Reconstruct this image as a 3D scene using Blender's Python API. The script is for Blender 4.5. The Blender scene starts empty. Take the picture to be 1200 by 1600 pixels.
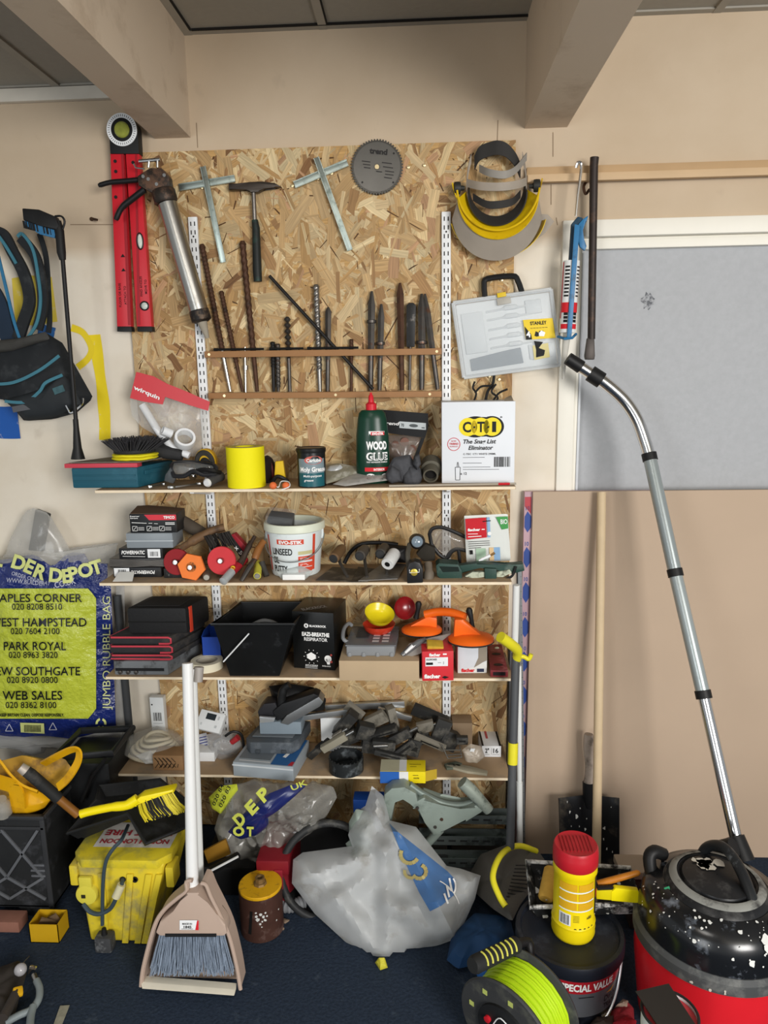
import bpy, bmesh, math, random
from mathutils import Vector, Matrix, Euler, noise
random.seed(7)
PI=math.pi
scene=bpy.context.scene
COL=scene.collection
# ---------------- camera, light, exposure ----------------
F=1130.0
PITCH,YAW,ROLL=math.radians(10.75),math.radians(-3.0),math.radians(-1.0)
CAMP=Vector((0.17,-2.3,1.57))
_cp,_sp,_cy,_sy=math.cos(PITCH),math.sin(PITCH),math.cos(YAW),math.sin(YAW)
_fw=Vector((_sy*_cp,_cy*_cp,-_sp)); _r0=Vector((_cy,-_sy,0)); _u0=_r0.cross(_fw)
_rt=_r0*math.cos(ROLL)+_u0*math.sin(ROLL); _up=_u0*math.cos(ROLL)-_r0*math.sin(ROLL)
cam_d=bpy.data.cameras.new('camera'); cam=bpy.data.objects.new('camera',cam_d); COL.objects.link(cam)
cam_d.sensor_fit='VERTICAL'; cam_d.sensor_height=24; cam_d.lens=24*F/1600; cam_d.clip_start=.02
cam.matrix_world=Matrix(((_rt.x,_up.x,-_fw.x,CAMP.x),(_rt.y,_up.y,-_fw.y,CAMP.y),(_rt.z,_up.z,-_fw.z,CAMP.z),(0,0,0,1)))
scene.camera=cam
w=bpy.data.worlds.new('world'); scene.world=w; w.use_nodes=True
w.node_tree.nodes['Background'].inputs[0].default_value=(.93,.97,1,1); w.node_tree.nodes['Background'].inputs[1].default_value=.3
def area(name,loc,target,sx,sy,power,col):
    l=bpy.data.lights.new(name,'AREA'); l.shape='RECTANGLE'; l.size=sx; l.size_y=sy; l.energy=power; l.color=col
    o=bpy.data.objects.new(name,l); COL.objects.link(o); o.location=loc
    o.rotation_euler=(Vector(target)-Vector(loc)).to_track_quat('-Z','Y').to_euler(); return o
area('window_daylight',(2.1,-4.4,1.7),(.3,0,1.0),1.5,1.3,128,(1,.975,.94))
area('ceiling_panel_light',(-.55,-2.2,2.5),(-.55,-2.0,0),1.2,.6,16,(1,.96,.9))
area('door_daylight',(-1.8,-4.6,1.3),(0,0,1.0),1.0,1.8,30,(.95,.98,1))
vs=scene.view_settings; vs.view_transform='Standard'; vs.look='None'; vs.exposure=.35; vs.gamma=1; vs.use_curve_mapping=False
# ---------------- measuring helpers ----------------
def ray(px,py): return _fw+_rt*((px-600)/F)-_up*((py-800)/F)
def at(px,py,Y=0.0):
    d=ray(px,py); return CAMP+d*((Y-CAMP.y)/d.y)
def flo(px,py,Z=0.0):
    d=ray(px,py); return CAMP+d*((Z-CAMP.z)/d.z)
def fit(x0,x1,yt,yb,Z):
    m=(x0+x1)/2; Y=flo(m,yb,Z).y; yy=(yt+yb)/2
    return at(x0,yy,Y).x,at(x1,yy,Y).x,Y,at(m,yt,Y).z
# ---------------- materials ----------------
MATS={}
def lin(h):
    c=[int(h[i:i+2],16)/255 for i in (0,2,4)]
    return tuple((x/12.92 if x<=.04045 else ((x+.055)/1.055)**2.4) for x in c)+(1,)
def M(hexc,rough=.55,metal=0,var=.12,scale=18,bump=0,spec=.3,dirt=None,dscale=9,dthr=.58,trans=None,coat=0):
    key=(hexc,rough,metal,var,scale,bump,spec,dirt,dscale,dthr,trans,coat)
    if key in MATS: return MATS[key]
    m=bpy.data.materials.new('mat_'+hexc); m.use_nodes=True; nt=m.node_tree; N=nt.nodes; L=nt.links
    b=N['Principled BSDF']; c=lin(hexc)
    b.inputs['Roughness'].default_value=rough; b.inputs['Metallic'].default_value=metal
    b.inputs['Specular IOR Level'].default_value=spec; b.inputs['Coat Weight'].default_value=coat
    tc=N.new('ShaderNodeTexCoord'); n=N.new('ShaderNodeTexNoise'); n.inputs['Scale'].default_value=scale; n.inputs['Detail'].default_value=5
    L.new(tc.outputs['Object'],n.inputs['Vector'])
    mx=N.new('ShaderNodeMix'); mx.data_type='RGBA'
    mx.inputs[6].default_value=tuple(x*(1-var) for x in c[:3])+(1,); mx.inputs[7].default_value=tuple(min(1,x*(1+var)) for x in c[:3])+(1,)
    L.new(n.outputs['Fac'],mx.inputs[0]); out=mx.outputs[2]
    if dirt:
        n2=N.new('ShaderNodeTexNoise'); n2.inputs['Scale'].default_value=dscale; n2.inputs['Detail'].default_value=8; n2.inputs['Roughness'].default_value=.65
        L.new(tc.outputs['Object'],n2.inputs['Vector'])
        mr=N.new('ShaderNodeMapRange'); mr.inputs[1].default_value=dthr-.06; mr.inputs[2].default_value=dthr+.08; L.new(n2.outputs['Fac'],mr.inputs[0])
        m2=N.new('ShaderNodeMix'); m2.data_type='RGBA'; m2.inputs[7].default_value=lin(dirt)
        L.new(mr.outputs[0],m2.inputs[0]); L.new(out,m2.inputs[6]); out=m2.outputs[2]
    L.new(out,b.inputs['Base Color'])
    if bump:
        bp=N.new('ShaderNodeBump'); bp.inputs['Strength'].default_value=bump; bp.inputs['Distance'].default_value=.004 if bump<1 else .02
        L.new(n.outputs['Fac'],bp.inputs['Height']); L.new(bp.outputs[0],b.inputs['Normal'])
    if trans is not None:   # thin see-through film: share of light that passes
        t=N.new('ShaderNodeBsdfTransparent'); ms=N.new('ShaderNodeMixShader'); o=N['Material Output']
        ms.inputs[0].default_value=trans
        L.new(b.outputs[0],ms.inputs[1]); L.new(t.outputs[0],ms.inputs[2]); L.new(ms.outputs[0],o.inputs['Surface'])
    MATS[key]=m; return m
BLACK=M('161617',.5); RUBBER=M('222323',.7,var=.25,dirt='4a4845',dthr=.62); WHITE=M('e9ebec',.45,var=.04); INK=M('111111',.6,var=0)
STEEL=M('b5b5b3',.3,1,var=.2); CHROME=M('d8d8d8',.17,1,var=.03); DSTEEL=M('5a5652',.45,.8,var=.4,scale=40,dirt='6a4228',dscale=25,dthr=.6); RUST=M('53392a',.6,.4,var=.35,scale=60,dirt='33261f',dscale=30)
YEL=M('f2dc14',.4,var=.05); RED=M('c2202c',.4,var=.08); ORANGE=M('f2711c',.4,var=.08); BRASS=M('ddcba0',.35,.8)
CARD=M('b9a283',.75,var=.06); LETW=M('f4f4f2',.5,var=0); LETR=M('d0202a',.5,var=0); GREY=M('8d8f90',.5); FILM=M('dcdedd',.22,trans=.62,spec=.8,var=.05)
FILM2=M('d4d8da',.3,trans=.3,spec=.7,var=.1,scale=8)
# ---------------- geometry helpers ----------------
def basis(d):
    d=Vector(d).normalized(); a=Vector((0,0,1)) if abs(d.z)<.9 else Vector((1,0,0))
    u=a.cross(d).normalized(); return u,d.cross(u)
class MB:
    def __init__(s): s.bm=bmesh.new(); s.mi=0
    def _f(s,vs):
        try:
            f=s.bm.faces.new(vs); f.material_index=s.mi; return f
        except ValueError: return None
    def mat(s,i): s.mi=i; return s
    def box(s,x0,x1,y0,y1,z0,z1,bev=0): return s.obox(((x0+x1)/2,(y0+y1)/2,(z0+z1)/2),(abs(x1-x0),abs(y1-y0),abs(z1-z0)),None,bev)
    def obox(s,c,sz,rot=None,bev=0,taper=1):
        R=Matrix.Identity(3) if rot is None else (Euler(rot).to_matrix() if not isinstance(rot,Matrix) else rot)
        v=[]
        for dz in (-.5,.5):
            k=taper if dz>0 else 1
            for dx,dy in ((-.5,-.5),(.5,-.5),(.5,.5),(-.5,.5)):
                v.append(s.bm.verts.new(Vector(c)+R@Vector((dx*sz[0]*k,dy*sz[1]*k,dz*sz[2]))))
        fs=[s._f([v[i] for i in q]) for q in ((3,2,1,0),(4,5,6,7),(0,1,5,4),(1,2,6,5),(2,3,7,6),(3,0,4,7))]
        if bev: s.bevel(fs,bev)
        return s
    def bevel(s,fs,bev,seg=2):
        es=list({e for f in fs for e in f.edges})
        r=bmesh.ops.bevel(s.bm,geom=es,offset=bev,segments=seg,profile=.6,affect='EDGES',clamp_overlap=True)
        for f in r['faces']: f.material_index=s.mi
    def ext(s,pts,vec,bev=0):
        vec=Vector(vec); a=[s.bm.verts.new(Vector(p)) for p in pts]; b=[s.bm.verts.new(Vector(p)+vec) for p in pts]; n=len(a)
        fs=[s._f(a),s._f(b[::-1])]+[s._f([a[(i+1)%n],a[i],b[i],b[(i+1)%n]]) for i in range(n)]
        fs=[f for f in fs if f]
        if bev: s.bevel(fs,bev)
        bmesh.ops.recalc_face_normals(s.bm,faces=[f for f in fs if f.is_valid])
        return s
    def pix(s,pts,Y,t,bev=0): return s.ext([at(x,y,Y) for x,y in pts],(0,t,0),bev)
    def tube(s,pts,r,n=10,cap=True,closed=False):
        pts=[Vector(p) for p in pts]; N=len(pts); rs=r if isinstance(r,(list,tuple)) else [r]*N
        rings=[]; u=None
        for i,p in enumerate(pts):
            if closed: d=(pts[(i+1)%N]-pts[i-1])
            else: d=(pts[min(i+1,N-1)]-pts[max(i-1,0)])
            d.normalize()
            if u is None: u,_=basis(d)
            u=(u-d*u.dot(d)).normalized(); v=d.cross(u)
            rings.append([s.bm.verts.new(p+(u*math.cos(2*PI*k/n)+v*math.sin(2*PI*k/n))*rs[i]) for k in range(n)])
        for i in range(N if closed else N-1):
            a,b=rings[i],rings[(i+1)%N]
            for k in range(n): s._f([a[k],a[(k+1)%n],b[(k+1)%n],b[k]])
        if cap and not closed: s._f(rings[0][::-1]); s._f(rings[-1])
        return s
    def cyl(s,p0,p1,r0,r1=None,n=24): return s.tube([p0,p1],[r0,r0 if r1 is None else r1],n)
    def lathe(s,prof,base=(0,0,0),axis=(0,0,1),n=32,cap=True,sx=1,sy=1):
        ax=Vector(axis).normalized(); u,v=basis(ax)
        if abs(ax.z)>.99: u,v=Vector((1,0,0)),Vector((0,1,0))*(1 if ax.z>0 else -1)
        base=Vector(base); rings=[[s.bm.verts.new(base+ax*h+(u*math.cos(2*PI*k/n)*sx+v*math.sin(2*PI*k/n)*sy)*max(r,1e-5)) for k in range(n)] for r,h in prof]
        for a,b in zip(rings,rings[1:]):
            for k in range(n): s._f([a[k],a[(k+1)%n],b[(k+1)%n],b[k]])
        if cap: s._f(rings[0][::-1]); s._f(rings[-1])
        return s
    def ball(s,c,r,n=14,R=None):
        r=(r,r,r) if not isinstance(r,(tuple,list)) else r
        m=Matrix.Translation(Vector(c))@((Euler(R).to_matrix().to_4x4()) if R else Matrix.Identity(4))@Matrix.Diagonal((r[0],r[1],r[2],1))
        g=bmesh.ops.create_uvsphere(s.bm,u_segments=n,v_segments=max(6,n//2),radius=1,matrix=m)
        for v in g['verts']:
            for f in v.link_faces: f.material_index=s.mi
        return s
    def grid(s,fn,nu,nv,closed=False):
        vv=[[s.bm.verts.new(Vector(fn(i/nu,j/nv))) for i in range(nu+(0 if closed else 1))] for j in range(nv+1)]
        n=len(vv[0])
        for j in range(nv):
            for i in range(nu):
                s._f([vv[j][i],vv[j][(i+1)%n],vv[j+1][(i+1)%n],vv[j+1][i]])
        return s
    def poly(s,pts): s._f([s.bm.verts.new(Vector(p)) for p in pts]); return s
    def drill(s,p0,p1,r,turns,flat=.5,n=12):
        p0,p1=Vector(p0),Vector(p1); d=(p1-p0); u,v=basis(d); K=int(abs(turns)*10)+2; rings=[]
        for i in range(K+1):
            t=i/K; a0=turns*2*PI*t
            ring=[]
            for k in range(n):
                a=2*PI*k/n; x,y=math.cos(a)*r,math.sin(a)*r*flat
                ca,sa=math.cos(a0),math.sin(a0)
                ring.append(s.bm.verts.new(p0+d*t+u*(x*ca-y*sa)+v*(x*sa+y*ca)))
            rings.append(ring)
        for a,b in zip(rings,rings[1:]):
            for k in range(n): s._f([a[k],a[(k+1)%n],b[(k+1)%n],b[k]])
        s._f(rings[0][::-1]); s._f(rings[-1]); return s
    def pillow(s,pts,front,back,nrm=(0,-1,0),rings=7,N=56,amp=.004,freq=14,seed=0,pw=.5,flat=False):
        """closed cushion-like body over an outline: bulges to both sides, with creases"""
        nrm=Vector(nrm); pts=[Vector(p) for p in pts]; P=[]
        seg=[(pts[(i+1)%len(pts)]-pts[i]).length for i in range(len(pts))]; tot=sum(seg)
        for k in range(N):
            t=tot*k/N; i=0
            while t>seg[i] and i<len(seg)-1: t-=seg[i]; i+=1
            P.append(pts[i].lerp(pts[(i+1)%len(pts)],t/max(seg[i],1e-9)))
        c=sum(P,Vector())/N; off=Vector((seed*7.3,seed*3.1,seed*1.7))
        def mk(side,b):
            rr=[]
            for j in range(rings):
                sc=1-(j/rings); h=(1-sc**2)**pw*b
                ring=[]
                for p in P:
                    q=c+(p-c)*sc
                    e=noise.noise(q*freq+off)*.6+abs(noise.noise(q*freq*2.3+off))*.7
                    ring.append(q+nrm*side*(h+ (amp*e*min(1,j/2) if b>0 else 0)))
                rr.append(ring)
            return rr,c+nrm*side*(b+amp*.3)
        fr,fc=mk(1,front); bk,bc=mk(-1,back)
        rim=[s.bm.verts.new(p) for p in fr[0]]
        for R_,cc,flip in ((fr,fc,False),(bk,bc,True)):
            prev=rim
            for ring in R_[1:]:
                cur=[s.bm.verts.new(p) for p in ring]
                for k in range(N):
                    q=[prev[k],prev[(k+1)%N],cur[(k+1)%N],cur[k]]
                    s._f(q[::-1] if flip else q)
                prev=cur
            cv=s.bm.verts.new(cc)
            for k in range(N):
                q=[prev[k],prev[(k+1)%N],cv]
                s._f(q[::-1] if flip else q)
        bmesh.ops.recalc_face_normals(s.bm,faces=s.bm.faces[:])
        return s
    def xf(s,m):
        bmesh.ops.transform(s.bm,matrix=m,verts=s.bm.verts[:]); return s
    def solid(s,th):
        s.bm.normal_update(); bmesh.ops.solidify(s.bm,geom=s.bm.faces[:],thickness=th); bmesh.ops.recalc_face_normals(s.bm,faces=s.bm.faces[:]); return s
    def jit(s,amp,freq=20,seed=0):
        o=Vector((seed*3.7,seed*1.9,seed))
        for v in s.bm.verts: v.co+=noise.noise_vector(v.co*freq+o)*amp
        return s
WM={}
def props(o,label=None,cat=None,group=None,kind=None):
    if label: o['label']=label
    if cat: o['category']=cat
    if group: o['group']=group
    if kind: o['kind']=kind
    return o
def mesh_obj(name,mb,mats):
    me=bpy.data.meshes.new(name); mb.bm.to_mesh(me); mb.bm.free()
    for m in (mats if isinstance(mats,(list,tuple)) else [mats]): me.materials.append(m)
    for p in me.polygons: p.use_smooth=True
    me.set_sharp_from_angle(angle=math.radians(38))
    o=bpy.data.objects.new(name,me); COL.objects.link(o); return o
def T(name,label,cat,loc,rot=(0,0,0),group=None):
    o=bpy.data.objects.new(name,None); o.empty_display_size=.02; COL.objects.link(o)
    o.location=loc; o.rotation_euler=rot
    WM[o]=Matrix.Translation(Vector(loc))@Euler(rot).to_matrix().to_4x4()
    return props(o,label,cat,group)
def part(par,name,mb,mat,label=None,kind=None,local=False):
    if not local: mb.xf(WM[par].inverted())
    o=mesh_obj(name,mb,mat); o.parent=par; WM[o]=WM[par]
    return props(o,label,kind=kind)
def solo(name,mb,mat,label,cat,group=None,kind=None):
    vs=[v.co for v in mb.bm.verts]; b=Vector(((min(v.x for v in vs)+max(v.x for v in vs))/2,(min(v.y for v in vs)+max(v.y for v in vs))/2,min(v.z for v in vs)))
    mb.xf(Matrix.Translation(-b)); o=mesh_obj(name,mb,mat); o.location=b; WM[o]=Matrix.Translation(b)
    return props(o,label,cat,group,kind)
def struct(name,mb,mat,par=None):
    o=mesh_obj(name,mb,mat); WM[o]=Matrix.Identity(4)
    if par: o.parent=par
    else: o['kind']='structure'
    return o
# printed surfaces: p(u,v,d) gives the point at fractions u,v and height d off the surface
class Face:
    def __init__(s,o,x,up,n=None):
        s.o,s.x,s.u=Vector(o),Vector(x),Vector(up); s.n=(s.x.cross(s.u)).normalized() if n is None else Vector(n); s.w,s.h=s.x.length,s.u.length
    def p(s,u,v,d=0): return s.o+s.x*u+s.u*v+s.n*d
class Cyl:
    def __init__(s,c,r0,r1,z0,z1,a0,a1): s.c,s.r0,s.r1,s.z0,s.z1,s.a0,s.a1=Vector(c),r0,r1,z0,z1,a0,a1; s.w=abs(a1-a0)*(r0+r1)/2; s.h=z1-z0
    def p(s,u,v,d=0):
        a=s.a0+(s.a1-s.a0)*u; r=s.r0+(s.r1-s.r0)*v+d
        return s.c+Vector((math.cos(a)*r,math.sin(a)*r,s.z0+(s.z1-s.z0)*v))
class Fn:
    def __init__(s,fn,w,h): s.p,s.w,s.h=fn,w,h
def rect(mb,S,u0,v0,u1,v1,d=.0006,nu=1,nv=1): return mb.grid(lambda a,b:S.p(u0+(u1-u0)*a,v0+(v1-v0)*b,d),nu,nv)
def pol(mb,S,pts,d=.0008): return mb.poly([S.p(u,v,d) for u,v in pts])
def disc(mb,S,u,v,ru,d=.0008,n=20,rv=None):
    rv=rv or ru*S.w/S.h
    return mb.poly([S.p(u+ru*math.cos(2*PI*k/n),v+rv*math.sin(2*PI*k/n),d) for k in range(n)])
def line(mb,S,a,b,wd,d=.0008):
    ax,ay,bx,by=a[0]*S.w,a[1]*S.h,b[0]*S.w,b[1]*S.h; L=math.hypot(bx-ax,by-ay); nx,ny=-(by-ay)/L*wd/2,(bx-ax)/L*wd/2
    return mb.poly([S.p(x/S.w,y/S.h,d) for x,y in ((ax+nx,ay+ny),(ax-nx,ay-ny),(bx-nx,by-ny),(bx+nx,by+ny))])
_TX={}
def glyphs(t,bold,shear=0):
    k=(t,bold,shear)
    if k not in _TX:
        c=bpy.data.curves.new('t','FONT'); c.body=t; c.size=1; c.resolution_u=3; c.offset=bold; c.shear=shear; c.fill_mode='FRONT'
        o=bpy.data.objects.new('t',c); COL.objects.link(o)
        bpy.context.view_layer.update()
        me=bpy.data.meshes.new_from_object(o.evaluated_get(bpy.context.evaluated_depsgraph_get()))
        _TX[k]=([v.co.copy() for v in me.vertices],[list(p.vertices) for p in me.polygons])
        bpy.data.objects.remove(o); bpy.data.curves.remove(c); bpy.data.meshes.remove(me)
    return _TX[k]
def text(mb,S,t,u,v,h,w=None,al='c',d=.0011,bold=.015,shear=0,rot=0):
    """cap height h as a fraction of the surface's height; u,v = baseline point"""
    vs,fs=glyphs(t,bold,shear)
    if not vs: return mb
    x0,x1=min(q.x for q in vs),max(q.x for q in vs); k=h*S.h/.72
    kx=k if w is None else w*S.w/(x1-x0)
    W=(x1-x0)*kx; ox={'c':-W/2,'l':0,'r':-W}[al]; cr,sr=math.cos(rot),math.sin(rot); nv=[]
    for q in vs:
        a,b=(q.x-x0)*kx+ox,q.y*k
        a,b=a*cr-b*sr,a*sr+b*cr
        nv.append(mb.bm.verts.new(S.p(u+a/S.w,v+b/S.h,d)))
    for f in fs: mb._f([nv[i] for i in f])
    return mb
def barcode(mb,S,u0,v0,u1,v1,n=18,seed=1,d=.0011):
    r=random.Random(seed); x=u0
    for i in range(n):
        wd=(u1-u0)/n
        rect(mb,S,u0+i*wd,v0,u0+i*wd+wd*r.choice((.3,.5,.7)),v1,d)
    return mb
def arc(c,r,a0,a1,n,ax=(1,0,0),ay=(0,0,1)):
    c,ax,ay=Vector(c),Vector(ax),Vector(ay)
    return [c+ax*(r*math.cos(a0+(a1-a0)*i/n))+ay*(r*math.sin(a0+(a1-a0)*i/n)) for i in range(n+1)]
def smooth_path(pts,n=6):
    pts=[Vector(p) for p in pts]; out=[]
    for i in range(len(pts)-1):
        p0,p1,p2,p3=pts[max(i-1,0)],pts[i],pts[i+1],pts[min(i+2,len(pts)-1)]
        for k in range(n):
            t=k/n; out.append(.5*((2*p1)+(p2-p0)*t+(2*p0-5*p1+4*p2-p3)*t*t+(3*p1-p0-3*p2+p3)*t**3))
    return out+[pts[-1]]
def pxs(pts): return [at(*p) for p in pts]
# ---------------- the setting ----------------
ZC=2.557
def wall_mat():
    m=bpy.data.materials.new('mat_plaster'); m.use_nodes=True; nt=m.node_tree; N=nt.nodes; L=nt.links; b=N['Principled BSDF']
    b.inputs['Roughness'].default_value=.85; b.inputs['Specular IOR Level'].default_value=.2
    g=N.new('ShaderNodeNewGeometry'); sp=N.new('ShaderNodeSeparateXYZ'); L.new(g.outputs['Position'],sp.inputs[0])
    n=N.new('ShaderNodeTexNoise'); n.inputs['Scale'].default_value=2.2; n.inputs['Detail'].default_value=7; n.inputs['Roughness'].default_value=.6; L.new(g.outputs['Position'],n.inputs['Vector'])
    r=N.new('ShaderNodeValToRGB'); e=r.color_ramp.elements
    e[0].position=.3; e[0].color=lin('bda98f'); e[1].position=.7; e[1].color=lin('cab8a0')
    L.new(n.outputs['Fac'],r.inputs[0])
    ml=N.new('ShaderNodeMath'); ml.operation='MULTIPLY_ADD'; ml.inputs[1].default_value=.05; L.new(n.outputs['Fac'],ml.inputs[0]); L.new(sp.outputs['Z'],ml.inputs[2])
    mr=N.new('ShaderNodeMapRange'); mr.inputs[1].default_value=2.0; mr.inputs[2].default_value=1.96; L.new(ml.outputs[0],mr.inputs[0])
    n2=N.new('ShaderNodeTexNoise'); n2.inputs['Scale'].default_value=5; n2.inputs['Detail'].default_value=8; L.new(g.outputs['Position'],n2.inputs['Vector'])
    r2=N.new('ShaderNodeValToRGB'); e=r2.color_ramp.elements; e[0].position=.3; e[0].color=lin('d6cab6'); e[1].position=.6; e[1].color=lin('e2d9c9'); L.new(n2.outputs['Fac'],r2.inputs[0])
    mx=N.new('ShaderNodeMix'); mx.data_type='RGBA'; L.new(mr.outputs[0],mx.inputs[0]); L.new(r.outputs[0],mx.inputs[6]); L.new(r2.outputs[0],mx.inputs[7])
    # old rubbed grey marks with a shape of their own
    n3=N.new('ShaderNodeTexNoise'); n3.inputs['Scale'].default_value=11; n3.inputs['Detail'].default_value=9; L.new(g.outputs['Position'],n3.inputs['Vector'])
    m3=N.new('ShaderNodeMapRange'); m3.inputs[1].default_value=.64; m3.inputs[2].default_value=.78; m3.inputs[4].default_value=.35; L.new(n3.outputs['Fac'],m3.inputs[0])
    my=N.new('ShaderNodeMix'); my.data_type='RGBA'; my.inputs[7].default_value=lin('a08f7c'); L.new(m3.outputs[0],my.inputs[0]); L.new(mx.outputs[2],my.inputs[6])
    L.new(my.outputs[2],b.inputs['Base Color'])
    bp=N.new('ShaderNodeBump'); bp.inputs['Strength'].default_value=.15; bp.inputs['Distance'].default_value=.01; L.new(n.outputs['Fac'],bp.inputs['Height']); L.new(bp.outputs[0],b.inputs['Normal'])
    return m
WALL=wall_mat()
WX0=at(879,345,0).x; WX1=2.6; WZ1=at(1040,341,0).z; WZ0=1.0
# back wall with the window opening cut out
mb=MB(); mb.box(-3.2,WX0,0,.2,-.02,ZC+.1); mb.box(WX0,WX1,0,.2,WZ1,ZC+.1); mb.box(WX0,WX1,0,.2,-.02,WZ0); mb.box(WX1,3.6,0,.2,-.02,ZC+.1)
wall=struct('wall_back',mb,WALL)
# sprayed paint marks on the plaster
def pm(pts,r,col,seed):
    P=smooth_path([at(x,y,0) for x,y in pts],6)
    mb=MB(); n=len(P)
    def fn(a,b):
        i=min(int(a*(n-1)),n-2); t=a*(n-1)-i; p=P[i].lerp(P[i+1],t); d=(P[i+1]-P[i]).normalized(); nn=Vector((d.z,0,-d.x))
        k=r*(1+.25*noise.noise(p*11+Vector((seed,0,0))))
        q=p+nn*k*(b*2-1); q.y=-.0012-.0006*seed; return q
    mb.grid(fn,n*2,4)
    return struct('paint_mark',mb,M(col,.6,var=.06,dirt='d9cdb8',dscale=40,dthr=.68),wall)
pm([(148,523),(153,560),(160,610),(164,655),(164,688)],.018,'e8cf1e',1)
pm([(112,512),(130,520),(143,543),(138,560),(122,574)],.011,'e2c822',2)
pm([(22,470),(50,470),(86,468)],.07,'dcc44a',3)
pm([(-28,652),(0,660),(30,660)],.05,'1c55a4',4)
pm([(60,520),(85,528)],.03,'2a5f9c',5)
mb=MB()
for a,b in (((110,351),(181,351)),((307,192),(309,231)),((778,188),(777,221)),((864,207),(864,245)),((861,288),(861,320)),((869,340),(871,352))):
    p,q=at(*a,0),at(*b,0); L_=(q-p).normalized(); n_=Vector((L_.z,0,-L_.x))*.0012
    mb.poly([p-n_+Vector((0,-.001,0)),p+n_+Vector((0,-.001,0)),q+n_+Vector((0,-.001,0)),q-n_+Vector((0,-.001,0))])
struct('wall_crack',mb,M('8d7a64',.9),wall)
# carpet
mb=MB(); mb.box(-3.2,3.6,-5.2,0,-.05,0)
fm=M('2d3746',.95,var=.45,scale=120,bump=.6,spec=.1,dirt='46505c',dscale=16,dthr=.66)
struct('floor',mb,fm)
# ceiling tiles and grid
TILE=M('a09c92',.9,var=.06,scale=60,bump=.2); GRIDM=M('a39e93',.7)
BL0,BL1=at(243,217,0).x,at(298,215,0).x; BZ=at(270,216,0).z
BR0,BR1=at(820,200,0).x,at(886,200,0).x; BZR=at(850,200,0).z
ZL=at(85,136,0).z
mb=MB(); mb.box(BL1,3.6,-5.2,0,ZC,ZC+.03); mb.box(-3.2,BL0,-5.2,0,ZL,ZL+.03)
ceil=struct('ceiling',mb,TILE)
mb=MB()
for x in (at(505,42,0).x,at(505,42,0).x+.6,at(1120,10,0).x,at(1120,10,0).x+.6,BL1+.012): mb.box(x-.012,x+.012,-5.2,0,ZC-.006,ZC)
for x in (at(92,133,0).x,at(92,133,0).x-.6): mb.box(x-.012,x+.012,-5.2,0,ZL-.006,ZL)
for y in (-.012,-.62,-1.22,-1.82): mb.box(BL1,3.6,y-.012,y+.012,ZC-.005,ZC); mb.box(-3.2,BL0,y-.012,y+.012,ZL-.005,ZL)
struct('ceiling_grid',mb,GRIDM,ceil)
# dark shadow gaps round the tiles
mb=MB()
for x in (at(505,42,0).x+.014,BL1+.027): mb.box(x-.002,x+.002,-5.2,-.03,ZC-.0065,ZC-.0005)
mb.box(BL1+.03,BR0,-.03,-.026,ZC-.0065,ZC-.0005)
struct('tile_gap',mb,M('1d1a17',.9),ceil)
BEAM=M('cdbca6',.85,var=.06,scale=4,bump=.1,dirt='b39f88',dscale=3,dthr=.6)
mb=MB(); mb.box(BL0,BL1,-5.2,0,BZ,ZC+.03); struct('trim_1',mb,BEAM)
mb=MB(); mb.box(BR0,BR1,-5.2,0,BZR,ZC+.03); struct('trim_2',mb,BEAM)
mb=MB(); mb.box(-3.2,BL0,-.02,0,at(85,160,0).z,ZL-.006,.002); struct('trim_3',mb,M('d9d2c4',.6))
# dark skirting glimpsed behind the leaning boards
mb=MB(); mb.box(.5,3.6,-.018,0,0,.07,.003); struct('baseboard_back',mb,M('2c2a2a',.5))
# boarded window: white frame, pale stone-grey infill
WF=M('e6e2d6',.45,var=.03); 
mb=MB(); x0=WX0
zt=WZ1; px0=at(886,500,.03).x
mb.box(x0,x0+.05,-.012,.05,WZ0,zt,.004); mb.box(x0+.05,x0+.062,.0,.05,WZ0,zt-.045,.002); mb.box(x0+.05,WX1,-.012,.05,zt-.048,zt,.004)
mb.box(x0+.05,WX1,.012,.05,zt-.08,zt-.053,.003); mb.box(x0+.05,WX1,.02,.05,zt-.056,zt-.044)
fr=MB(); fr.box(x0+.064,x0+.072,.005,.05,WZ0,zt-.09,.002)
win=struct('window_1',MB().box(x0+.05,WX1,.036,.05,WZ0,zt-.05),M('a8aaad',.6,var=.1,scale=70,bump=.1))
struct('window_frame',mb,WF,win); struct('window_bead',fr,M('c9ccd0',.4),win)
mb=MB(); p=at(1012,470,.036); mb.poly([p+Vector((.022*math.cos(a)*(.4+.6*abs(math.sin(a*2.3+1))),-.0008,.03*math.sin(a)*(.5+.5*abs(math.cos(a*3.1))))) for a in [2*PI*k/26 for k in range(26)]])
struct('scuff',mb,M('5f6166',.7,dirt='a6a8ab',dscale=90,dthr=.5),win)
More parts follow.
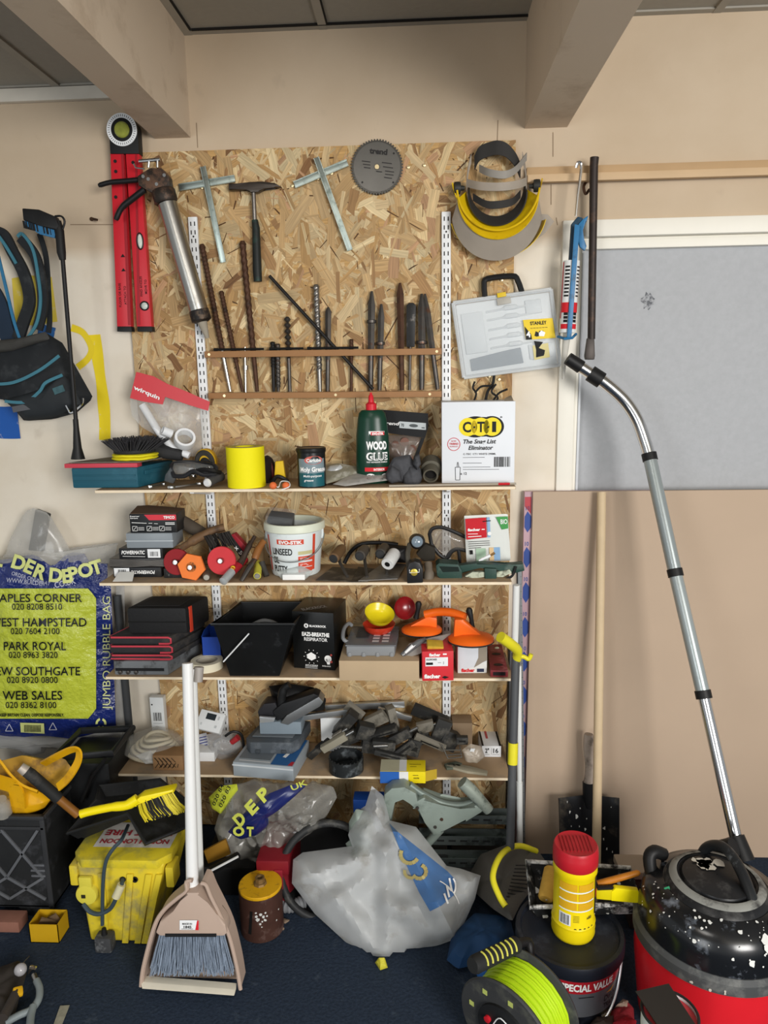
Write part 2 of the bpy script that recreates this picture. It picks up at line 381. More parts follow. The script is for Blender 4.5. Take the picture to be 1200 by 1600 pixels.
# ---------------- chipboard wall panel ----------------
OF=-.018
def osb():
    m=bpy.data.materials.new('mat_strand'); m.use_nodes=True; nt=m.node_tree; N=nt.nodes; L=nt.links; b=N['Principled BSDF']
    b.inputs['Roughness'].default_value=.6; b.inputs['Specular IOR Level'].default_value=.25
    a=N.new('ShaderNodeVertexColor'); a.layer_name='strand'; uv=N.new('ShaderNodeUVMap'); uv.uv_map='grain'
    mp=N.new('ShaderNodeMapping'); mp.inputs['Scale'].default_value=(9,260,1); L.new(uv.outputs[0],mp.inputs[0])
    n=N.new('ShaderNodeTexNoise'); n.inputs['Scale'].default_value=1; n.inputs['Detail'].default_value=4; n.inputs['Distortion'].default_value=.6; L.new(mp.outputs[0],n.inputs['Vector'])
    mr=N.new('ShaderNodeMapRange'); mr.inputs[1].default_value=.3; mr.inputs[2].default_value=.72; mr.inputs[3].default_value=.7; mr.inputs[4].default_value=1.14; L.new(n.outputs['Fac'],mr.inputs[0])
    mx=N.new('ShaderNodeMix'); mx.data_type='RGBA'; mx.blend_type='MULTIPLY'; mx.inputs[0].default_value=1; L.new(a.outputs[0],mx.inputs[6]); L.new(mr.outputs[0],mx.inputs[7]); L.new(mx.outputs[2],b.inputs['Base Color'])
    bm=bmesh.new(); cl=bm.loops.layers.float_color.new('strand'); ul=bm.loops.layers.uv.new('grain')
    X0,X1,Z0,Z1=at(183,234,OF).x,at(806,222,OF).x,.012,at(500,229,OF).z
    R=random.Random(3); pal=['dcc191','d0b081','c4a170','b8925f','d2b688','e2cb9e','ae875a','a07a50','d6bc90','bf9b6a','c9a878','8a6440','c49a72']; wts=[10,10,10,8,9,6,6,3,8,8,9,1.2,3]
    def face(vs,c,ang,cen):
        f=bm.faces.new(vs); off=R.random()*50
        for l in f.loops:
            l[cl]=c; q=l.vert.co-cen; l[ul].uv=(off+q.x*math.cos(ang)+q.z*math.sin(ang),off-q.x*math.sin(ang)+q.z*math.cos(ang))
        return f
    # the slab
    base=lin('c19a62'); v=[bm.verts.new((x,y,z)) for x,y,z in ((X0,OF+.0002,Z0),(X1,OF+.0002,Z0),(X1,OF+.0002,Z1),(X0,OF+.0002,Z1),(X0,-.001,Z0),(X1,-.001,Z0),(X1,-.001,Z1),(X0,-.001,Z1))]
    for q in ((0,1,2,3),(5,4,7,6),(4,0,3,7),(1,5,6,2),(3,2,6,7),(4,5,1,0)): face([v[i] for i in q],base,0,Vector())
    n=9800
    for i in range(n):
        cx,cz=R.uniform(X0,X1),R.uniform(Z0,Z1); big=R.random()+(.2 if i%3 else 0)
        Ln=R.uniform(.03,.115) if big<.7 else R.uniform(.012,.04); W=R.uniform(.007,.036) if big<.7 else R.uniform(.002,.009)
        if R.random()<.25: W*=.35
        a=R.gauss(PI/2,.6) if R.random()<.5 else R.uniform(0,PI)
        y=OF-.0012*(i/n); pts=[]
        K=3
        for k in range(K+1): pts.append((-Ln/2+Ln*k/K,-W/2*R.uniform(.7,1.15)))
        if R.random()<.6: pts.append((Ln/2+R.uniform(0,.02),R.uniform(-W/2,W/2)))
        for k in range(K+1): pts.append((Ln/2-Ln*k/K,W/2*R.uniform(.7,1.15)))
        if R.random()<.6: pts.append((-Ln/2-R.uniform(0,.02),R.uniform(-W/2,W/2)))
        ca,sa=math.cos(a),math.sin(a); vs=[]
        for s,t in pts:
            x,z=cx+s*ca-t*sa,cz+s*sa+t*ca; vs.append(bm.verts.new((min(max(x,X0),X1),y,min(max(z,Z0),Z1))))
        c=lin(R.choices(pal,wts)[0]); k=R.uniform(.72,1.02)
        if W<.0045 and R.random()<.4: c=lin('5f4022')
        c=(c[0]*k,c[1]*k,c[2]*k,1)
        face(vs,c,a,Vector((cx,y,cz)))
    me=bpy.data.meshes.new('chipboard_panel'); bm.to_mesh(me); bm.free(); me.materials.append(m)
    o=bpy.data.objects.new('chipboard_panel',me); COL.objects.link(o); WM[o]=Matrix.Identity(4)
    return props(o,'large golden chipboard panel of pressed wood strands fixed to the wall behind the shelves','wall panel'),X0,X1,Z0,Z1
OSB,OX0,OX1,OZ0,OZ1=osb()
# slotted uprights
SLOT=M('2a2624',.8)
def upright(tp,bt,label):
    p,q=at(tp[0],tp[1],OF),at(bt[0],bt[1],OF); x=(p.x+q.x)/2; z0,z1=.05,p.z
    t=T('shelf_upright',label,'shelf upright',(x,OF,z0),group=None)
    part(t,'channel',MB().box(x-.0135,x+.0135,OF-.013,OF-.0015,z0,z1,.0015),WHITE)
    mb=MB(); z=z1-.014; k=0
    while z>z0+.03:
        for s in (-1,1): mb.box(x+s*.0058-.0016,x+s*.0058+.0016,OF-.0135,OF-.0125,z-.012,z)
        if k%7==1: mb.lathe([(.0028,-.0136),(.0028,-.013)],(x,OF,z-.018),(0,1,0),10)
        z-=.0245; k+=1
    part(t,'slots',mb,SLOT)
    return x
UX1=upright((307,340),(346,1100),'white slotted metal shelf upright on the left, beside the silver caulking gun')
UX2=upright((698,332),(697,1215),'white slotted metal shelf upright on the right, beside the clear plastic tool case')
# shelves
ZS=[1.250,.967,.666,.338]; SH=.009; SF=-.24
SHM=M('a38a6c',.7,var=.12,scale=7,dirt='8d7d6a',dscale=9,dthr=.56); SEDGE=M('ead9bd',.6,var=.12,scale=40)
for z,xa,xb,ya,yb,l in ((ZS[0],148,806,768,762,'topmost of the four plywood shelves, holding the white sealant carton'),(ZS[1],155,800,912,910,'second plywood shelf from the top, holding the white putty tub'),(ZS[2],165,802,1060,1062,'third plywood shelf from the top, holding the black bucket and respirator box'),(ZS[3],180,797,1209,1219,'lowest of the four plywood shelves, holding the heap of black clamp pads')):
    a=at(xa,ya,SF).x; b=at(xb,yb,SF).x
    t=T('wall_shelf',l,'shelf',((a+b)/2,SF/2,z-SH))
    part(t,'board',MB().box(a,b,SF,OF-.015,z-SH,z,.0008),SHM)
    part(t,'front_edge',MB().box(a+.001,b-.001,SF-.0008,SF+.001,z-SH+.0006,z-.0006),SEDGE,label='pale raw front edge')
    for ux in (UX1,UX2): part(t,'bracket',MB().ext([(ux-.006,OF-.0155,z-SH-.001),(ux-.006,SF+.03,z-SH-.001),(ux-.006,SF+.03,z-SH-.008),(ux-.006,OF-.0155,z-SH-.04)],(.012,0,0)),WHITE)
# timber batten on the wall right of the panel
TIMB=M('b5966f',.6,var=.1,scale=12)
a=at(808,274,0).x
t=T('timber_batten','long pale timber batten fixed along the wall above the boarded window','batten',((a+WX1)/2,0,at(1000,280,-.03).z))
part(t,'plank',MB().box(a+.025,WX1,-.022,-.001,at(1000,279,-.02).z,at(1000,256,-.02).z,.002),TIMB)
part(t,'ledge_strip',MB().box(a+.025,WX1,-.042,-.0225,at(1000,281,-.03).z,at(1000,269,-.03).z,.001),M('c8ab86',.6,var=.1,scale=12))
# screws left in the panel
def screw(x,y,Y=OF-.0014,l='small brass screw head standing out of the chipboard panel',g='brass screws in the chipboard'):
    p=at(x,y,Y-.006); mb=MB(); mb.lathe([(.0015,.004),(.0015,-.004),(.0042,-.0055),(.0042,-.0065),(.002,-.007)],p+Vector((0,.005,0)),(0,1,0),12)
    o=solo('screw',mb,BRASS,l,'screw',g); return o
for x,y in ((638,261),(663,258),(518,271),(497,279),(457,290),(316,293),(790,428),(784,437),(780,593),(765,588),(433,292)): screw(x,y)
p=at(150,344,0); mb=MB().tube([p+Vector((-.012,0,.003)),p+Vector((0,-.02,0)),p+Vector((.014,-.022,-.004))],.0035,8); mb.ball(p+Vector((-.012,-.003,.003)),.006,8)
solo('hook',mb,RUST,'small rusty screw hook in the bare wall left of the red angle level','hook')
# ---------------- tools hung on the panel ----------------
LEVR=M('c8232f',.35,var=.06); LEVD=M('9c1a24',.4,var=.06)
Yl=-.045
p0=at(200,515,Yl); t=T('angle_level',"long red folding angle level with a round dial, hung at the chipboard's top left",'level',p0)
def arm(xt,xb,nm):
    q=[(xt[0],236),(xt[1],236),(xb[1],511),(xb[0],511)]
    mb=MB().pix(q,Yl,.024,.0015); return part(t,nm,mb,[LEVR])
a1=arm((172,193),(183,205),'arm'); a2=arm((196,217),(214,237),'arm')
mb=MB(); mb.pix([(189,238),(193,238),(205,508),(200,508)],Yl-.0012,.002); part(t,'ruler_edge',mb,LEVD,'darker graduated edge strip')
mb=MB(); mb.pix([(211,238),(214,238),(219,508),(215,508)],Yl-.0012,.002); part(t,'ruler_edge',mb,LEVD,'darker graduated edge strip')
mb=MB(); mb.pix([(183,510),(205,510),(206,518),(183,518)],Yl-.001,.026,.001); part(t,'end_cap',mb,BLACK,'black end cap')
mb=MB(); mb.pix([(214,510),(237,510),(238,518),(215,518)],Yl-.001,.026,.001); part(t,'end_cap',mb,BLACK,'black end cap')
c=at(192,204,Yl); r=.045
hd=part(t,'pivot_head',MB().pix([(170,200),(172,192),(178,184),(188,180),(198,181),(207,186),(213,194),(215,203),(217,240),(172,240)],Yl-.006,.034,.002),BLACK,'black dial head')
mb=MB(); mb.lathe([(r,-.0),(r,.003),(r*.72,.003),(r*.72,.001)],c+Vector((0,-.006,0)),(0,-1,0),40,False); part(hd,'dial_ring',mb,WHITE,'white graduated ring')
mb=MB()
for k in range(40):
    a=2*PI*k/40; mb.obox(c+Vector((math.cos(a)*r*.86,-.0094,math.sin(a)*r*.86)),(.0012,.0006,.006),(0,-a+PI/2,0))
part(hd,'graduations',mb,INK)
mb=MB(); mb.lathe([(r*.5,0),(r*.5,.004),(r*.42,.008),(1e-4,.0085)],c+Vector((0,-.006,0)),(0,-1,0),28); part(hd,'vial',mb,M('8f9440',.15,var=.4,scale=60,coat=.6),'green spirit vial')
for (x,y) in ((180,252),(181,268),(208,254),(181,308)): 
    mb=MB(); q=at(x,y,Yl); mb.lathe([(.005,0),(.005,.0012),(.002,.0012)],q,(0,-1,0),14); part(t,'rivet',mb,BLACK)
mb=MB(); q=at(219,377,Yl); mb.ball(q,(.008,.006,.021),14); v=part(t,'vial',mb,M('d8dccf',.12,var=.3,scale=50),'clear spirit vial'); mb=MB(); mb.tube([q+Vector((.0095*math.cos(a),-.0015,.0235*math.sin(a))) for a in [2*PI*k/24 for k in range(24)]],.002,6,closed=True); part(t,'vial_bezel',mb,BLACK)
mb=MB(); q=at(226,478,Yl); mb.ball(q,(.011,.006,.011),14); part(t,'vial',mb,M('cfd4cc',.12,var=.5,scale=70),'round clear vial'); mb=MB(); mb.tube(arc(q+Vector((0,-.0015,0)),.0125,0,2*PI*23/24,23),.0022,6,closed=True); part(t,'vial_bezel',mb,BLACK)
mb=MB(); S=Face(at(184,500,Yl-.0002),at(204,499,Yl)-at(184,500,Yl),at(176,330,Yl)-at(184,500,Yl))
for s,u,v in (('ATTACH TO',.75,.14),('FLOOR OR BASE',.35,.12)): text(mb,S,s,u,v,.035 if 0 else .022,al='l',rot=PI/2,bold=.01)
for v in (.45,.58): mb.poly([S.p(.45,v,.0008),S.p(.8,v,.0008),S.p(.62,v+.03,.0008)])
S=Face(at(218,500,Yl-.0002),at(236,499,Yl)-at(218,500,Yl),at(208,330,Yl)-at(218,500,Yl))
for s,u,v in (('MOVE TO',.8,.24),('FIND ANGLES',.4,.22)): text(mb,S,s,u,v,.022,al='l',rot=PI/2,bold=.01)
part(t,'lettering',mb,INK)
# caulking gun
Yg=-.085
t=T('caulking_gun','large silver barrel caulking gun with black trigger handles, hung beside the red level','caulking gun',at(280,500,-.05))
A_,B_=at(262,318,Yg),at(312,490,Yg); d=(B_-A_).normalized()
part(t,'barrel',MB().cyl(A_,B_,.0275),M('bcbab4',.32,1,var=.1,scale=8,dirt='8d8a84',dscale=12,dthr=.64))
part(t,'front_cap',MB().lathe([(.029,0),(.03,.01),(.03,.03),(.02,.036)],B_-d*.01,d,28),M('2b2827',.5,.4,dirt='6b5a4a',dscale=30))
part(t,'nozzle',MB().cyl(B_+d*.02,at(324,528,Yg+.015),.016,.006),M('a39a8a',.5,var=.2))
bd=M('3a332e',.5,.5,var=.5,scale=30,dirt='6a5040',dscale=25,dthr=.55)
q=at(256,302,Yg); part(t,'barrel_collar',MB().lathe([(.031,-.02),(.034,-.015),(.034,.012),(.03,.018)],q+d*.01,d,28),bd)
mb=MB().pix([(214,275),(234,262),(252,262),(264,276),(266,296),(256,308),(240,304),(228,296),(216,290)],Yg-.016,.032,.004); bdy=part(t,'ratchet_body',mb,bd)
mb=MB()
for x,y in ((232,280),(257,274),(245,288),(224,276)): mb.lathe([(.005,.0),(.005,.003),(.002,.003)],at(x,y,Yg-.016),(0,-1,0),10)
part(bdy,'rivet',mb,STEEL)
mb=MB().tube(smooth_path(pxs([(216,281,Yg),(196,283,Yg),(172,285,Yg),(154,290,Yg)]),4),[.0075]*8+[.007]*4+[.005],10); part(t,'trigger_handle',mb,BLACK,'black upper handle')
mb=MB().tube(smooth_path(pxs([(226,296,Yg),(208,310,Yg),(190,325,Yg),(181,344,Yg)]),4),[.009]*8+[.008]*4+[.006],10); part(t,'trigger',mb,BLACK,'black curved trigger')
mb=MB().tube(pxs([(217,252,Yg),(250,249,Yg)]),.005,8).tube(pxs([(232,262,Yg),(233,251,Yg)]),.004,8).tube(pxs([(246,262,Yg),(246,250,Yg)]),.004,8).tube(pxs([(226,264,Yg),(212,262,Yg),(209,256,Yg)]),.0025,8); part(t,'plunger_rod',mb,STEEL)
# two sheet-metal gauge tees
def tee(bar,cross,label,Y=-.03):
    t=T('steel_tee_bar',label,'metal bar',at(bar[1][0],bar[1][1],Y))
    ST=M('a9b4ae',.35,.9,var=.15,scale=12,dirt='7f8a84',dscale=25)
    def strip(a,b,w,Y,th):
        a,b=at(*a,Y),at(*b,Y); d_=(b-a).normalized(); n=Vector((d_.z,0,-d_.x))*w/2
        mb=MB().ext([a-n,b-n,b+n,a+n],(0,th,0),.0008); mb.ext([a-n,b-n,b-n*.7,a-n*.7],(0,-.003,0)); mb.ext([a+n,b+n,b+n*.7,a+n*.7],(0,-.003,0)); return mb
    part(t,'long_bar',strip(*bar,.017,Y-.006,.003),ST); part(t,'crossbar',strip(*cross,.02,Y,.004),ST)
    m=at((bar[0][0]*3+bar[1][0])/4,(bar[0][1]*3+bar[1][1])/4,Y)
    return t
tee(((317,260),(349,410)),((280,293),(367,279)),'galvanised steel tee bar with a nearly level crossbar, left of the brick hammer')
tee(((494,246),(547,391)),((460,289),(543,254)),'galvanised steel tee bar with a steeply slanting crossbar, left of the saw blade')
# brick hammer
Yh=-.04; t=T('brick_hammer','brick hammer with a narrow chisel head and black rubber grip, hung head up','hammer',at(402,440,Yh))
part(t,'head',MB().pix([(357,286),(382,287),(388,284),(410,283),(430,286),(440,292),(428,291),(412,293),(404,300),(391,300),(384,294),(357,297)],Yh-.012,.022,.003),M('4a443f',.4,.8,var=.3))
part(t,'shaft',MB().tube(pxs([(396,298,Yh),(398,346,Yh)]),[.0065,.007],12),M('8a8580',.3,.9,var=.4))
part(t,'grip',MB().tube(pxs([(398,344,Yh),(400,356,Yh),(402,425,Yh),(403,440,Yh)]),[.0095,.0115,.0135,.0125],14),M('1d211f',.55,var=.3,dirt='24423a',dscale=20))
# circular saw blade
Yb=-.028; c=at(589,261,Yb); r=.0735; n=56
t=T('circular_saw_blade','round toothed circular saw blade screwed flat to the chipboard','saw blade',c)
pts=[]
for k in range(n):
    for a,rr in ((0,r),(.15,r*1.05),(.55,r*1.04),(.7,r*.985)): 
        an=-2*PI*(k+a)/n; pts.append(c+Vector((math.cos(an)*rr,0,math.sin(an)*rr)))
part(t,'toothed_disc',MB().ext(pts,(0,.0022,0)),M('55534f',.35,.85,var=.2))
mb=MB().lathe([(.009,0),(r*.93,0),(r*.93,.0006),(.009,.0006)],c+Vector((0,-.0001,0)),(0,-1,0),48,False); part(t,'brushed_face',mb,M('6c6a66',.33,.9,var=.15))
S=Face(c+Vector((-r,-.001,-r)),(2*r,0,0),(0,0,2*r)); mb=MB(); 
text(mb,S,'trend',.53,.74,.1,.36,bold=.05,rot=-.12)
for k,(u,v,l) in enumerate(((.2,.62,.17),(.22,.56,.15),(.24,.5,.13),(.6,.58,.2),(.62,.5,.2),(.66,.42,.18),(.66,.36,.17),(.64,.3,.16),(.48,.42,.12))): line(mb,S,(u,v),(u+l,v-l*.15),.0024,.0009)
for u,v in ((.84,.74),(.82,.2),(.2,.22)): disc(mb,S,u,v,.02,.0009)
mb.mi=0; part(t,'printed_lettering',mb,M('262423',.5)); 
mb=MB().lathe([(.0065,0),(.0065,.004),(.002,.004),(.002,.003)],c,(0,-1,0),16); part(t,'centre_screw',mb,BRASS)
# rack rails and drill bits
RW=M('9a7048',.6,var=.15,scale=14)
def rail(a,b,Y0,Y1,h,l,ends=True):
    p,q=at(*a,Y1),at(*b,Y1); t=T('tool_rail',l,'rail',(p+q)/2)
    part(t,'batten',MB().ext([p,q,q-Vector((0,0,h)),p-Vector((0,0,h))],(0,Y0-Y1,0),.0015),RW)
    if ends: part(t,'spacer',MB().box(p.x,p.x+.02,Y0,OF-.0015,p.z-h,p.z).box(q.x-.02,q.x,Y0,OF-.0015,q.z-h,q.z),RW)
    for k in ((.02,.98) if ends else (.07,.55,.95)):
        s=p.lerp(q,k); part(t,'screw',MB().lathe([(.0042,0),(.0042,.001),(.0015,.001),(.0015,.0003)],s+Vector((0,0,-h/2)),(0,-1,0),12),BRASS)
rail((319,549),(690,544),-.046,-.058,.019,'upper wooden rail of the drill bit rack, holding the bits against the chipboard')
rail((325,614),(690,611),OF-.0015,-.058,.018,'lower wooden rail of the drill bit rack, under the tips of the bits',False)
Yd=-.032; zr=at(500,612.5,-.035).z
def bit(kind,a,b,wd,col,label,Y=Yd,**k):
    p,q=at(a[0],a[1],Y),at(b[0],b[1],Y); r=wd*.00102; q.z=max(q.z,zr+.0012); c={'rust':RUST,'dark':DSTEEL,'black':M('2a2827',.5,.5,var=.4),'steel':M('8b8782',.35,.85,var=.3)}[col]
    t=T('drill_bit' if kind in 'tsa' else ('chisel_bit' if kind=='c' else 'steel_rod'),label,'drill bit' if kind in 'tsa' else ('chisel' if kind=='c' else 'rod'),q)
    d=q-p
    if kind=='t':    # twisted flute, plain shank at the bottom
        m=p+d*k.get('sh',.7); part(t,'flute',MB().drill(p,m,r*1.1,k.get('n',7)*1.3,.82),c); part(t,'shank',MB().tube([m,m+d*.05,q-d*.1,q],[r*.8,r*.8,r*.75,r*.6],10),k.get('shc',c))
        part(t,'tip',MB().tube([p-d*.015,p+d*.01],[r*.7,r*1.25],8),c)
    elif kind=='a': part(t,'flute',MB().drill(p,p+d*.55,r*1.25,3.5,.45),c); part(t,'shank',MB().tube([p+d*.5,q],r*.7,10),c)
    elif kind=='c':
        part(t,'blade',MB().tube([p,p+d*k.get('pt',.14),p+d*.55,p+d*.62],[r*.35,r*1.1,r,r*.85],6),c); part(t,'shank',MB().tube([p+d*.6,q-d*.1,q],[r*.75,r*.75,r*.6],10),c)
        if k.get('collar'): part(t,'collar',MB().lathe([(r*.9,-.006),(r*1.35,-.004),(r*1.35,.004),(r*.9,.006)],p+d*k['collar'],d,14),c)
    else: part(t,'rod',MB().tube([p,q],r,10),c)
    return t
SH_=M('b9b4ac',.25,.9)
bit('t',(316,385),(360,612),8,'rust','longest leftmost rusty spiral masonry bit, beside the caulking gun nozzle',n=10,shc=SH_)
bit('t',(346,457),(379,612),7,'rust','shorter rusty spiral bit leaning beside the leftmost long one',n=8)
bit('t',(379,380),(402,612),9,'rust','tall brown rusty bit standing below the hammer grip',n=6,sh=.76)
t=T('countersink_bit','tiny silver countersink bit with a collar in the bit rack','drill bit',at(384,612,Yd))
q=at(384,612,Yd); q.z=zr+.001; p=at(383,560,Yd); part(t,'shank',MB().tube([q,p],.004,10),SH_); part(t,'collar',MB().cyl(at(384,578,Yd),at(384,571,Yd),.0075,.0075,12),SH_); part(t,'tip',MB().tube([p,at(383,542,Yd)],[.002,.0012],8),SH_)
bit('t',(426,535),(428,612),7,'black','short black bit, left one of the close pair right of the tall brown bit',n=3,sh=.5)
bit('t',(434,538),(435,612),7,'dark','short dark bit, right one of the close pair right of the tall brown bit',n=4,sh=.9)
bit('a',(449,495),(453,612),8,'dark','wavy open-flute auger bit in the middle left of the rack')
bit('t',(494,447),(500,612),9,'steel','long clean grey spiral bit in the middle of the rack',n=6,sh=.8)
bit('c',(513,480),(512,612),9,'dark','flat headed dark chisel bit right of the long grey spiral bit',pt=.05)
bit('t',(549,531),(549,612),6,'rust','short thin rusty bit alone in the gap right of the middle of the rack',n=2,sh=.4)
bit('c',(581,455),(579,612),11,'dark','tall grey pointed chisel above the red nozzle of the glue bottle',collar=.3)
bit('c',(596,475),(593,612),10,'dark','shorter grey pointed chisel with a thick collar in its middle',collar=.45)
bit('c',(625,442),(628,612),11,'rust','tallest pointed chisel, brown rusted, towards the right of the rack',pt=.1)
t=T('chisel_bit','wide black-wrapped flat chisel bit right of the tallest brown chisel','chisel',at(640,612,Yd))
part(t,'blade',MB().pix([(635,477),(639,473),(646,473),(650,477),(648,542),(635,542)],Yd-.007,.012,.002),M('1f1f1f',.45,.3,var=.5,scale=40,dirt='6b6762',dscale=40,dthr=.62)); part(t,'shank',MB().tube([at(641,540,Yd),Vector((at(640,600,Yd).x,Yd,zr+.0012))],.0045,10),DSTEEL)
bit('c',(659,459),(659,612),12,'dark','tall grey pointed chisel second from the right end of the rack',collar=.5)
bit('c',(664,459),(684,612),10,'dark','rightmost grey chisel, leaning against its neighbour',Y=Yd-.004,pt=.2)
bit('r',(421,431),(583,608),5,'black','long thin dark rod leaning diagonally across the bit rack',Y=Yd-.012)
for i,(a,b) in enumerate((((334,543),(412,542)),((421,542),(474,542)),((480,542),(560,540)))):
    p,q=at(*a,-.052),at(*b,-.052); z=at(319+ (a[0]-319),548.5-(a[0]-319)*.0135,-.058).z+.0042; p.z=z;q.z=at(b[0],548.5-(b[0]-319)*.0135,-.058).z+.0042
    t=T('steel_rod',('black rod lying along the left end of the upper rack rail','short black rod lying on the upper rack rail above the auger','black rod lying on the upper rack rail behind the middle bits')[i],'rod',(p+q)/2); part(t,'rod',MB().tube([p,q],.0035,8),M('232222',.5,.5)); part(t,'head',MB().tube([p,p.lerp(q,.08)],.0048,8),M('232222',.5,.5))
# ---------------- face shields ----------------
YELP=M('d9b512',.4,var=.15,dirt='a9830c',dscale=12,dthr=.6); PLAST=M('a79d90',.45,var=.15,trans=.25); BAND=M('2e2c2a',.7,var=.2)
def shield(cx,cy,sc,Yw,label,visor_tilt,knobs):
    c=at(cx,cy,Yw); t=T('face_shield',label,'face shield',c)
    def P(u,v,o=0): return c+Vector((u*sc,-o*sc,v*sc))
    # the brow guard: a deep U seen from above, open at the wall side
    def ring(r0,r1,a0,a1,z0,d0,z1,d1,n=28):
        def fn(a,b):
            an=a0+(a1-a0)*a; r=r0+(r1-r0)*b; return P(r*math.cos(an),r*1.05*math.sin(an)+z0+(z1-z0)*b,d0+(d1-d0)*b)
        return fn,n
    def sheet(fn,n,th,m,nm,lab=None):
        mb=MB().grid(fn,n,4); mb.solid(th); return part(t,nm,mb,m,lab)
    f,n=ring(.105,.135,PI*1.02,PI*1.98,.02,.02,-.01,.07); sheet(f,n,.003,YELP,'brow_guard','yellow brow guard')
    f,n=ring(.132,.15,PI*1.04,PI*1.97,-.005,.065,-.055,.03); sheet(f,n,.0018,PLAST,'visor','scratched clear visor')
    f,n=ring(.095,.1,PI*1.0,PI*2.0,.03,.015,.0,.05); sheet(f,n,.004,BAND,'sweatband','dark foam sweatband')
    part(t,'visor_edge',MB().tube([P(.1505*math.cos(a),.158*math.sin(a)+.065,.031) if 0 else P(.151*math.cos(a),.1585*math.sin(a)+.0655-.0,.03) for a in [PI*1.05+PI*.91*k/30 for k in range(31)]],.0022,6),YELP,'yellow edging')
    part(t,'brow_edge',MB().tube([P(.136*math.cos(a),.1428*math.sin(a)+.0205,.072) for a in [PI*1.03+PI*.94*k/30 for k in range(31)]],.003,6),YELP)
    # head harness
    def strap(pts,wd,m,nm):
        L_=smooth_path([P(*p) for p in pts],6); N_=len(L_)
        def fn(a,b):
            i=min(int(a*(N_-1)),N_-2); q=L_[i].lerp(L_[i+1],a*(N_-1)-i); return q+Vector((0,-.004,(b-.5)*wd*sc))
        mb=MB().grid(fn,N_*2,1); mb.solid(.003); part(t,nm,mb,m)
    strap([(-.075,.105,.01),(-.06,.13,.02),(-.03,.14,.03),(.0,.142,.04),(.03,.132,.04),(.06,.105,.03),(.08,.075,.01)],.044,BAND,'top_strap')
    strap([(-.06,.085,.02),(-.03,.06,.06),(.02,.05,.07),(.06,.07,.05),(.1,.12,.01)],.024,M('8d8880',.5,var=.2),'head_strap')
    strap([(-.1,.04,.02),(-.06,.02,.06),(0,.012,.075),(.06,.02,.06),(.1,.04,.02)],.026,PLAST,'side_strap')
    strap([(-.08,-.005,.02),(-.04,-.035,.05),(0,-.04,.06),(.05,-.03,.05),(.08,.0,.02)],.024,BAND,'brow_strap')
    for s in (-1,1):
        strap([(s*.1,.03,.02),(s*.095,.08,.015),(s*.085,.12,.01)],.03,PLAST,'side_arm')
        if knobs>=1:
            q=P(s*.108,.025,.02); mb=MB().lathe([(.006,0),(.008,.012),(.017,.013),(.018,.02),(.017,.03),(.012,.032)],q,(s,-.1,0),16); part(t,'adjusting_knob',mb,M('2a2a26',.55))
    return t
shield(775,307,.86,-.035,'front yellow face shield with black head straps, hung at the top right of the chipboard',0,1)
c=at(777,332,-.024); t=T('face_shield','second yellow face shield nested behind the front one, its visor sticking out right','face shield',c)
def vis(r0,r1,a0,a1,y0,y1,dx,dz,nm,m,lab):
    def fn(a,b):
        an=a0+(a1-a0)*a; r=r0+(r1-r0)*b; return c+Vector((r*math.cos(an)+dx*b,y0+(y1-y0)*b,r*.95*math.sin(an)+dz*b))
    mb=MB().grid(fn,26,3); mb.solid(.002); part(t,nm,mb,m,lab)
vis(.134,.142,PI*1.08,PI*1.93,-.004,-.03,0,0,'brow_guard',YELP,'yellow brow guard')
mb=MB().pix([(806,352),(836,334),(856,335),(866,346),(852,364),(822,386),(790,398),(770,394)],-.032,.002); part(t,'visor',mb,PLAST,'scratched clear visor')
# ---------------- clear plastic tool case ----------------
Yk=-.05; t=T('tool_case','clear plastic moulded tool case with a black carry handle, hung tilted below the face shields','tool case',at(795,588,Yk))
CL=M('d4d9dc',.3,trans=.8,spec=.6,var=.03); TR=M('e3e7e8',.4,var=.03)
o=at(725,590,Yk); X=at(876,570,Yk)-o; U=at(708,473,Yk)-o; X.y=U.y=0; S=Face(o,X,U,Vector((0,-1,0)))
part(t,'back_tray',MB().ext([S.p(u,v,-.028) for u,v in ((.02,.02),(.98,.02),(.98,.97),(.02,.97))],(0,-.02,0),.006),TR)
mb=MB()
for u0,v0,u1,v1 in ((.06,.3,.28,.84),):
    mb.ext([S.p(u0,v0,-.008),S.p(u1,v0,-.008),S.p(u1,v1,-.008),S.p(u0,v1,-.008)],(0,-.006,0),.004)
for v in (.84,.73,.6,.48,.36):
    mb.tube([S.p(.32,v-.02,-.006),S.p(.48,v-.01,-.006),S.p(.52,v,-.006),S.p(.62,v,-.006),S.p(.66,v-.01,-.006),S.p(.88,v,-.006)],[.003,.003,.0075,.0075,.003,.003],8)
for u0,v0,u1,v1 in ((.72,.72,.88,.9),(.7,.12,.94,.32)): mb.ext([S.p(u0,v0,-.008),S.p(u1,v0,-.008),S.p(u1,v1,-.008),S.p(u0,v1,-.008)],(0,-.006,0),.003)
part(t,'moulded_ribs',mb,M('d3d8da',.4,var=.03),'white moulded compartments')
part(t,'foam_insert',MB().ext([S.p(u,v,-.008) for u,v in ((.09,.07),(.63,.09),(.62,.3),(.5,.29),(.09,.23))],(0,-.006,0),.002),M('7d8890',.8,var=.05),'grey foam insert')
mb=MB().ext([S.p(u,v,-.0) for u,v in ((0,.03),(.03,0),(.97,0),(1,.03),(1,.97),(.97,1),(.03,1),(0,.97))],(0,-.003,0),.001); part(t,'clear_lid',mb,CL,'clear lid')
mb=MB()
for a,b in (((0,.0),(1,.0)),((1,0),(1,1)),((1,1),(0,1)),((0,1),(0,0))): mb.tube([S.p(*a,-.006),S.p(*b,-.006)],.006,8)
part(t,'rim',mb,M('dde1e2',.35,trans=.25))
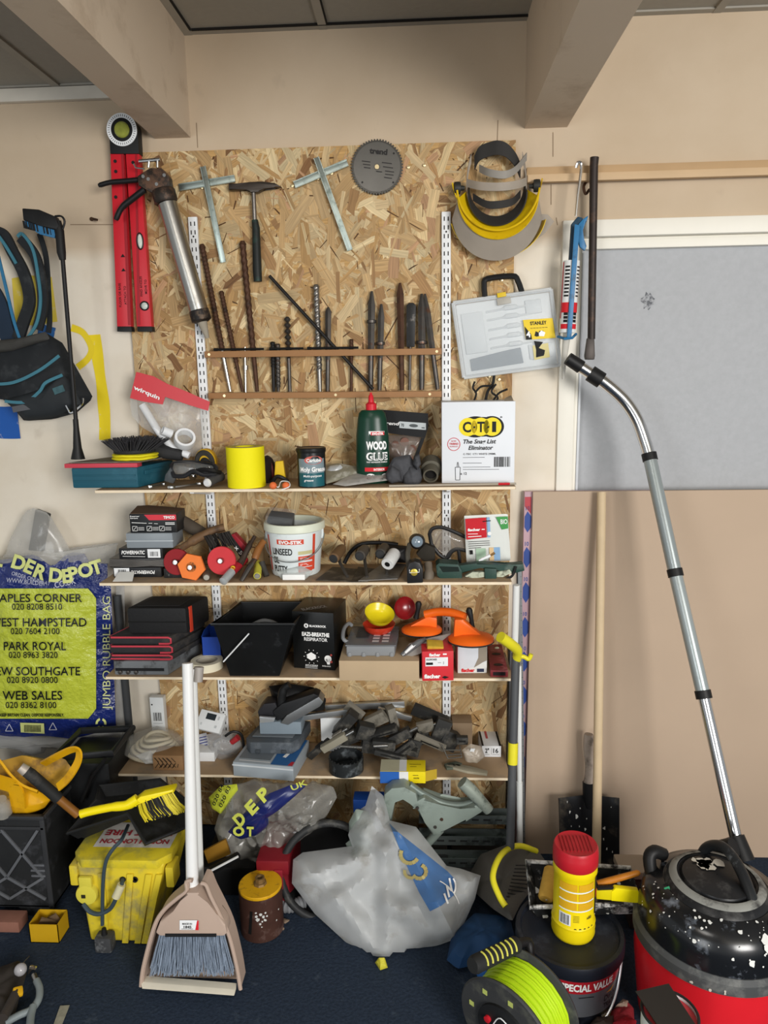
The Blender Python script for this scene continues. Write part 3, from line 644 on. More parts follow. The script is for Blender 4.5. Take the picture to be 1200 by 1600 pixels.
mb=MB().tube(smooth_path([S.p(.33,1.0,-.01),S.p(.34,1.18,-.01),S.p(.38,1.25,-.01),S.p(.63,1.24,-.01),S.p(.68,1.18,-.01),S.p(.71,1.0,-.01)],3),.0085,8); part(t,'carry_handle',mb,BLACK,'black handle')
mb=MB().box(0,.026,-.005,.008,0,.013,.001).xf(Matrix.Translation(S.p(.45,.98,.004))@Matrix.Rotation(math.radians(-9),4,'Y')); lt=part(t,'latch',mb,M('d9b81a',.5),'yellow latch')
mb=MB().ext([S.p(u,v,.001) for u,v in ((.44,.88),(.58,.89),(.58,.98),(.44,.97))],(0,-.004,0),.001); part(t,'latch_plate',mb,M('b4b0a6',.4,trans=.2))
o2=at(822,531,Yk-.004); X2=at(868,528,Yk-.004)-o2; U2=at(817,500,Yk-.004)-o2; Z=Face(o2,X2,U2,Vector((0,-1,0)))
lb=part(t,'label_card',MB().ext([Z.p(0,0,.0006),Z.p(1,0,.0006),Z.p(1,1,.0006),Z.p(0,1,.0006)],(0,-.0008,0)),M('e8c81a',.5,var=.02),'yellow label card')
mb=MB(); pol(mb,Z,[(0,0),(.2,0),(.2,.25),(.02,.68)],.002); text(mb,Z,'STANLEY',.5,.72,.17,.56,d=.002,bold=.04)
for k in range(6): line(mb,Z,(.2+.1*k,.56),(.28+.1*k,.555),.0014,.002)
mb.poly([Z.p(.3+.33*a,.12+.28*b,.002) for a,b in ((0,.2),(.2,0),(.5,.1),(.6,.5),(.9,.3),(1,1),(.55,1),(.5,.7),(.2,1))]); part(lb,'print',mb,INK,'black print')
mb=MB(); text(mb,Z,'4',.1,.12,.3,d=.003,bold=.03); pol(mb,Z,[(.45,.15),(.62,.12),(.68,.3),(.56,.42),(.46,.3)],.0025); part(lb,'print',mb,LETW,'white print')
mb=MB().ext([S.p(u,v,.001) for u,v in ((.74,.11),(.9,.12),(.9,.31),(.74,.3))],(0,-.0008,0)); st=part(t,'inner_label',mb,M('d8c65a',.5),'small yellow inner label')
mb=MB(); pol(mb,S,[(.76,.14),(.84,.15),(.86,.22),(.8,.26),(.85,.33),(.76,.36),(.77,.24)],.003); text(mb,S,'20',.82,.16,.06,d=.0035); part(st,'print',mb,INK)
# cables under the case
for i,pts in enumerate(([(772,586),(770,600),(762,612),(757,634)],[(742,596),(739,606),(744,616),(737,634)],[(775,600),(768,612),(778,622),(766,634)],[(793,608),(780,614),(772,624),(767,632)],[(768,603),(752,604),(742,614)])):
    solo('cable',MB().tube(smooth_path(pxs([(x,y,-.04-.006*i) for x,y in pts]),5),.0032 if i!=0 else .0045,8),BLACK,('thick black cable end dangling below the clear tool case','leftmost thin black cable above the white carton','black cable crossing over the others above the white carton','rightmost thin black cable curling above the white carton','looped black cable just under the clear tool case')[i],'cable')
# ---------------- batten: skeleton gun, iron bar ----------------
Yc=-.09; t=T('caulking_gun','blue skeleton caulking gun holding a white sealant cartridge, hung from the timber batten','caulking gun',at(886,528,Yc))
CB=M('2a6f9e',.4,var=.12,dirt='1d4f70',dscale=30)
mb=MB().tube(smooth_path(pxs([(900,262,Yc),(903,254,Yc-.004),(908,256,Yc),(907,275,Yc),(903,305,Yc),(900,338,Yc)]),4),.0042,8); part(t,'plunger_rod',mb,CHROME)
c0,c1=at(893,408,Yc),at(886,520,Yc); d=(c1-c0).normalized()
part(t,'cartridge',MB().cyl(c0,c1,.0235),M('e5e6e4',.4,var=.02)); 
part(t,'nozzle',MB().cyl(c1,at(882,558,Yc),.009,.004),M('d9d9d4',.4,trans=.3)) if 0 else part(t,'nozzle',MB().tube([c1,at(881,566,Yc+.01),at(880,592,Yc+.02)],[.012,.008,.004],12),M('c9c6bd',.4,trans=.3))
up_=-d; xx=Vector((up_.z,0,-up_.x)); 
class _C:
    w=.046; h=(c1-c0).length
    def p(s,u,v,d_=0):
        a=(u-.5)*PI*.95; return c1+up_*(s.h*v)+xx*(math.sin(a)*(.0236+d_))+Vector((0,-math.cos(a)*(.0236+d_),0))
Z=_C(); mb=MB()
for v0,v1 in ((.28,.42),(.05,.12)): rect(mb,Z,.12,v0,.95,v1,.0005,8)
rect(mb,Z,.02,.2,.1,.98,.0005,3); rect(mb,Z,.92,.1,.97,.95,.0005,3); part(t,'cartridge_print',mb,LETR,'red print')
mb=MB(); 
for k in range(9): rect(mb,Z,.2,.9-.05*k,.4,.925-.05*k,.0007,4); rect(mb,Z,.7,.9-.05*k,.9,.92-.05*k,.0007,4)
for k in range(3):
    for j in range(3): rect(mb,Z,.25+.2*j,.14+.05*k,.42+.2*j,.18+.05*k,.0008,2)
part(t,'cartridge_print',mb,INK,'black print')
part(t,'frame_bar',MB().pix([(898,350),(906,352),(893,527),(886,527)],Yc-.03,.006,.001),CB,'blue frame bar')
part(t,'end_hook',MB().tube(pxs([(872,526,Yc),(882,529,Yc-.028),(894,528,Yc-.028),(900,522,Yc)]),.004,8),CB)
part(t,'frame_plate',MB().pix([(893,350),(903,338),(911,340),(907,368),(900,380),(897,408),(889,408)],Yc-.006,.014,.003),M('1d3d52',.5,var=.3))
part(t,'trigger',MB().pix([(904,350),(911,342),(920,336),(917,345),(909,360),(911,374),(917,384),(914,392),(906,386),(902,370)],Yc-.012,.012,.003),CB)
Yi=-.06; t=T('iron_bar','long dark iron pry bar hung upright in front of the timber batten and boarded window','bar',at(922,562,Yi))
part(t,'shaft',MB().tube(pxs([(929,246,Yi),(928,258,Yi),(926,400,Yi),(924,530,Yi)]),[.0125,.0118,.0112,.0112],14),M('3a3330',.5,.5,var=.3,dirt='5a463a',dscale=20))
part(t,'flattened_end',MB().pix([(918,528),(929,528),(930,556),(929,562),(915,562),(914,556)],Yi-.008,.016,.003),M('3d3835',.45,.6,var=.3))
mb=MB().tube(smooth_path(pxs([(916,284,-.005),(912,292,-.03),(915,303,-.035),(921,296,-.03)]),5),.004,8); solo('hook',mb,RUST,'dark metal hook under the timber batten, behind the iron bar','hook')
# ---------------- left of the panel ----------------
# backpack style tool bag
BAG=M('1e2124',.75,var=.3,scale=30,dirt='35383a',dscale=14,dthr=.6); TEAL=M('3d7484',.6,var=.15)
Yp=-.05; t=T('tool_bag','black canvas tool bag with teal edging and straps, hung on the wall far left','bag',at(60,650,-.03))
def bl(pts,f_,nm,m,Y=Yp,lab=None,**k): return part(t,nm,MB().pillow(pxs([(x,y,Y) for x,y in pts]),f_,.012,**k),m,lab)
bl([(-30,545),(30,528),(72,520),(98,536),(118,572),(146,622),(120,645),(84,655),(38,658),(10,625),(-30,620)],.06,'pouch_body',BAG,amp=.006,seed=3)
bl([(6,625),(70,606),(98,585),(112,600),(128,632),(84,652),(40,656)],.025,'front_pocket',M('25292c',.7,var=.25,scale=25),Y=Yp-.055,amp=.004,seed=4)
bl([(-30,535),(30,528),(72,518),(78,530),(20,548),(-30,555)],.012,'top_flap',M('3a3936',.7,var=.3,scale=40),Y=Yp-.05,seed=6)
def st(pts,wd,m,nm,Y=Yp,th=.006,lab=None):
    L_=smooth_path(pxs([(x,y,Y) if len(q)==2 else (x,y,q[2]) for q in pts for x,y in [q[:2]]]),6); N_=len(L_)
    def fn(a,b):
        i=min(int(a*(N_-1)),N_-2); q=L_[i].lerp(L_[i+1],a*(N_-1)-i); d_=(L_[i+1]-L_[i]).normalized(); return q+Vector((d_.z,0,-d_.x))*(b-.5)*wd
    mb=MB().grid(fn,N_*2,1); mb.solid(th); return part(t,nm,mb,m,lab)
st([(-25,362),(5,366),(22,395),(40,430),(48,470),(38,505),(30,530)],.034,BAG,'shoulder_strap',-.06,.012)
st([(-25,352),(5,366),(24,390)],.02,BAG,'shoulder_strap',-.05,.012)
for pts in ([(28,370),(36,366),(52,390),(60,430),(64,470),(58,505),(44,528)],[(-5,364),(10,385),(26,412)],):
    st(pts,.009,TEAL,'edging',-.076,.004,'teal edging')
st([(34,372),(56,400),(66,440),(68,480),(60,515)],.03,BAG,'shoulder_strap',-.065,.01)
st([(62,365),(72,400),(76,450),(78,500),(76,520)],.016,BAG,'webbing_strap',-.05,.003)
st([(55,355),(70,345),(82,345)],.02,BAG,'hanging_loop',-.05,.004)
st([(-30,430),(-2,470),(12,520),(22,535)],.05,M('1a2a3c',.7,var=.2),'back_panel',-.055,.01)
st([(-2,400),(10,450),(22,500),(32,530)],.009,M('2e6f95',.6),'edging',-.07,.004,'blue edging')
for pts in ([(-20,600),(20,598),(60,580),(93,556)],[(8,627),(40,628),(62,612),(72,598),(98,586)]): st(pts,.009,TEAL,'edging',-.125,.003,'teal edging')
st([(96,618),(106,638),(112,645),(128,632),(130,622)],.004,CHROME,'wire_clip',-.12,.003)
st([(84,612),(100,606)],.02,M('3a5a60',.6,var=.5,scale=80),'stitched_tag',-.13,.002)
st([(20,640),(52,634)],.018,M('55565a',.7),'reflective_tag',-.125,.002)
# long-handled brush
Yn=-.15; t=T('snow_brush','long black telescopic brush with a blue edged head, leaning upright beside the tool bag','brush',at(122,715,Yn))
mb=MB().tube(pxs([(98,405,Yn),(119,662,Yn)]),.0062,12); part(t,'pole',mb,BLACK)
part(t,'grip',MB().tube(pxs([(91,345,Yn),(93,360,Yn),(96,395,Yn),(98,406,Yn)]),[.008,.0125,.0125,.009],12),M('191919',.6))
part(t,'brush_head',MB().pix([(34,325),(60,327),(86,338),(92,352),(88,360),(60,352),(36,344)],Yn-.012,.024,.004),BLACK)
mb=MB(); 
for k in range(36): 
    a=at(36+54*k/36,345+14*k/36,Yn-.008+.016*random.random()); mb.tube([a,a+Vector((.002,0,-.02))],.0022,4)
part(t,'bristles',mb,M('1d1d1e',.8))
part(t,'squeegee_edge',MB().pix([(38,344),(60,350),(87,360),(85,372),(62,366),(40,352)],Yn-.006,.008,.001),M('2c6a94',.5),'blue edge')
part(t,'scraper_base',MB().tube(pxs([(118,655,Yn),(119,668,Yn),(121,700,Yn),(122,717,Yn)]),[.008,.0085,.013,.021],14),M('1b1b1b',.5))
part(t,'clip',MB().tube(smooth_path(pxs([(86,338,Yn-.01),(96,338,Yn-.012),(101,346,Yn-.012),(98,358,Yn-.01)]),4),.003,6),BLACK)
# ---------------- things on the shelves ----------------
def carton(name,label,cat,x0,x1,yt,yb,Z,depth,mat,rz=0,group=None,bev=.0015,bodyname='body'):
    xa,xb,Y,zt=fit(x0,x1,yt,yb,Z); h=zt-Z; wd=xb-xa
    t=T(name,label,cat,((xa+xb)/2,Y+depth/2,Z+.0006),(0,0,math.radians(rz)),group); m=WM[t]
    part(t,bodyname,MB().box(-wd/2,wd/2,-depth/2,depth/2,0,h,bev),mat,local=True)
    R=m.to_3x3(); o=m@Vector((-wd/2,-depth/2,0))
    S=Face(o,R@Vector((wd,0,0)),R@Vector((0,0,h))); t2=Face(m@Vector((-wd/2,-depth/2,h)),R@Vector((wd,0,0)),R@Vector((0,depth,0)))
    return t,S,t2
def onshelf(px,py,Z): return flo(px,py,Z)
Z1,Z2,Z3,Z4=ZS
# --- top shelf ---
# teal power tool case
xa,xb,Y,zt=fit(112,215,728,763,Z1)
TC=M('1f5566',.5,var=.08,dirt='2c6273',dscale=10,dthr=.6)
tc=t=T('power_tool_case','teal plastic power tool case overhanging the left end of the top shelf','case',((xa+xb)/2,Y+.11,Z1+.0006))
h=zt-Z1
x1=at(215,745,Y).x
mb=MB().ext([(xa,Y,Z1+.0006),(x1,Y,Z1+.0006),(x1+.047,Y+.185,Z1+.0006),(xa+.03,Y+.185,Z1+.0006)],(0,0,h*.92),.006); part(t,'case_body',mb,TC)
mb=MB()
for k in (.3,.55): mb.box(xa+.006,x1-.006,Y-.003,Y,Z1+h*k,Z1+h*k+.004,.001)
part(t,'ribs',mb,TC)
part(t,'side_latch',MB().box(0,.003,0,.1,0,.012,.001).xf(Matrix.Translation((x1+.01,Y+.03,Z1+h*.55))@Matrix.Rotation(-math.atan2(.05,.2),4,'Z')),TC)
zc=Z1+h*.92+.0008
xr0,xr1=at(101,728,Y-.004).x,at(215,728,Y-.004).x
solo('straight_edge',MB().box(xr0,xr1,Y-.006,Y+.03,zc,zc+.0125,.001),M('c5404e',.45,var=.06),'red anodised straight edge lying along the front of the teal case','straight edge')
zc+=.0133
solo('sanding_sheet',MB().ext([(xa+.0,Y+.002,zc),(x1+.01,Y+.002,zc),(x1+.055,Y+.17,zc),(xa+.08,Y+.17,zc)],(0,0,.003)),M('6d675d',.8,var=.15,scale=40,dirt='8d8577',dscale=12),'flat grey-brown board lying on top of the teal case','board')
zb=zc+.0036
# scrubbing brush disc on yellow pads
c=Vector((at(208,712,Y+.06).x,Y+.075,zb))
for i in range(2):
    mb=MB().lathe([(.064,0),(.068,.003),(.068,.006),(.064,.0085)],c+Vector((.002*i,0,.009*i)),(0,0,1),36); mb.jit(.002,40,i); solo('polishing_pad',mb,M('e8dc22',.75,var=.12,scale=60),('lower yellow pad under the grey round brush','upper yellow pad directly under the grey round brush')[i],'pad')
cb=c+Vector((.0,0,.0195))
t=T('brush_disc','round scrubbing brush with long charcoal bristles lying on two yellow pads','brush',cb)
part(t,'backing_plate',MB().lathe([(.06,0),(.062,.004),(.06,.01)],cb,(0,0,1),32),M('2a2a2b',.6))
mb=MB()
for k in range(520):
    a=random.uniform(0,2*PI); r=random.uniform(.02,.068); b0=cb+Vector((r*math.cos(a)*.9,r*math.sin(a)*.9,.008)); l=random.uniform(.034,.042); o=.42+.5*(r/.07)
    mb.tube([b0,b0+Vector((math.cos(a)*l*o*1.2+.008,math.sin(a)*l*o,l*.95*(1.2-r*6)))],[.0018,.0012],4)
part(t,'bristles',mb,M('3c3c3f',.7,var=.3,scale=80))
t=T('brush_disc','dark flat brush partly hidden behind the round grey brush, under the clear bag','brush',at(262,712,-.09))
mb=MB().tube(pxs([(226,700,-.085),(250,704,-.085),(285,712,-.085)]),[.02,.024,.018],10).jit(.004,60,2); part(t,'bristles',mb,M('303031',.8,var=.3))
# wirquin bag with white pipe fittings, leaning
Yw=-.07; P=lambda x,y,Y=Yw:at(x,y,Y)
t=T('parts_bag','clear plastic bag with a red header card and white pipe fittings','bag',at(270,715,Yw))
out=[(203,628),(214,583),(328,627),(322,690),(306,714),(288,712),(262,690),(222,668),(206,650)]
part(t,'clear_film',MB().pillow(pxs([(x,y,Yw) for x,y in out]),.028,.012,amp=.005,freq=26,seed=9),M('dcdcd8',.18,trans=.74,spec=.8,var=.05),'clear film')
hdr=[(203,622),(213,581),(240,588),(262,600),(290,611),(328,628),(325,642),(296,633),(258,620),(254,632),(222,627)]
part(t,'header_card',MB().pix(hdr,Yw-.031,.002),M('c8242e',.3,var=.06),'red header card')
o=at(207,609,Yw-.0335); X=at(249,627,Yw-.0335)-o; U=Vector((-X.z,0,X.x)).normalized()*-1*-.02; S=Face(o,X,U if U.z>0 else -U,Vector((0,-1,0))); mb=MB(); text(mb,S,'wirquin',.02,.2,.62,.96,al='l',bold=.03); part(t,'lettering',mb,LETW,'white lettering')
part(t,'fitting',MB().tube(smooth_path(pxs([(222,632,Yw-.008),(236,655,Yw-.008),(252,680,Yw-.01),(272,700,Yw-.012),(296,712,Yw-.012)]),4),.0115,10),M('e6e8ea',.4,var=.03),'white pipe')
q=at(288,690,Yw-.02); part(t,'fitting',MB().lathe([(.031,0),(.033,.008),(.031,.03),(.024,.03),(.024,0)],q,(.35,-.7,.5),26,False),M('eceef0',.4,var=.03),'white ring nut')
part(t,'fitting',MB().lathe([(.014,0),(.014,.03),(.01,.03),(.01,0)],at(268,678,Yw-.02),(-.7,-.5,.4),18,False),M('e6e8ea',.4))
# goggles, strap, spanners, screwdriver, ear cup in a heap
def sphere_thing(): pass
Yg=-.17; t=T('goggles','clear safety goggles with a thick black frame lying right of the teal case','goggles',onshelf(280,748,Z1))
part(t,'frame',MB().tube(smooth_path(pxs([(268,735,Yg),(270,725,Yg+.02),(290,722,Yg+.04),(318,724,Yg+.04),(336,728,Yg),(336,740,Yg-.015),(318,742,Yg-.02),(302,736,Yg-.02),(288,744,Yg-.02),(272,744,Yg-.015)]),4),.0065,8,closed=True),M('26272a',.35))
part(t,'lens',MB().pillow(pxs([(268,735,Yg),(272,724,Yg),(300,722,Yg),(336,728,Yg),(335,741,Yg),(302,738,Yg),(274,746,Yg)]),.014,.004,amp=.001),M('6d7070',.1,trans=.5,spec=.8))
part(t,'side_shield',MB().pix([(258,742),(266,730),(276,745),(270,756),(256,752)],Yg-.01,.01,.003),M('53575a',.3,trans=.45))
part(t,'strap',MB().tube(smooth_path(pxs([(300,738,Yg-.012),(318,734,Yg-.02),(334,736,Yg-.02),(344,738,Yg)]),4),.0075,6),BLACK)
q=at(321,722,-.12); t=T('ear_defender','ear defender cup with a dark foam pad and yellow rim standing behind the goggles','ear defender',q)
part(t,'cup',MB().lathe([(.024,.03),(.034,.02),(.036,0),(.033,-.004)],q,(.1,1,.15),26,sx=.95,sy=1.15),M('caa021',.45),'yellow cup')
part(t,'cushion',MB().lathe([(.033,0),(.034,.006),(.029,.012),(.02,.01),(.018,.002)],q,(-.1,-1,-.1),26,sx=.95,sy=1.15,cap=True),M('35332f',.75,var=.2))
part(t,'foam',MB().lathe([(.018,0),(.012,.004),(.001,.004)],q+Vector((0,-.003,0)),(-.1,-1,-.1),20),M('201f1e',.9))
def spanner(a,b,label,w=.011):
    p,q=onshelf(*a,Z1+.004),onshelf(*b,Z1+.004); d=(q-p).normalized(); t=T('spanner',label,'spanner',(p+q)/2-Vector((0,0,.0035)))
    n=Vector((-d.y,d.x,0)); part(t,'shank',MB().ext([p-n*w*.4,q-n*w*.4,q+n*w*.4,p+n*w*.4],(0,0,.005),.001),STEEL)
    for e,s in ((p,-1),(q,1)):
        an=math.atan2(d.y*s,d.x*s); pts=[e+Vector((math.cos(an+PI+.0+a2)*w,math.sin(an+PI+a2)*w,0)) for a2 in [ -PI*.0+2*PI*k/18 for k in range(18)] if abs(((a2+PI)%(2*PI))-PI)<2.6]
        pts=[e+Vector((math.cos(an+a2)*w,math.sin(an+a2)*w,0)) for a2 in [.55+(2*PI-1.1)*k/16 for k in range(17)]]+[e-d*s*w*.1]
        part(t,'jaw',MB().ext(pts,(0,0,.0065),.0008),STEEL)
spanner((268,763),(312,757),'larger chrome spanner lying in front of the goggles')
spanner((236,762),(256,758),'small spanner lying against the teal case',.007)
Y_=flo(298,757,Z1).y
q=at(299,752,-.2); solo('steel_fitting',MB().lathe([(.008,0),(.012,.006),(.012,.02),(.007,.024)],onshelf(300,757,Z1)+Vector((0,0,.02)),(.5,-.4,.6),14),CHROME,'small chrome socket lying just behind the larger spanner','fitting')
q=onshelf(324,763,Z1)+Vector((0,0,.016)); d=Vector((.25,1,.12)).normalized()
t=T('screwdriver','screwdriver with a pale butt end and grey-black grip beside the yellow roll','screwdriver',q-Vector((0,0,.015)))
part(t,'handle',MB().lathe([(.006,-.002),(.013,.001),(.0145,.01),(.0135,.05),(.016,.08),(.008,.09)],q,d,16),M('47474a',.6)); part(t,'butt_cap',MB().lathe([(.001,-.004),(.009,-.0035),(.013,.001),(.0135,.006)],q-d*.001,d,16),M('d9dadb',.35)); part(t,'blade',MB().cyl(q+d*.085,q+d*.15,.004,.003,10),STEEL)
# yellow abrasive roll
xa,xb,Y,zt=fit(341,402,703,768,Z1); r=(xb-xa)/2; c=Vector(((xa+xb)/2,max(Y+r,SF+r*.92),Z1+.0006))
t=T('abrasive_roll','bright yellow roll of abrasive paper standing upright at the front of the top shelf','roll',c)
part(t,'paper',MB().lathe([(r*.5,0),(r,0),(r,zt-Z1),(r*.5,zt-Z1),(r*.5,0)],c,(0,0,1),40,False),M('f0e40a',.7,var=.03)); 
mb=MB(); 
for k in range(5): mb.lathe([(r*(.55+.09*k),0),(r*(.57+.09*k),0.0006),(r*(.59+.09*k),0)],c+Vector((0,0,zt-Z1)),(0,0,1),40,False)
part(t,'wound_edge',mb,M('a89a64',.8),'brown wound edge')
# small things behind and right of the roll
t=T('ear_defender','dark ear defender cup showing just right of the yellow roll','ear defender',at(408,735,-.12)); q=at(406,735,-.1)
part(t,'cup',MB().lathe([(.02,0),(.026,.008),(.03,.03),(.026,.04)],q,(1,-.4,0),20,sx=1,sy=1.6) ,M('1f1a1d',.5,var=.2))
t=T('paint_scraper','dark red plastic handle standing between the yellow roll and the small yellow clip','handle',at(420,762,-.1)); part(t,'handle',MB().pix([(415,722),(424,720),(428,740),(426,758),(416,752)],-.11,.02,.004),M('6d1a22',.4))
t=T('spring_clip','yellow plastic clip with a black mouth standing left of the grease tin','clip',onshelf(434,757,Z1)); mb=MB().pix([(430,721),(442,720),(446,748),(440,745),(434,746),(428,752)],-.14,.016,.003); part(t,'jaw',mb,YELP,'yellow jaw'); mb=MB().tube(smooth_path(pxs([(426,752,-.15),(432,745,-.15),(440,746,-.15),(450,752,-.14)]),4),.006,8); part(t,'grip',mb,BLACK)
t=T('ear_plugs','pair of orange ear plugs on a white wire band lying before the yellow clip','ear plugs',onshelf(436,766,Z1))
for x in (427,447): part(t,'plug',MB().ball(onshelf(x,765,Z1)+Vector((0,0,.0115)),(.011,.011,.011),14),M('e2703c',.6))
part(t,'band',MB().tube(smooth_path([onshelf(430,764,Z1)+Vector((0,-.004,.012)),onshelf(436,764,Z1)+Vector((0,-.006,.006)),onshelf(441,762,Z1)+Vector((0,-.01,.02)),onshelf(447,763,Z1)+Vector((.01,-.01,.02)),onshelf(451,765,Z1)+Vector((.004,-.008,.01)),onshelf(441,766,Z1)+Vector((0,-.01,.003))],4),.0016,6),WHITE)
# grease tin
def tin(x0,x1,yt,yb,Z): xa,xb,Y,zt=fit(x0,x1,yt,yb,Z); r=(xb-xa)/2; return Vector(((xa+xb)/2,Y+r,Z+.0006)),r,zt-Z
c,r,h=tin(456,503,704,767,Z1)
c.y=max(c.y,SF+r)
t=T('grease_tin','black and teal tin of grease with an oval red badge, standing on the top shelf','tin',c)
part(t,'can',MB().lathe([(r*.9,0),(r*.97,.002),(r*.97,h*.9),(r*.9,h*.92)],c,(0,0,1),36),M('17191b',.35)); part(t,'lid',MB().lathe([(r,h*.88),(r*1.02,h*.9),(r*1.02,h*.98),(r*.95,h),(r*.9,h*.985)],c,(0,0,1),36),M('161616',.4))
S=Cyl(c,r*.975,r*.975,h*.03,h*.85,-PI*.82,-PI*.12); mb=MB(); rect(mb,S,.05,0,1,.42,.0003,14); lb=part(t,'label_band',mb,M('1d5a63',.4),'teal lower band'); mb=MB(); rect(mb,S,.05,.42,1,.86,.0003,14); part(t,'label_band',mb,M('7f8f95',.4,var=.2),'grey upper band')
mb=MB(); disc(mb,S,.6,.82,.3,.0012,24,.13); mb2=MB(); text(mb2,S,'Carlube',.6,.77,.1,.46,d=.002,bold=.03); part(t,'badge',mb,M('b8422f',.4),'red oval badge')
text(mb2,S,'Moly Grease',.58,.47,.14,.86,d=.0016,bold=.03); text(mb2,S,'Multi-purpose',.55,.3,.07,.6,d=.0016,shear=.2); text(mb2,S,'grease',.42,.17,.07,.3,d=.0016,shear=.2); part(t,'lettering',mb2,LETW)
# flat packets in front of the glue
def packet(pts,Y,th,m,label,name='packet',prints=None,am=.002,cat='packet',ty=None):
    pp=[(at(x,y,Y) if ty is None else onshelf(x,y,ty)) for x,y in pts]; b=sum(pp,Vector())/len(pp)
    t=T(name,label,cat,b)
    nrm=(pp[1]-pp[0]).cross(pp[2]-pp[1]).normalized()
    if nrm.y>0: nrm=-nrm
    part(t,'sleeve',MB().pillow(pp,th,th*.6,nrm=nrm,amp=am,freq=30,seed=len(pts)),m)
    return t,pp,nrm
def tilted(pts,Z0,label,m,name='packet',cat='packet',front=-.225,back=-.09,lift=.05,am=.002):
    """packets lying on the shelf, rear edge propped up: rows decide the depth between front and back"""
    ys=[y for x,y in pts]; y0,y1=max(ys),min(ys); pp=[]
    for x,y in pts:
        k=(y0-y)/(y0-y1); pp.append(at(x,y,front+(back-front)*k))
    zmin=min(p.z for p in pp); sh=Vector((0,0,max(0,Z0+.004-zmin))); pp=[p+sh for p in pp]
    t=T(name,label,cat,sum(pp,Vector())/len(pp)); n=Vector((0,-.6,.8))
    part(t,'sleeve',MB().pillow(pp,.006,.003,nrm=n,amp=am,freq=35,seed=len(pts)+int(pts[0][0])),m); return t,pp,n
t,pp,n=tilted([(497,756),(512,732),(530,730),(562,736),(590,740),(575,746),(530,757),(505,764)],Z1,'olive printed packet lying in front of the green glue bottle',M('8f8c7b',.35,var=.35,scale=45,dirt='c9c8be',dscale=20),front=-.2)
t,pp,n=tilted([(520,764),(545,750),(572,742),(606,746),(618,752),(612,757),(575,762),(540,767)],Z1,'silver-grey printed packet with a red edge lying nearest the shelf front',M('a9a7a2',.3,var=.3,scale=40,dirt='4d4c4a',dscale=30,dthr=.62),front=-.232,back=-.12)
solo('film_wrap',MB().pillow(pxs([(500,742,-.12),(515,728,-.12),(532,726,-.12),(540,735,-.12),(525,744,-.12),(505,752,-.12)]),.02,.01,amp=.008,seed=5),FILM2,'scrap of crumpled clear film behind the olive packet','film')
# wood glue bottle
xa,xb,Y,zt=fit(559,608,641,756,Z1); Y=-.14; zt=at(583,641,Y).z; xa,xb=at(557,740,Y).x,at(609,740,Y).x; cx=(xa+xb)/2; a=(xb-xa)/2; c=Vector((cx,Y,Z1+.0006)); h=zt-Z1
t=T('glue_bottle','dark green wood glue bottle with a red nozzle cap on the top shelf','bottle',c)
prof=[(a*.9,0),(a,.006),(a,h*.35),(a*.97,h*.65),(a*.86,h*.88),(a*.78,h*.96),(a*.62,h),(a*.4,h*1.005)]
part(t,'bottle_body',MB().lathe(prof,c,(0,0,1),40,sx=1,sy=.58),M('123829',.3,var=.08))
zz=zt; part(t,'nozzle_cap',MB().lathe([(.016,0),(.0165,.018),(.013,.021),(.0085,.024),(.007,.042),(.004,.046),(.003,.052)],Vector((at(580,641,Y).x,Y,zz)),(0,0,1),20),M('cf2230',.4),'red nozzle cap')
class _G:
    w=2*a*.9; h=h
    def p(s,u,v,d=0):
        al=(u-.5)*PI*.86; rr=a*(1 if v<.4 else 1-.16*((v-.4)/.5)**1.6); return c+Vector((math.sin(al)*(rr+d),-math.cos(al)*(rr*.58+d),v*h))
S=_G(); mb=MB(); text(mb,S,'WOOD',.62,.475,.105,.5,bold=.05); text(mb,S,'GLUE',.63,.33,.1,.52,bold=.05); text(mb,S,'FAST BONDING FORMULA',.63,.29,.02,.5)
for u in (.46,.8): disc(mb,S,u,.1,.1,.0008)
rect(mb,S,.43,.655,.83,.72,.0006,6); part(t,'lettering',mb,LETW,'white print')
mb=MB(); rect(mb,S,.33,.17,.97,.225,.0006,8); rect(mb,S,.48,.665,.82,.71,.0012,6); part(t,'label_band',mb,LETR,'red bands')
mb=MB(); text(mb,S,'D1',.46,.075,.05,.11,d=.0014,bold=.04); text(mb,S,'1L',.8,.075,.05,.08,d=.0014,bold=.04); text(mb,S,'GLUE',.635,.335,.085,.44,d=.0018,bold=-.005); part(t,'print',mb,M('0f2c20',.4),'dark green print')
mb=MB(); text(mb,S,'INTERIOR',.66,.182,.03,.26,d=.0012,bold=.03); text(mb,S,'EVO-STIK',.65,.672,.03,.28,d=.002,bold=.05); part(t,'lettering',mb,LETW,'white lettering')
# black topped bag of sanding shapes
Yb=-.055; t=T('parts_bag','clear bag with a black header holding brown sanding pads, behind the glue bottle','bag',at(635,755,Yb))
part(t,'clear_film',MB().pillow(pxs([(x,y,Yb) for x,y in ((600,680),(664,680),(656,700),(648,722),(655,756),(606,756),(606,700))]),.022,.01,amp=.006,freq=30,seed=12),M('8d8078',.2,trans=.5,spec=.8))
mb=MB()
part(t,'header',MB().pix([(594,640),(669,646),(669,668),(664,684),(600,676),(600,650)],Yb-.024,.003),M('141415',.3),'black header')
mb=MB().pix([(658,684),(664,684),(650,722),(646,718)],Yb-.02,.004); part(t,'header',mb,M('141415',.3))
o=at(600,664,Yb-.0245); S=Face(o,at(669,668,Yb-.0245)-o,at(600,648,Yb-.0245)-o,Vector((0,-1,0))); mb=MB(); text(mb,S,'trend',.17,.05,.32,.36,shear=.2,bold=.02); part(t,'lettering',mb,LETW)
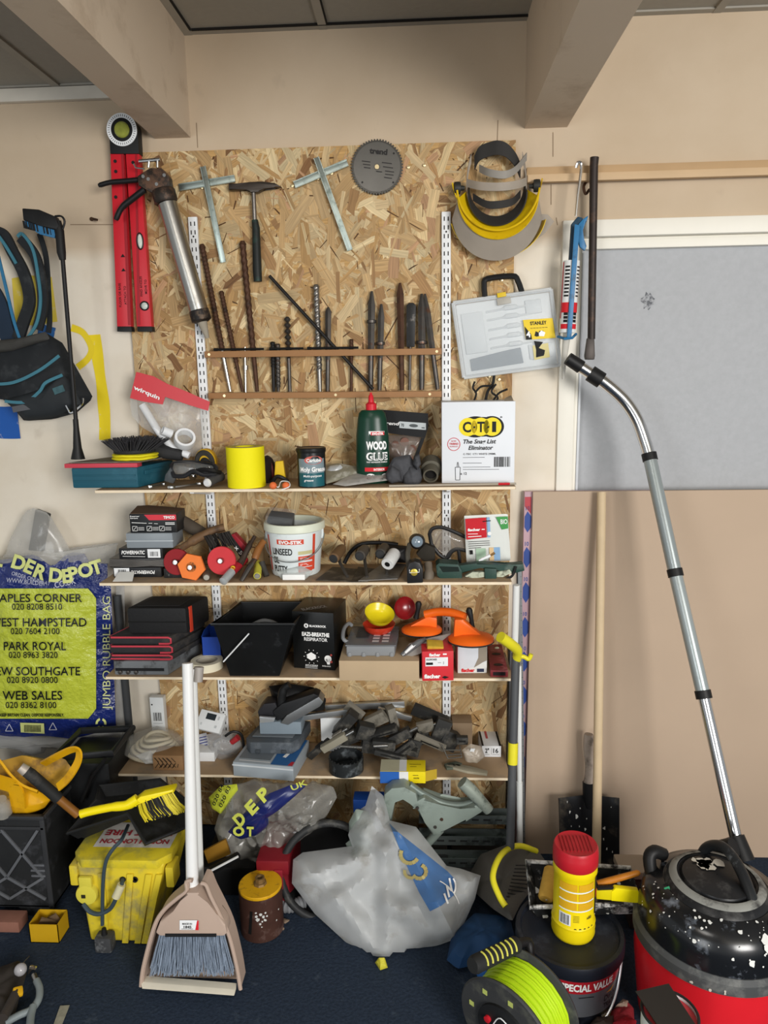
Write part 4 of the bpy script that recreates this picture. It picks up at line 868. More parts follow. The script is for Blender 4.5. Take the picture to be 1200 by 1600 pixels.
mb=MB(); pol(mb,S,[(.35,-.2),(.95,-.25),(.95,.42),(.35,.44)]); st_=part(t,'sticker',mb,M('b9c0c2',.5)); mb=MB(); disc(mb,S,.67,.1,.1,.0014,20,.16); text(mb,S,'70',.42,-.05,.3,.07,d=.0015,bold=.03); pol(mb,S,[(.85,-.1),(.92,-.12),(.92,0),(.85,0)],.0014); part(st_,'print',mb,M('4f5557',.6))
mb=MB()
for x,y,r in ((618,694,.012),(632,690,.014),(645,700,.012),(622,712,.014),(640,716,.013)): mb.lathe([(r,0),(r,.004)],at(x,y,Yb-.012),(random.uniform(-.6,.6),-1,random.uniform(-.5,.5)),16)
part(t,'sanding_pads',mb,M('7d5c50',.8,var=.15),'brown round pads',kind='stuff')
# gloves
t=T('work_gloves','rumpled dark grey work gloves piled between the glue bottle and the carton','gloves',onshelf(630,758,Z1))
GL=M('4b4c50',.85,var=.2,scale=60,bump=.4)
for i,pts in enumerate(([(603,735),(615,715),(640,710),(652,730),(655,745),(640,757),(615,752)],[(628,742),(640,727),(656,730),(661,745),(655,760),(640,763),(630,756)],[(648,712),(655,708),(658,725),(652,735),(645,725)],[(602,740),(612,727),(625,735),(628,752),(612,756),(604,750)])):
    part(t,'glove',MB().pillow(pxs([(x,y,-.15-.012*i) for x,y in pts]),.025,.022,amp=.007,freq=28,seed=i+20),GL)
# hose adaptor
q=onshelf(673,756,Z1)+Vector((0,0,.026)); d=Vector((.05,1,.35)).normalized()
t=T('hose_adaptor','grey-brown stepped pipe adaptor lying beside the white carton','adaptor',q-Vector((0,0,.024)))
AD=M('5a564a',.6,var=.15)
part(t,'narrow_end',MB().lathe([(.018,.03),(.018,-.005),(.0225,-.005),(.024,.03),(.024,.05)],q,d,28,False),AD); part(t,'collar',MB().lathe([(.024,.03),(.031,.034),(.031,.075),(.026,.08)],q,d,28),AD); part(t,'bore',MB().lathe([(.0175,.012),(.0001,.0125)],q,d,24,False),M('191715',.9))
# sealant carton
CB_=M('dfe3e8',.5,var=.02)
t,S,TP=carton('sealant_carton','white cardboard carton with a yellow oval logo and black lettering on the top shelf','carton',691,805,628,755,Z1,.145,CB_,rz=-1)
mb=MB(); disc(mb,S,.56,.695,.24,.0006,36,.12); disc(mb,S,.46,.695,.2,.0005,30,.13) ; disc(mb,S,.68,.695,.17,.0005,30,.13); lg=part(t,'logo_border',mb,INK,'black logo border')
mb=MB(); 
for u,ru in ((.36,.125),(.53,.13),(.69,.125)): disc(mb,S,u,.695,ru,.0012,30,.112)
rect(mb,S,.36,.6,.7,.79,.0011); part(lg,'logo_field',mb,M('efd81c',.5,var=0),'yellow logo field')
mb=MB(); text(mb,S,'C',.345,.635,.125,.115,d=.002,bold=.03); text(mb,S,'T',.535,.635,.125,.1,d=.002,bold=.03); text(mb,S,'1',.715,.635,.125,.055,d=.002,bold=.03)
for u in (.445,.635): disc(mb,S,u,.692,.014,.002)
text(mb,S,'The Snag List',.52,.492,.052,.45,shear=.25,bold=.025); text(mb,S,'Eliminator',.535,.415,.052,.34,shear=.25,bold=.025); text(mb,S,'C-TEC  CT1 WHITE 290ML',.52,.352,.022,.45)
for v,wd in ((.32,.3),(.25,.26),(.2,.38),(.17,.5)): line(mb,S,(.29,v),(.29+wd,v),.0012)
text(mb,S,'x 12',.3,.105,.032,.09); barcode(mb,S,.72,.2,.95,.325,14,5)
for a,b in (((.19,.04),(.25,.04)),((.19,.04),(.185,.2)),((.25,.04),(.255,.2)),((.185,.2),(.255,.2)),((.21,.2),(.215,.26)),((.235,.2),(.225,.26)),((.215,.26),(.225,.26))): line(mb,S,a,b,.0016)
text(mb,S,'\u00ae',.81,.8,.02,.03) ; part(t,'lettering',mb,INK,'black lettering')
mb=MB()
for k in range(24):
    a0,a1=2*PI*k/24,2*PI*(k+1)/24; line(mb,S,(.165+.085*math.cos(a0),.485+.078*math.sin(a0)),(.165+.085*math.cos(a1),.485+.078*math.sin(a1)),.002)
text(mb,S,'NOW',.165,.515,.018,.07); text(mb,S,'TRIBRID',.165,.478,.025,.13,bold=.03); text(mb,S,'TECHNOLOGY',.165,.45,.015,.12); part(t,'stamp',mb,M('c5424a',.5),'red round stamp')
m=WM[t]; 
p0=S.p(.93,1,0); part(t,'flap',MB().ext([S.p(.86,1.0,-.02),S.p(.99,1.0,-.03),S.p(.99,1.06,-.1),S.p(.88,1.03,-.06)],(0,.002,0)),M('a99b86',.7),'bent brown flap')
# thin red-tipped rod on the shelf front
p,q=onshelf(607,765,Z1),onshelf(806,757.5,Z1); p.z=q.z=Z1+.004; p.y=min(p.y,-.205)
p.y,q.y=-.236,-.214
t=T('marking_rod','thin pale rod with a red band lying along the front edge under the carton','rod',(p+q)/2-Vector((0,0,.0035))); part(t,'rod',MB().tube([p,q],.0032,8),M('a9a091',.5)); part(t,'band',MB().tube([p.lerp(q,.86),p.lerp(q,.95)],.0036,8),RED,'red band')
# --- second shelf ---
BB=M('1c1d1f',.4,var=.1,dirt='34322f',dscale=20,dthr=.64)
Yq=flo(220,902,Z2).y
def stackbox(name,label,cat,x0,x1,yt,yb,Zb,depth,mat,Y,rz=0,bev=.0012):
    xa,xb=at(x0,(yt+yb)/2,Y).x,at(x1,(yt+yb)/2,Y).x; zt=at((x0+x1)/2,yt,Y).z; h=zt-Zb; wd=xb-xa
    t=T(name,label,cat,((xa+xb)/2,Y+depth/2,Zb+.0006),(0,0,math.radians(rz))); m=WM[t]
    part(t,'body',MB().box(-wd/2,wd/2,-depth/2,depth/2,0,h-.0006,bev),mat,local=True); R=m.to_3x3()
    S=Face(m@Vector((-wd/2,-depth/2,0)),R@Vector((wd,0,0)),R@Vector((0,0,h))); return t,S,zt
Yq=max(Yq,-.205)
t,S,zA=stackbox('staple_box','black box with upside-down lettering and a white barcode label, bottom of the left stack','box',177,252,887,902,Z2,.1,BB,Yq)
mb=MB(); rect(mb,S,.02,.08,.34,.95); lb=part(t,'label',mb,WHITE); mb=MB(); barcode(mb,S,.1,.45,.28,.8,12,3); part(lb,'barcode',mb,INK); mb=MB(); text(mb,S,'POWERMATIC',.62,.68,.34,.5,rot=PI,shear=.2,bold=.03) ; part(t,'lettering',mb,LETW)
m=MB(); p=onshelf(193,908,Z2); solo('paper_label',MB().ext([p+Vector((-.03,-.008,.001)),p+Vector((.03,-.006,.001)),p+Vector((.024,.03,.02)),p+Vector((-.024,.03,.02))],(0,0,.0008)),M('d9d9d4',.6),'loose white paper label in front of the bottom black box','label')
t,S,zB=stackbox('wrapper_bundle','bundle of dark crumpled wrapping between the two black lettered boxes','wrapper',171,258,873,887,zA,.1,M('2b2927',.3,var=.5,scale=60),Yq+.003)
mb=MB(); 
for k in range(5): mb.tube([S.p(.0,.2+.17*k,.001),S.p(.4,.1+.18*k,.003),S.p(.75,.25+.12*k,.003),S.p(1,.15+.16*k,.001)],.0018,5)
part(t,'folds',mb,M('6d6a66',.2,var=.4))
t,S,zC=stackbox('staple_box','black box with upright white lettering and label, third up in the left stack','box',186,254,857,873,zB,.1,BB,Yq)
mb=MB(); rect(mb,S,.66,.1,.95,.92); lb=part(t,'label',mb,WHITE); mb=MB(); barcode(mb,S,.71,.25,.9,.68,12,4); part(lb,'barcode',mb,INK); mb=MB(); text(mb,S,'POWERMATIC',.33,.45,.34,.54,shear=.2,bold=.03); line(mb,S,(.08,.25),(.6,.2),.0012); part(t,'lettering',mb,LETW)
t,S,zD=stackbox('plastic_case','translucent grey plastic case under the black box with the red stripe','case',197,270,833,857,zC,.1,M('8e969c',.3,var=.06,trans=.12),Yq,bev=.004)
mb=MB(); mb.box(0,S.w+.004,-.002,.002,0,.003).xf(Matrix.Translation(S.p(-.015,.45,0))); part(t,'lid_seam',mb,M('b5bcc0',.3))
t,S,zE=stackbox('screw_box','black box with a red stripe and tool pictograms, topmost of the left stack','box',203,276,803,833,zD,.085,BB,Yq+.004)
mb=MB(); pol(mb,S,[(.32,.95),(1,.95),(1,.66),(.42,.66)]); part(t,'stripe',mb,M('d23340',.4),'red stripe')
mb=MB(); text(mb,S,'TIMCO',.85,.74,.14,.24,d=.0016,bold=.04); text(mb,S,'Reamer',.12,.84,.07,.2); text(mb,S,'Screws',.1,.74,.07,.16); line(mb,S,(.04,.54),(.36,.5),.0016); line(mb,S,(.4,.5),(.48,.5),.0014); line(mb,S,(.52,.48),(.6,.47),.0014); line(mb,S,(.76,.52),(.96,.52),.002); line(mb,S,(.76,.44),(.96,.44),.002)
for u in (.05,.36,.63):
    for a,b in (((u,.1),(u+.1,.1)),((u+.1,.1),(u+.1,.34)),((u+.1,.34),(u,.34)),((u,.34),(u,.1)),((u+.02,.14),(u+.08,.3))): line(mb,S,a,b,.0012)
    for v in (.14,.21,.28): line(mb,S,(u+.12,v),(u+.25,v),.001)
part(t,'print',mb,LETW,'white print')
part(t,'open_flap',MB().ext([S.p(.02,1,0),S.p(1,1,0),S.p(1,1.0,-.084),S.p(.3,1.28,-.05),S.p(.08,1.28,-.04)],(0,0,.0015)),M('5d4a3a',.8),'brown raised flap')
# sanding discs
def sdisc(x,y,rx,label,col,hexa=False,Y=-.2,tilt=(0,-1,.15)):
    c=at(x,y,Y); r=rx*.00185; t=T('sanding_disc',label,'sanding disc',c-Vector((0,0,r*.95))); ax=Vector(tilt)
    n=6 if hexa else 40
    mb=MB().lathe([(r*.97,-.012),(r,-.008),(r,0),(r*.97,.002)],c,ax,n)
    if hexa: mb.xf(Matrix.Translation(c)@Matrix.Rotation(math.radians(12),4,'Y')@Matrix.Translation(-c))
    part(t,'disc',mb,M(col,.7,var=.1,scale=30,dirt=None)); 
    part(t,'worn_centre',MB().lathe([(r*.35,.0026),(r*.05,.003)],c,ax,24),M(col,.8,var=.35,scale=90,dirt='4a3524',dscale=60,dthr=.5)) if hexa else None
    part(t,'arbor',MB().lathe([(.0095,0),(.0095,.012),(.007,.016),(.001,.0165)],c,ax,16),STEEL)
sdisc(276,878,22,'dark red round sanding disc tucked behind the orange hexagonal one','8f2026',Y=-.185)
sdisc(299,886,23.5,'orange hexagonal sanding disc with a scorched centre','f0803a',True,Y=-.208)
sdisc(346,876,23.5,'largest red round sanding disc with a steel arbor, right of the orange one','cc3a40',Y=-.2)
q=at(268,895,-.205); solo('bit_set',MB().box(q.x-.03,q.x+.025,-.19,-.16,Z2+.0006,Z2+.03,.002),M('222222',.5,var=.4,dirt='8f8f8c',dscale=120,dthr=.66),'dark tin of small bits behind the orange sanding disc','tin')
# brushes and handles in a heap behind the discs
def handle(name,label,cat,pts,r,m,Y,extra=None,nm='handle'):
    P=pxs([(x,y,Y+dy) for x,y,dy in pts]); t=T(name,label,cat,min(P,key=lambda p:p.z)); part(t,nm,MB().tube(smooth_path(P,4),r if not isinstance(r,list) else [r[min(len(r)-1,int(i/4*1.0))] for i in range(4*(len(P)-1)+1)],12),m); return t
WD=M('6d5238',.6,var=.25,scale=25,dirt='473526',dscale=20)
t=handle('wire_brush','old wooden wire brush with black bristles lying across the heap above the discs','brush',[(284,856,0),(300,846,0),(318,836,.02),(335,828,.03),(350,824,.04)],[.011,.015,.013,.012,.012],WD,-.17)
mb=MB()
for k in range(120):
    u=random.random(); b0=at(318+40*u,838-8*u,-.15+random.uniform(-.02,.02)); mb.tube([b0,b0+Vector((.012+.012*random.random(),-.004,-.03-.015*random.random()))],.0016,4)
part(t,'bristles',mb,M('26221f',.7,var=.4))
t=handle('wooden_block','dark weathered wooden block leaning behind the wire brush','block',[(285,815,0),(300,824,0),(318,835,0)],.021,M('4f463c',.8,var=.3),-.09)
t=T('sanding_block','red and black sanding block leaning behind the largest red disc','sanding block',at(375,870,-.1)); part(t,'red_back',MB().pix([(360,836),(366,834),(388,858),(384,868)],-.12,.03,.002),M('a02733',.5),'red back'); part(t,'pad',MB().pix([(356,840),(361,837),(384,868),(378,876)],-.125,.034,.002),M('2a2829',.8)); 
mb=MB(); o=at(363,853,-.1275); S=Face(o,at(378,871,-.1275)-o,at(369,847,-.1275)-o,Vector((0,-1,0))); text(mb,S,'x 5',.5,.1,.7,.7); part(t,'lettering',mb,LETW)
q=onshelf(322,914,Z2); t=T('hand_file','short grey wooden handle end pointing at the viewer between the two front discs','handle',onshelf(322,908,Z2)); q=onshelf(323,908,Z2)+Vector((0,0,.0125)); d=Vector((-.25,1,.1)).normalized(); part(t,'handle',MB().lathe([(.008,-.003),(.011,0),(.012,.01),(.009,.05)],q,d,16),M('5b5046',.6)); part(t,'butt',MB().lathe([(.001,-.005),(.0085,-.004),(.0085,-.002)],q,d,14),M('aaa59a',.5),'pale butt end')
t=T('tube_of_sealant','clear tube with a red sleeve and yellow dot sticking out over the shelf edge','tube',onshelf(368,900,Z2)); A_=at(349,917,-.262);B_=at(382,874,-.15); A_.z=max(A_.z,Z2+.004); d=(B_-A_)
part(t,'clear_end',MB().lathe([(.006,-.004),(.0125,0),(.0125,.05)],A_+Vector((0,0,.006)),d,18),M('b9bfc0',.15,trans=.3,spec=.8)); part(t,'red_sleeve',MB().cyl(A_+d*.42+Vector((0,0,.006)),B_,.0135,.0135,18),M('a5242e',.3)); part(t,'dot',MB().lathe([(.007,0),(.0065,.001)],A_+d*.5+Vector((0,-.0115,.013)),(0,-1,.5),16),M('d8b41c',.4),'yellow dot')
t=handle('old_chisel','old chisel with a worn amber wooden handle leaning against the putty tub','chisel',[(412,846,.06),(404,858,.04),(398,874,.02)],[.011,.012,.01,.009],M('8a5a2e',.45,var=.3,scale=30),-.2)
part(t,'blade',MB().tube(pxs([(398,874,-.18),(386,892,-.21),(377,908,-.228)]),[.008,.009,.006],8),DSTEEL)
t=handle('pincers','dark worn pliers lying left of the amber chisel','pliers',[(398,838,.06),(390,852,.04),(381,870,.02),(370,893,0)],[.006,.009,.01,.007],M('3d3129',.6,.2,var=.4),-.19)
part(t,'second_arm',MB().tube(pxs([(392,846,-.14),(385,862,-.16),(374,880,-.19)]),.007,8),M('40342b',.6,.2,var=.4))
t=handle('screwdriver','small yellow screwdriver with a pale butt end, left of the putty tub','screwdriver',[(402,900,-.02),(403,890,.02),(403,880,.06)],.0115,M('d2cc4a',.4),-.2); part(t,'butt',MB().lathe([(.009,0),(.008,.004),(.002,.005)],at(402,900,-.222),(0,-1,-.3),14),M('8f8c84',.4))
t=handle('plastic_tool','short grey plastic handle leaning on the putty tub','handle',[(409,878,0),(413,890,-.01),(417,900,-.02)],.009,M('3d3b37',.6),-.16)
# putty tub
c,r,h=tin(417,504,822,897,Z2); c.y=-.118
xa,xb=at(412,830,c.y).x,at(509,830,c.y).x; r=(xb-xa)/2*.97; c.x=(xa+xb)/2; zt=at(460,823,c.y-r).z; h=zt-Z2
t=T('putty_tub','white plastic putty tub with a wire handle and red bars on the second shelf','tub',c)
PT=M('dfe6e6',.4,var=.03,dirt='c3cac8',dscale=14,dthr=.66); rb=r*.8
part(t,'tub_wall',MB().lathe([(rb*.96,0),(rb,.004),(r*.93,h*.86),(r*.93,h*.9),(r*.88,h*.9),(rb*.94,.006),(.001,.006)],c,(0,0,1),44,False),PT)
part(t,'rim',MB().lathe([(r*.93,h*.84),(r,h*.86),(r,h*.97),(r*.97,h),(r*.9,h),(r*.88,h*.9)],c,(0,0,1),44,False),M('dde2cf',.4,var=.03))
part(t,'putty',MB().lathe([(r*.88,h*.8),(.001,h*.82)],c,(0,0,1),32,False),M('8f8b84',.8,var=.2,scale=30))
hd=[c+Vector((math.cos(a)*r*.98,math.sin(a)*r*1.02,h*.78-h*.45*math.sin(-a)**.7)) for a in [-.02-(PI-.04)*k/24 for k in range(25)]]
part(t,'wire_handle',MB().tube(hd,.0018,6),M('8d9290',.4,.6)); 
for s in (-1,1): part(t,'handle_lug',MB().box(c.x+s*r*.9-.006,c.x+s*r*.9+.006,c.y-.008,c.y+.004,h*.66+Z2,h*.86+Z2,.002),PT)
S=Cyl(c,rb+.001,r*.93,0.004,h*.86,-PI*.98,-PI*.02); mb=MB(); rect(mb,S,.15,.1,.185,.92,.0005,2,2); rect(mb,S,.78,.12,.82,.94,.0005,2,2)
for v in (.1,.22,.36): rect(mb,S,.59,v,.78,v+.1,.0005,6)
rect(mb,S,.33,.74,.66,.85,.0005,8); part(t,'print',mb,M('d24a32',.45),'red print'); mb=MB(); rect(mb,S,.59,.5,.78,.58,.0005,6); part(t,'print',mb,M('c3bd8d',.5),'olive band')
mb=MB()
for s,v,wd in (('LINSEED',.5,.27),('OIL',.3,.09),('PUTTY',.1,.2)): text(mb,S,s,.25,v,.15,wd,al='l',bold=.02)
part(t,'lettering',mb,INK); mb=MB(); text(mb,S,'EVO-STIK',.5,.76,.07,.28,d=.0016,bold=.05)
for v in (.13,.25,.39): line(mb,S,(.61,v),(.72,v),.0014,.0012); line(mb,S,(.61,v+.03),(.7,v+.03),.0014,.0012)
part(t,'lettering',mb,LETW)
t=T('scrub_pad_pack','small clear pack of black scouring pad sitting in the putty tub','packet',c+Vector((-r*.45,0,h*.83))); part(t,'pad',MB().obox(c+Vector((-r*.42,-.01,h*.83+.026)),(.075,.06,.042),(.25,.12,0),.004),M('1b1b1c',.6,var=.8,scale=120)); part(t,'clear_wrap',MB().obox(c+Vector((-r*.42,-.01,h*.83+.03)),(.084,.068,.053),(.25,.12,0),.004),M('c9cdd0',.12,trans=.85,spec=.9))
mb=MB().obox(c+Vector((-r*.42,-.046,h*.83+.043)),(.074,.001,.006),(.25,.12,0)); part(t,'foil_edge',mb,WHITE) if 0 else mb.bm.free()
t=T('soap_block','white block lying in torn clear film before the putty tub','block',onshelf(460,903,Z2)); q=onshelf(459,907,Z2); part(t,'block',MB().box(q.x-.034,q.x+.034,q.y,q.y+.03,Z2+.001,Z2+.018,.002),M('eceeec',.5)); part(t,'torn_film',MB().pillow(pxs([(432,893,-.2),(470,884,-.2),(490,893,-.2),(478,905,-.2),(440,906,-.2)]),.012,.006,amp=.006,seed=31),M('c9d0cd',.3,trans=.6))
# plastering trowels
def trowel(a,b,d_,c_,hx,hy,hm,label,bl,z=0):
    pts=[onshelf(x,y,Z2)+Vector((0,0,.002+z)) for x,y in (a,b,d_,c_)]; t=T('plastering_trowel',label,'trowel',sum(pts,Vector())/4-Vector((0,0,.002)))
    part(t,'blade',MB().ext(pts,(0,0,.0015)),bl)
    p0=at(hx[0],hx[1],hy[0]); p1=at(hx[2],hx[3],hy[1])
    part(t,'handle',MB().lathe([(.013,0),(.0165,.004),(.0175,.03),(.0165,.075),(.012,.09)],p0,p1-p0,18),hm)
    part(t,'handle_end',MB().lathe([(.0135,-.001),(.012,-.003),(.001,-.0035)],p0,p1-p0,18),M('2d2d2d',.5))
    f=pts[0].lerp(pts[1],.5).lerp(pts[2],.3); 
    part(t,'tang',MB().tube([p1.lerp(p0,.2),p0.lerp(p1,.35)+Vector((.008,0,-.022)),f+Vector((0,.0,.004))],.005,8),M('55524d',.5,.6)); return t
BLD=M('4d4943',.55,.5,var=.3,dirt='857d70',dscale=12,dthr=.56)
trowel((493,908),(556,910),(585,893),(520,887),(521,873,535,856),(-.165,-.08),M('6d5338',.6,var=.2),'leftmost plastering trowel with a hollow brown wooden handle',BLD)
trowel((548,912),(575,911),(600,893),(560,888),(562,869,572,856),(-.165,-.07),M('4f4a44',.6,var=.2),'middle plastering trowel with a dark grip, between the two other handles',BLD,.002)
trowel((560,911),(621,908),(635,885),(600,882),(594,866,603,853),(-.16,-.06),M('4a4742',.6,var=.2),'right plastering trowel with a dark grip and a bright grey blade',M('9c9b98',.4,.7,var=.2,dirt='6d6a66',dscale=14),.004)
q=at(605,882,-.2); t=T('paint_roller_sleeve','short white roller sleeve with a black core lying on the right trowel','roller',q-Vector((0,0,.012))); d=Vector((.3,.8,.3)).normalized(); part(t,'sleeve',MB().lathe([(.0085,0),(.0185,0),(.02,.004),(.02,.06),(.018,.064),(.0085,.064)],q,d,22,False),M('d7d8d6',.85,bump=.3,scale=90)); part(t,'core',MB().lathe([(.009,.002),(.001,.0021)],q,d,16,False),BLACK)
t=handle('bent_rubber_hose','black curved rubber strip arching behind the trowel handles','strip',[(538,880,0),(548,862,0),(565,850,0),(595,848,0),(622,851,0)],.0065,BLACK,-.045)
solo('black_pouch',MB().pillow(pxs([(600,850,-.05),(636,853,-.05),(640,880,-.05),(604,878,-.05)]),.025,.015,amp=.004,seed=8),BLACK,'black cloth pouch behind the right trowel handle','pouch')
# head torch
t=T('head_torch','black head torch with a round lens, its pale buckle strap hanging to the shelf','torch',onshelf(655,905,Z2)); q=at(652,850,-.16)
part(t,'lamp_housing',MB().lathe([(.018,.03),(.024,.015),(.024,0),(.019,-.003)],q+Vector((0,.01,.006)),(0,-1,.2),22).lathe([(.02,.0),(.022,-.02),(.016,-.03)],q+Vector((-.004,.01,.008)),(0,-1,.2),18),M('1b1c1e',.4)); part(t,'lens',MB().lathe([(.017,0),(.012,.004),(.001,.006)],q+Vector((0,-.02,.012)),(0,-1,.2),20),M('7b8a96',.1,var=.3,coat=.8))
part(t,'strap',MB().tube(smooth_path(pxs([(640,850,-.16),(637,865,-.19),(638,880,-.2),(640,893,-.2)]),4),.0075,6),M('4a463d',.8,var=.3)); part(t,'head_pad',MB().pix([(664,850),(680,856),(680,876),(662,878),(650,866)],-.13,.03,.004),M('2d2922',.8,var=.3))
q=onshelf(648,911,Z2); xa,xb=at(636,890,q.y).x,at(661,890,q.y).x
t=T('tape_measure','black boxy gadget with a round brass button standing at the shelf front','tape measure',Vector(((xa+xb)/2,q.y+.02,Z2+.0006))); part(t,'case',MB().pix([(636,912),(661,911),(661,890),(656,880),(648,877),(640,880),(636,890)],max(q.y,SF-.004),.045,.004),M('1d1d1e',.4)); part(t,'button',MB().lathe([(.0105,0),(.0105,.003),(.008,.004),(.001,.004)],at(647,894,max(q.y,SF-.004)),(0,-1,0),20),M('cdb64e',.35,.6),'brass button'); part(t,'clip',MB().tube(pxs([(640,890,SF-.006),(640,895,SF-.007),(655,894,SF-.007),(655,889,SF-.006)]),.0013,6),WHITE)
t=handle('wooden_peg','worn brown wooden knob standing right of the black gadget','knob',[(669,880,.02),(670,895,0),(669,907,-.005)],[.012,.016,.014,.008],M('6d6356',.6,var=.2),-.195)
# green G-clamp lying flat with tape, sand goggles, bag
Yt=-.1; t=T('safety_glasses','large clear safety goggles with a black frame propped against the right upright','goggles',at(705,880,Yt))
part(t,'frame',MB().tube(smooth_path(pxs([(671,834,Yt),(676,826,Yt),(690,824,Yt),(712,832,Yt),(730,842,Yt),(733,860,Yt),(716,858,Yt),(706,862,Yt),(698,872,Yt),(686,866,Yt),(674,850,Yt)]),4),.006,8,closed=True),M('232324',.4)); part(t,'lens',MB().pillow(pxs([(x,y,Yt) for x,y in ((672,836),(678,828),(692,826),(728,843),(730,858),(708,858),(695,868),(678,854))]),.01,.002,amp=.0005),M('a59e95',.08,trans=.72,spec=.9)); part(t,'nose_bridge',MB().tube(smooth_path(pxs([(698,872,Yt),(704,862,Yt),(715,858,Yt),(718,872,Yt),(718,886,Yt)]),4),.0055,8),M('232324',.4)); part(t,'lower_frame',MB().tube(pxs([(696,870,Yt),(702,884,Yt)]),.006,8),M('232324',.4))
Yf=-.13; t=T('fixings_bag','white and red paper pouch with a green corner standing behind the green clamp','packet',at(760,878,Yf))
o=at(729,879,Yf+.02); X=at(798,876,Yf+.02)-o; U=at(725,806,Yf-.0)-o; S=Face(o,X,U)
part(t,'pouch',MB().pillow([S.p(u,v) for u,v in ((0,0),(1,0),(.97,1),(0,1))],.008,.012,nrm=S.n.normalized(),amp=.001,pw=.3),M('dcdfda',.5,var=.03))
class _O(Face):
    def p(s,u,v,d=0): return s.o+s.x*u+s.u*v+s.n.normalized()*(d+.0105)
S=_O(o,X,U); mb=MB(); pol(mb,S,[(.02,.52),(.48,.55),(.48,.97),(.02,.96)]); part(t,'print',mb,M('c8252f',.5),'red panel'); mb=MB(); pol(mb,S,[(.7,.97),(.96,.97),(.96,.72),(.82,.7)]); part(t,'print',mb,M('4a9a52',.5),'green corner'); mb=MB(); pol(mb,S,[(.5,.55),(.56,.55),(.56,.97),(.5,.97)]); pol(mb,S,[(.62,.05),(.76,.05),(.76,.33),(.62,.33)]); part(t,'print',mb,M('8fb4d8',.5),'blue stripe'); mb=MB(); pol(mb,S,[(.22,.05),(.44,.05),(.44,.32),(.22,.32)]); part(t,'print',mb,M('a9c4ab',.5),'pale green panel'); mb=MB(); pol(mb,S,[(.52,.05),(.62,.05),(.62,.33),(.52,.33)]); part(t,'print',mb,M('e0c193',.5),'sand panel')
mb=MB(); text(mb,S,'fischer',.2,.7,.055,.28,d=.0016,bold=.05); line(mb,S,(.37,.725),(.44,.725),.003,.0014); text(mb,S,'BIO',.87,.82,.1,.15,d=.0016); line(mb,S,(.06,.64),(.28,.635),.002,.0014); line(mb,S,(.06,.58),(.36,.585),.0025,.0014); disc(mb,S,.54,.63,.045,.0014); part(t,'lettering',mb,LETW); mb=MB(); 
for k in range(4): line(mb,S,(.06,.47-.045*k),(.54-.1*(k==3)*2,.475-.045*k),.0016)
rect(mb,S,.08,.2,.15,.29); line(mb,S,(.4,.89),(.58,.9),.003,.0016); part(t,'print',mb,INK)
t=T('g_clamp','dark green plastic clamp lying across the right end of the second shelf','clamp',onshelf(745,905,Z2)); GR=M('25423a',.5,var=.15,dirt='56655c',dscale=18,dthr=.62)
Ya=-.2
mb=MB().pix([(681,884),(686,880),(716,882),(722,892),(722,908),(694,909),(683,900)],Ya,.06,.003); part(t,'fixed_jaw',mb,GR); mb=MB().pix([(686,885),(716,886),(718,893),(692,894)],Ya-.0012,.002); part(t,'jaw_recess',mb,M('12201c',.8))
mb=MB().pix([(716,884),(745,880),(790,884),(818,880),(820,892),(800,897),(776,889),(750,886),(722,896)],Ya+.006,.03,.003); part(t,'bar',mb,GR); mb=MB().pix([(757,888),(776,889),(776,908),(758,907)],Ya-.006,.04,.003); part(t,'moving_jaw',mb,GR)
mb=MB().pix([(726,901),(738,894),(757,894),(757,902),(740,904)],Ya+.002,.02,.002).pix([(776,894),(796,890),(800,895),(786,902),(776,902)],Ya+.002,.02,.002); part(t,'pale_pads',mb,M('b9bfaa',.6,var=.3,dirt='6d6f60',dscale=40),'pale dusty pads')
part(t,'trigger',MB().tube(smooth_path(pxs([(806,885,Ya),(800,900,Ya),(786,906,Ya),(776,906,Ya)]),4),.004,8),BLACK)
t=T('rawl_plug','white wall plug with a brass screw lying on the green clamp','wall plug',at(762,874,-.175)); p,q=at(748,876,-.18),at(766,868,-.175); part(t,'sleeve',MB().tube([p,p.lerp(q,.3),p.lerp(q,.5),p.lerp(q,.7),q],[.002,.005,.004,.0055,.005],10),WHITE); part(t,'screw',MB().tube([q,at(773,864,-.173)],[.003,.004],8),M('8a6a3f',.4,.6))
# --- third shelf ---
CANV=M('2c2c2e',.8,var=.2,scale=50,dirt='46423e',dscale=14,dthr=.6); PIP=M('c4404e',.5,var=.08)
def slab(name,label,cat,pts_front,Y,depth,z0,z1,mat,skew=.0,bev=.004,pname='body'):
    xa,xb=at(pts_front[0],pts_front[2],Y).x,at(pts_front[1],pts_front[2],Y).x
    t=T(name,label,cat,((xa+xb)/2,Y+depth/2,z0+.0005))
    part(t,pname,MB().ext([(xa,Y,z0+.0005),(xb,Y,z0+.0005),(xb+skew,Y+depth,z0+.0005),(xa+skew,Y+depth,z0+.0005)],(0,0,z1-z0-.0005),bev),mat)
    return t,xa,xb
Y3=-.228
zt=lambda x,y,Y: at(x,y,Y).z
t,xa,xb=slab('tool_tray','flat grey tool tray with a ribbed black front, under the red-piped folders','tray',(178,262,1040),Y3,.18,Z3,zt(220,1033,Y3),M('6e7275',.5,var=.15,dirt='3d3d3d',dscale=20),.05)
mb=MB()
for k in range(3): mb.lathe([(.006,0),(.006,.006),(.003,.007)],(xa+.02+.025*k,Y3-.0005,Z3+.011),(0,-1,0),12)
part(t,'knobs',mb,DSTEEL); part(t,'dark_insert',MB().box(xa+.004,xb-.012,Y3-.001,Y3+.002,Z3+.014,Z3+.0235),BLACK)
z=zt(220,1033,Y3); pr=[(172,270,1022,1033),(171,270,1008,1021),(170,268,994,1007)]
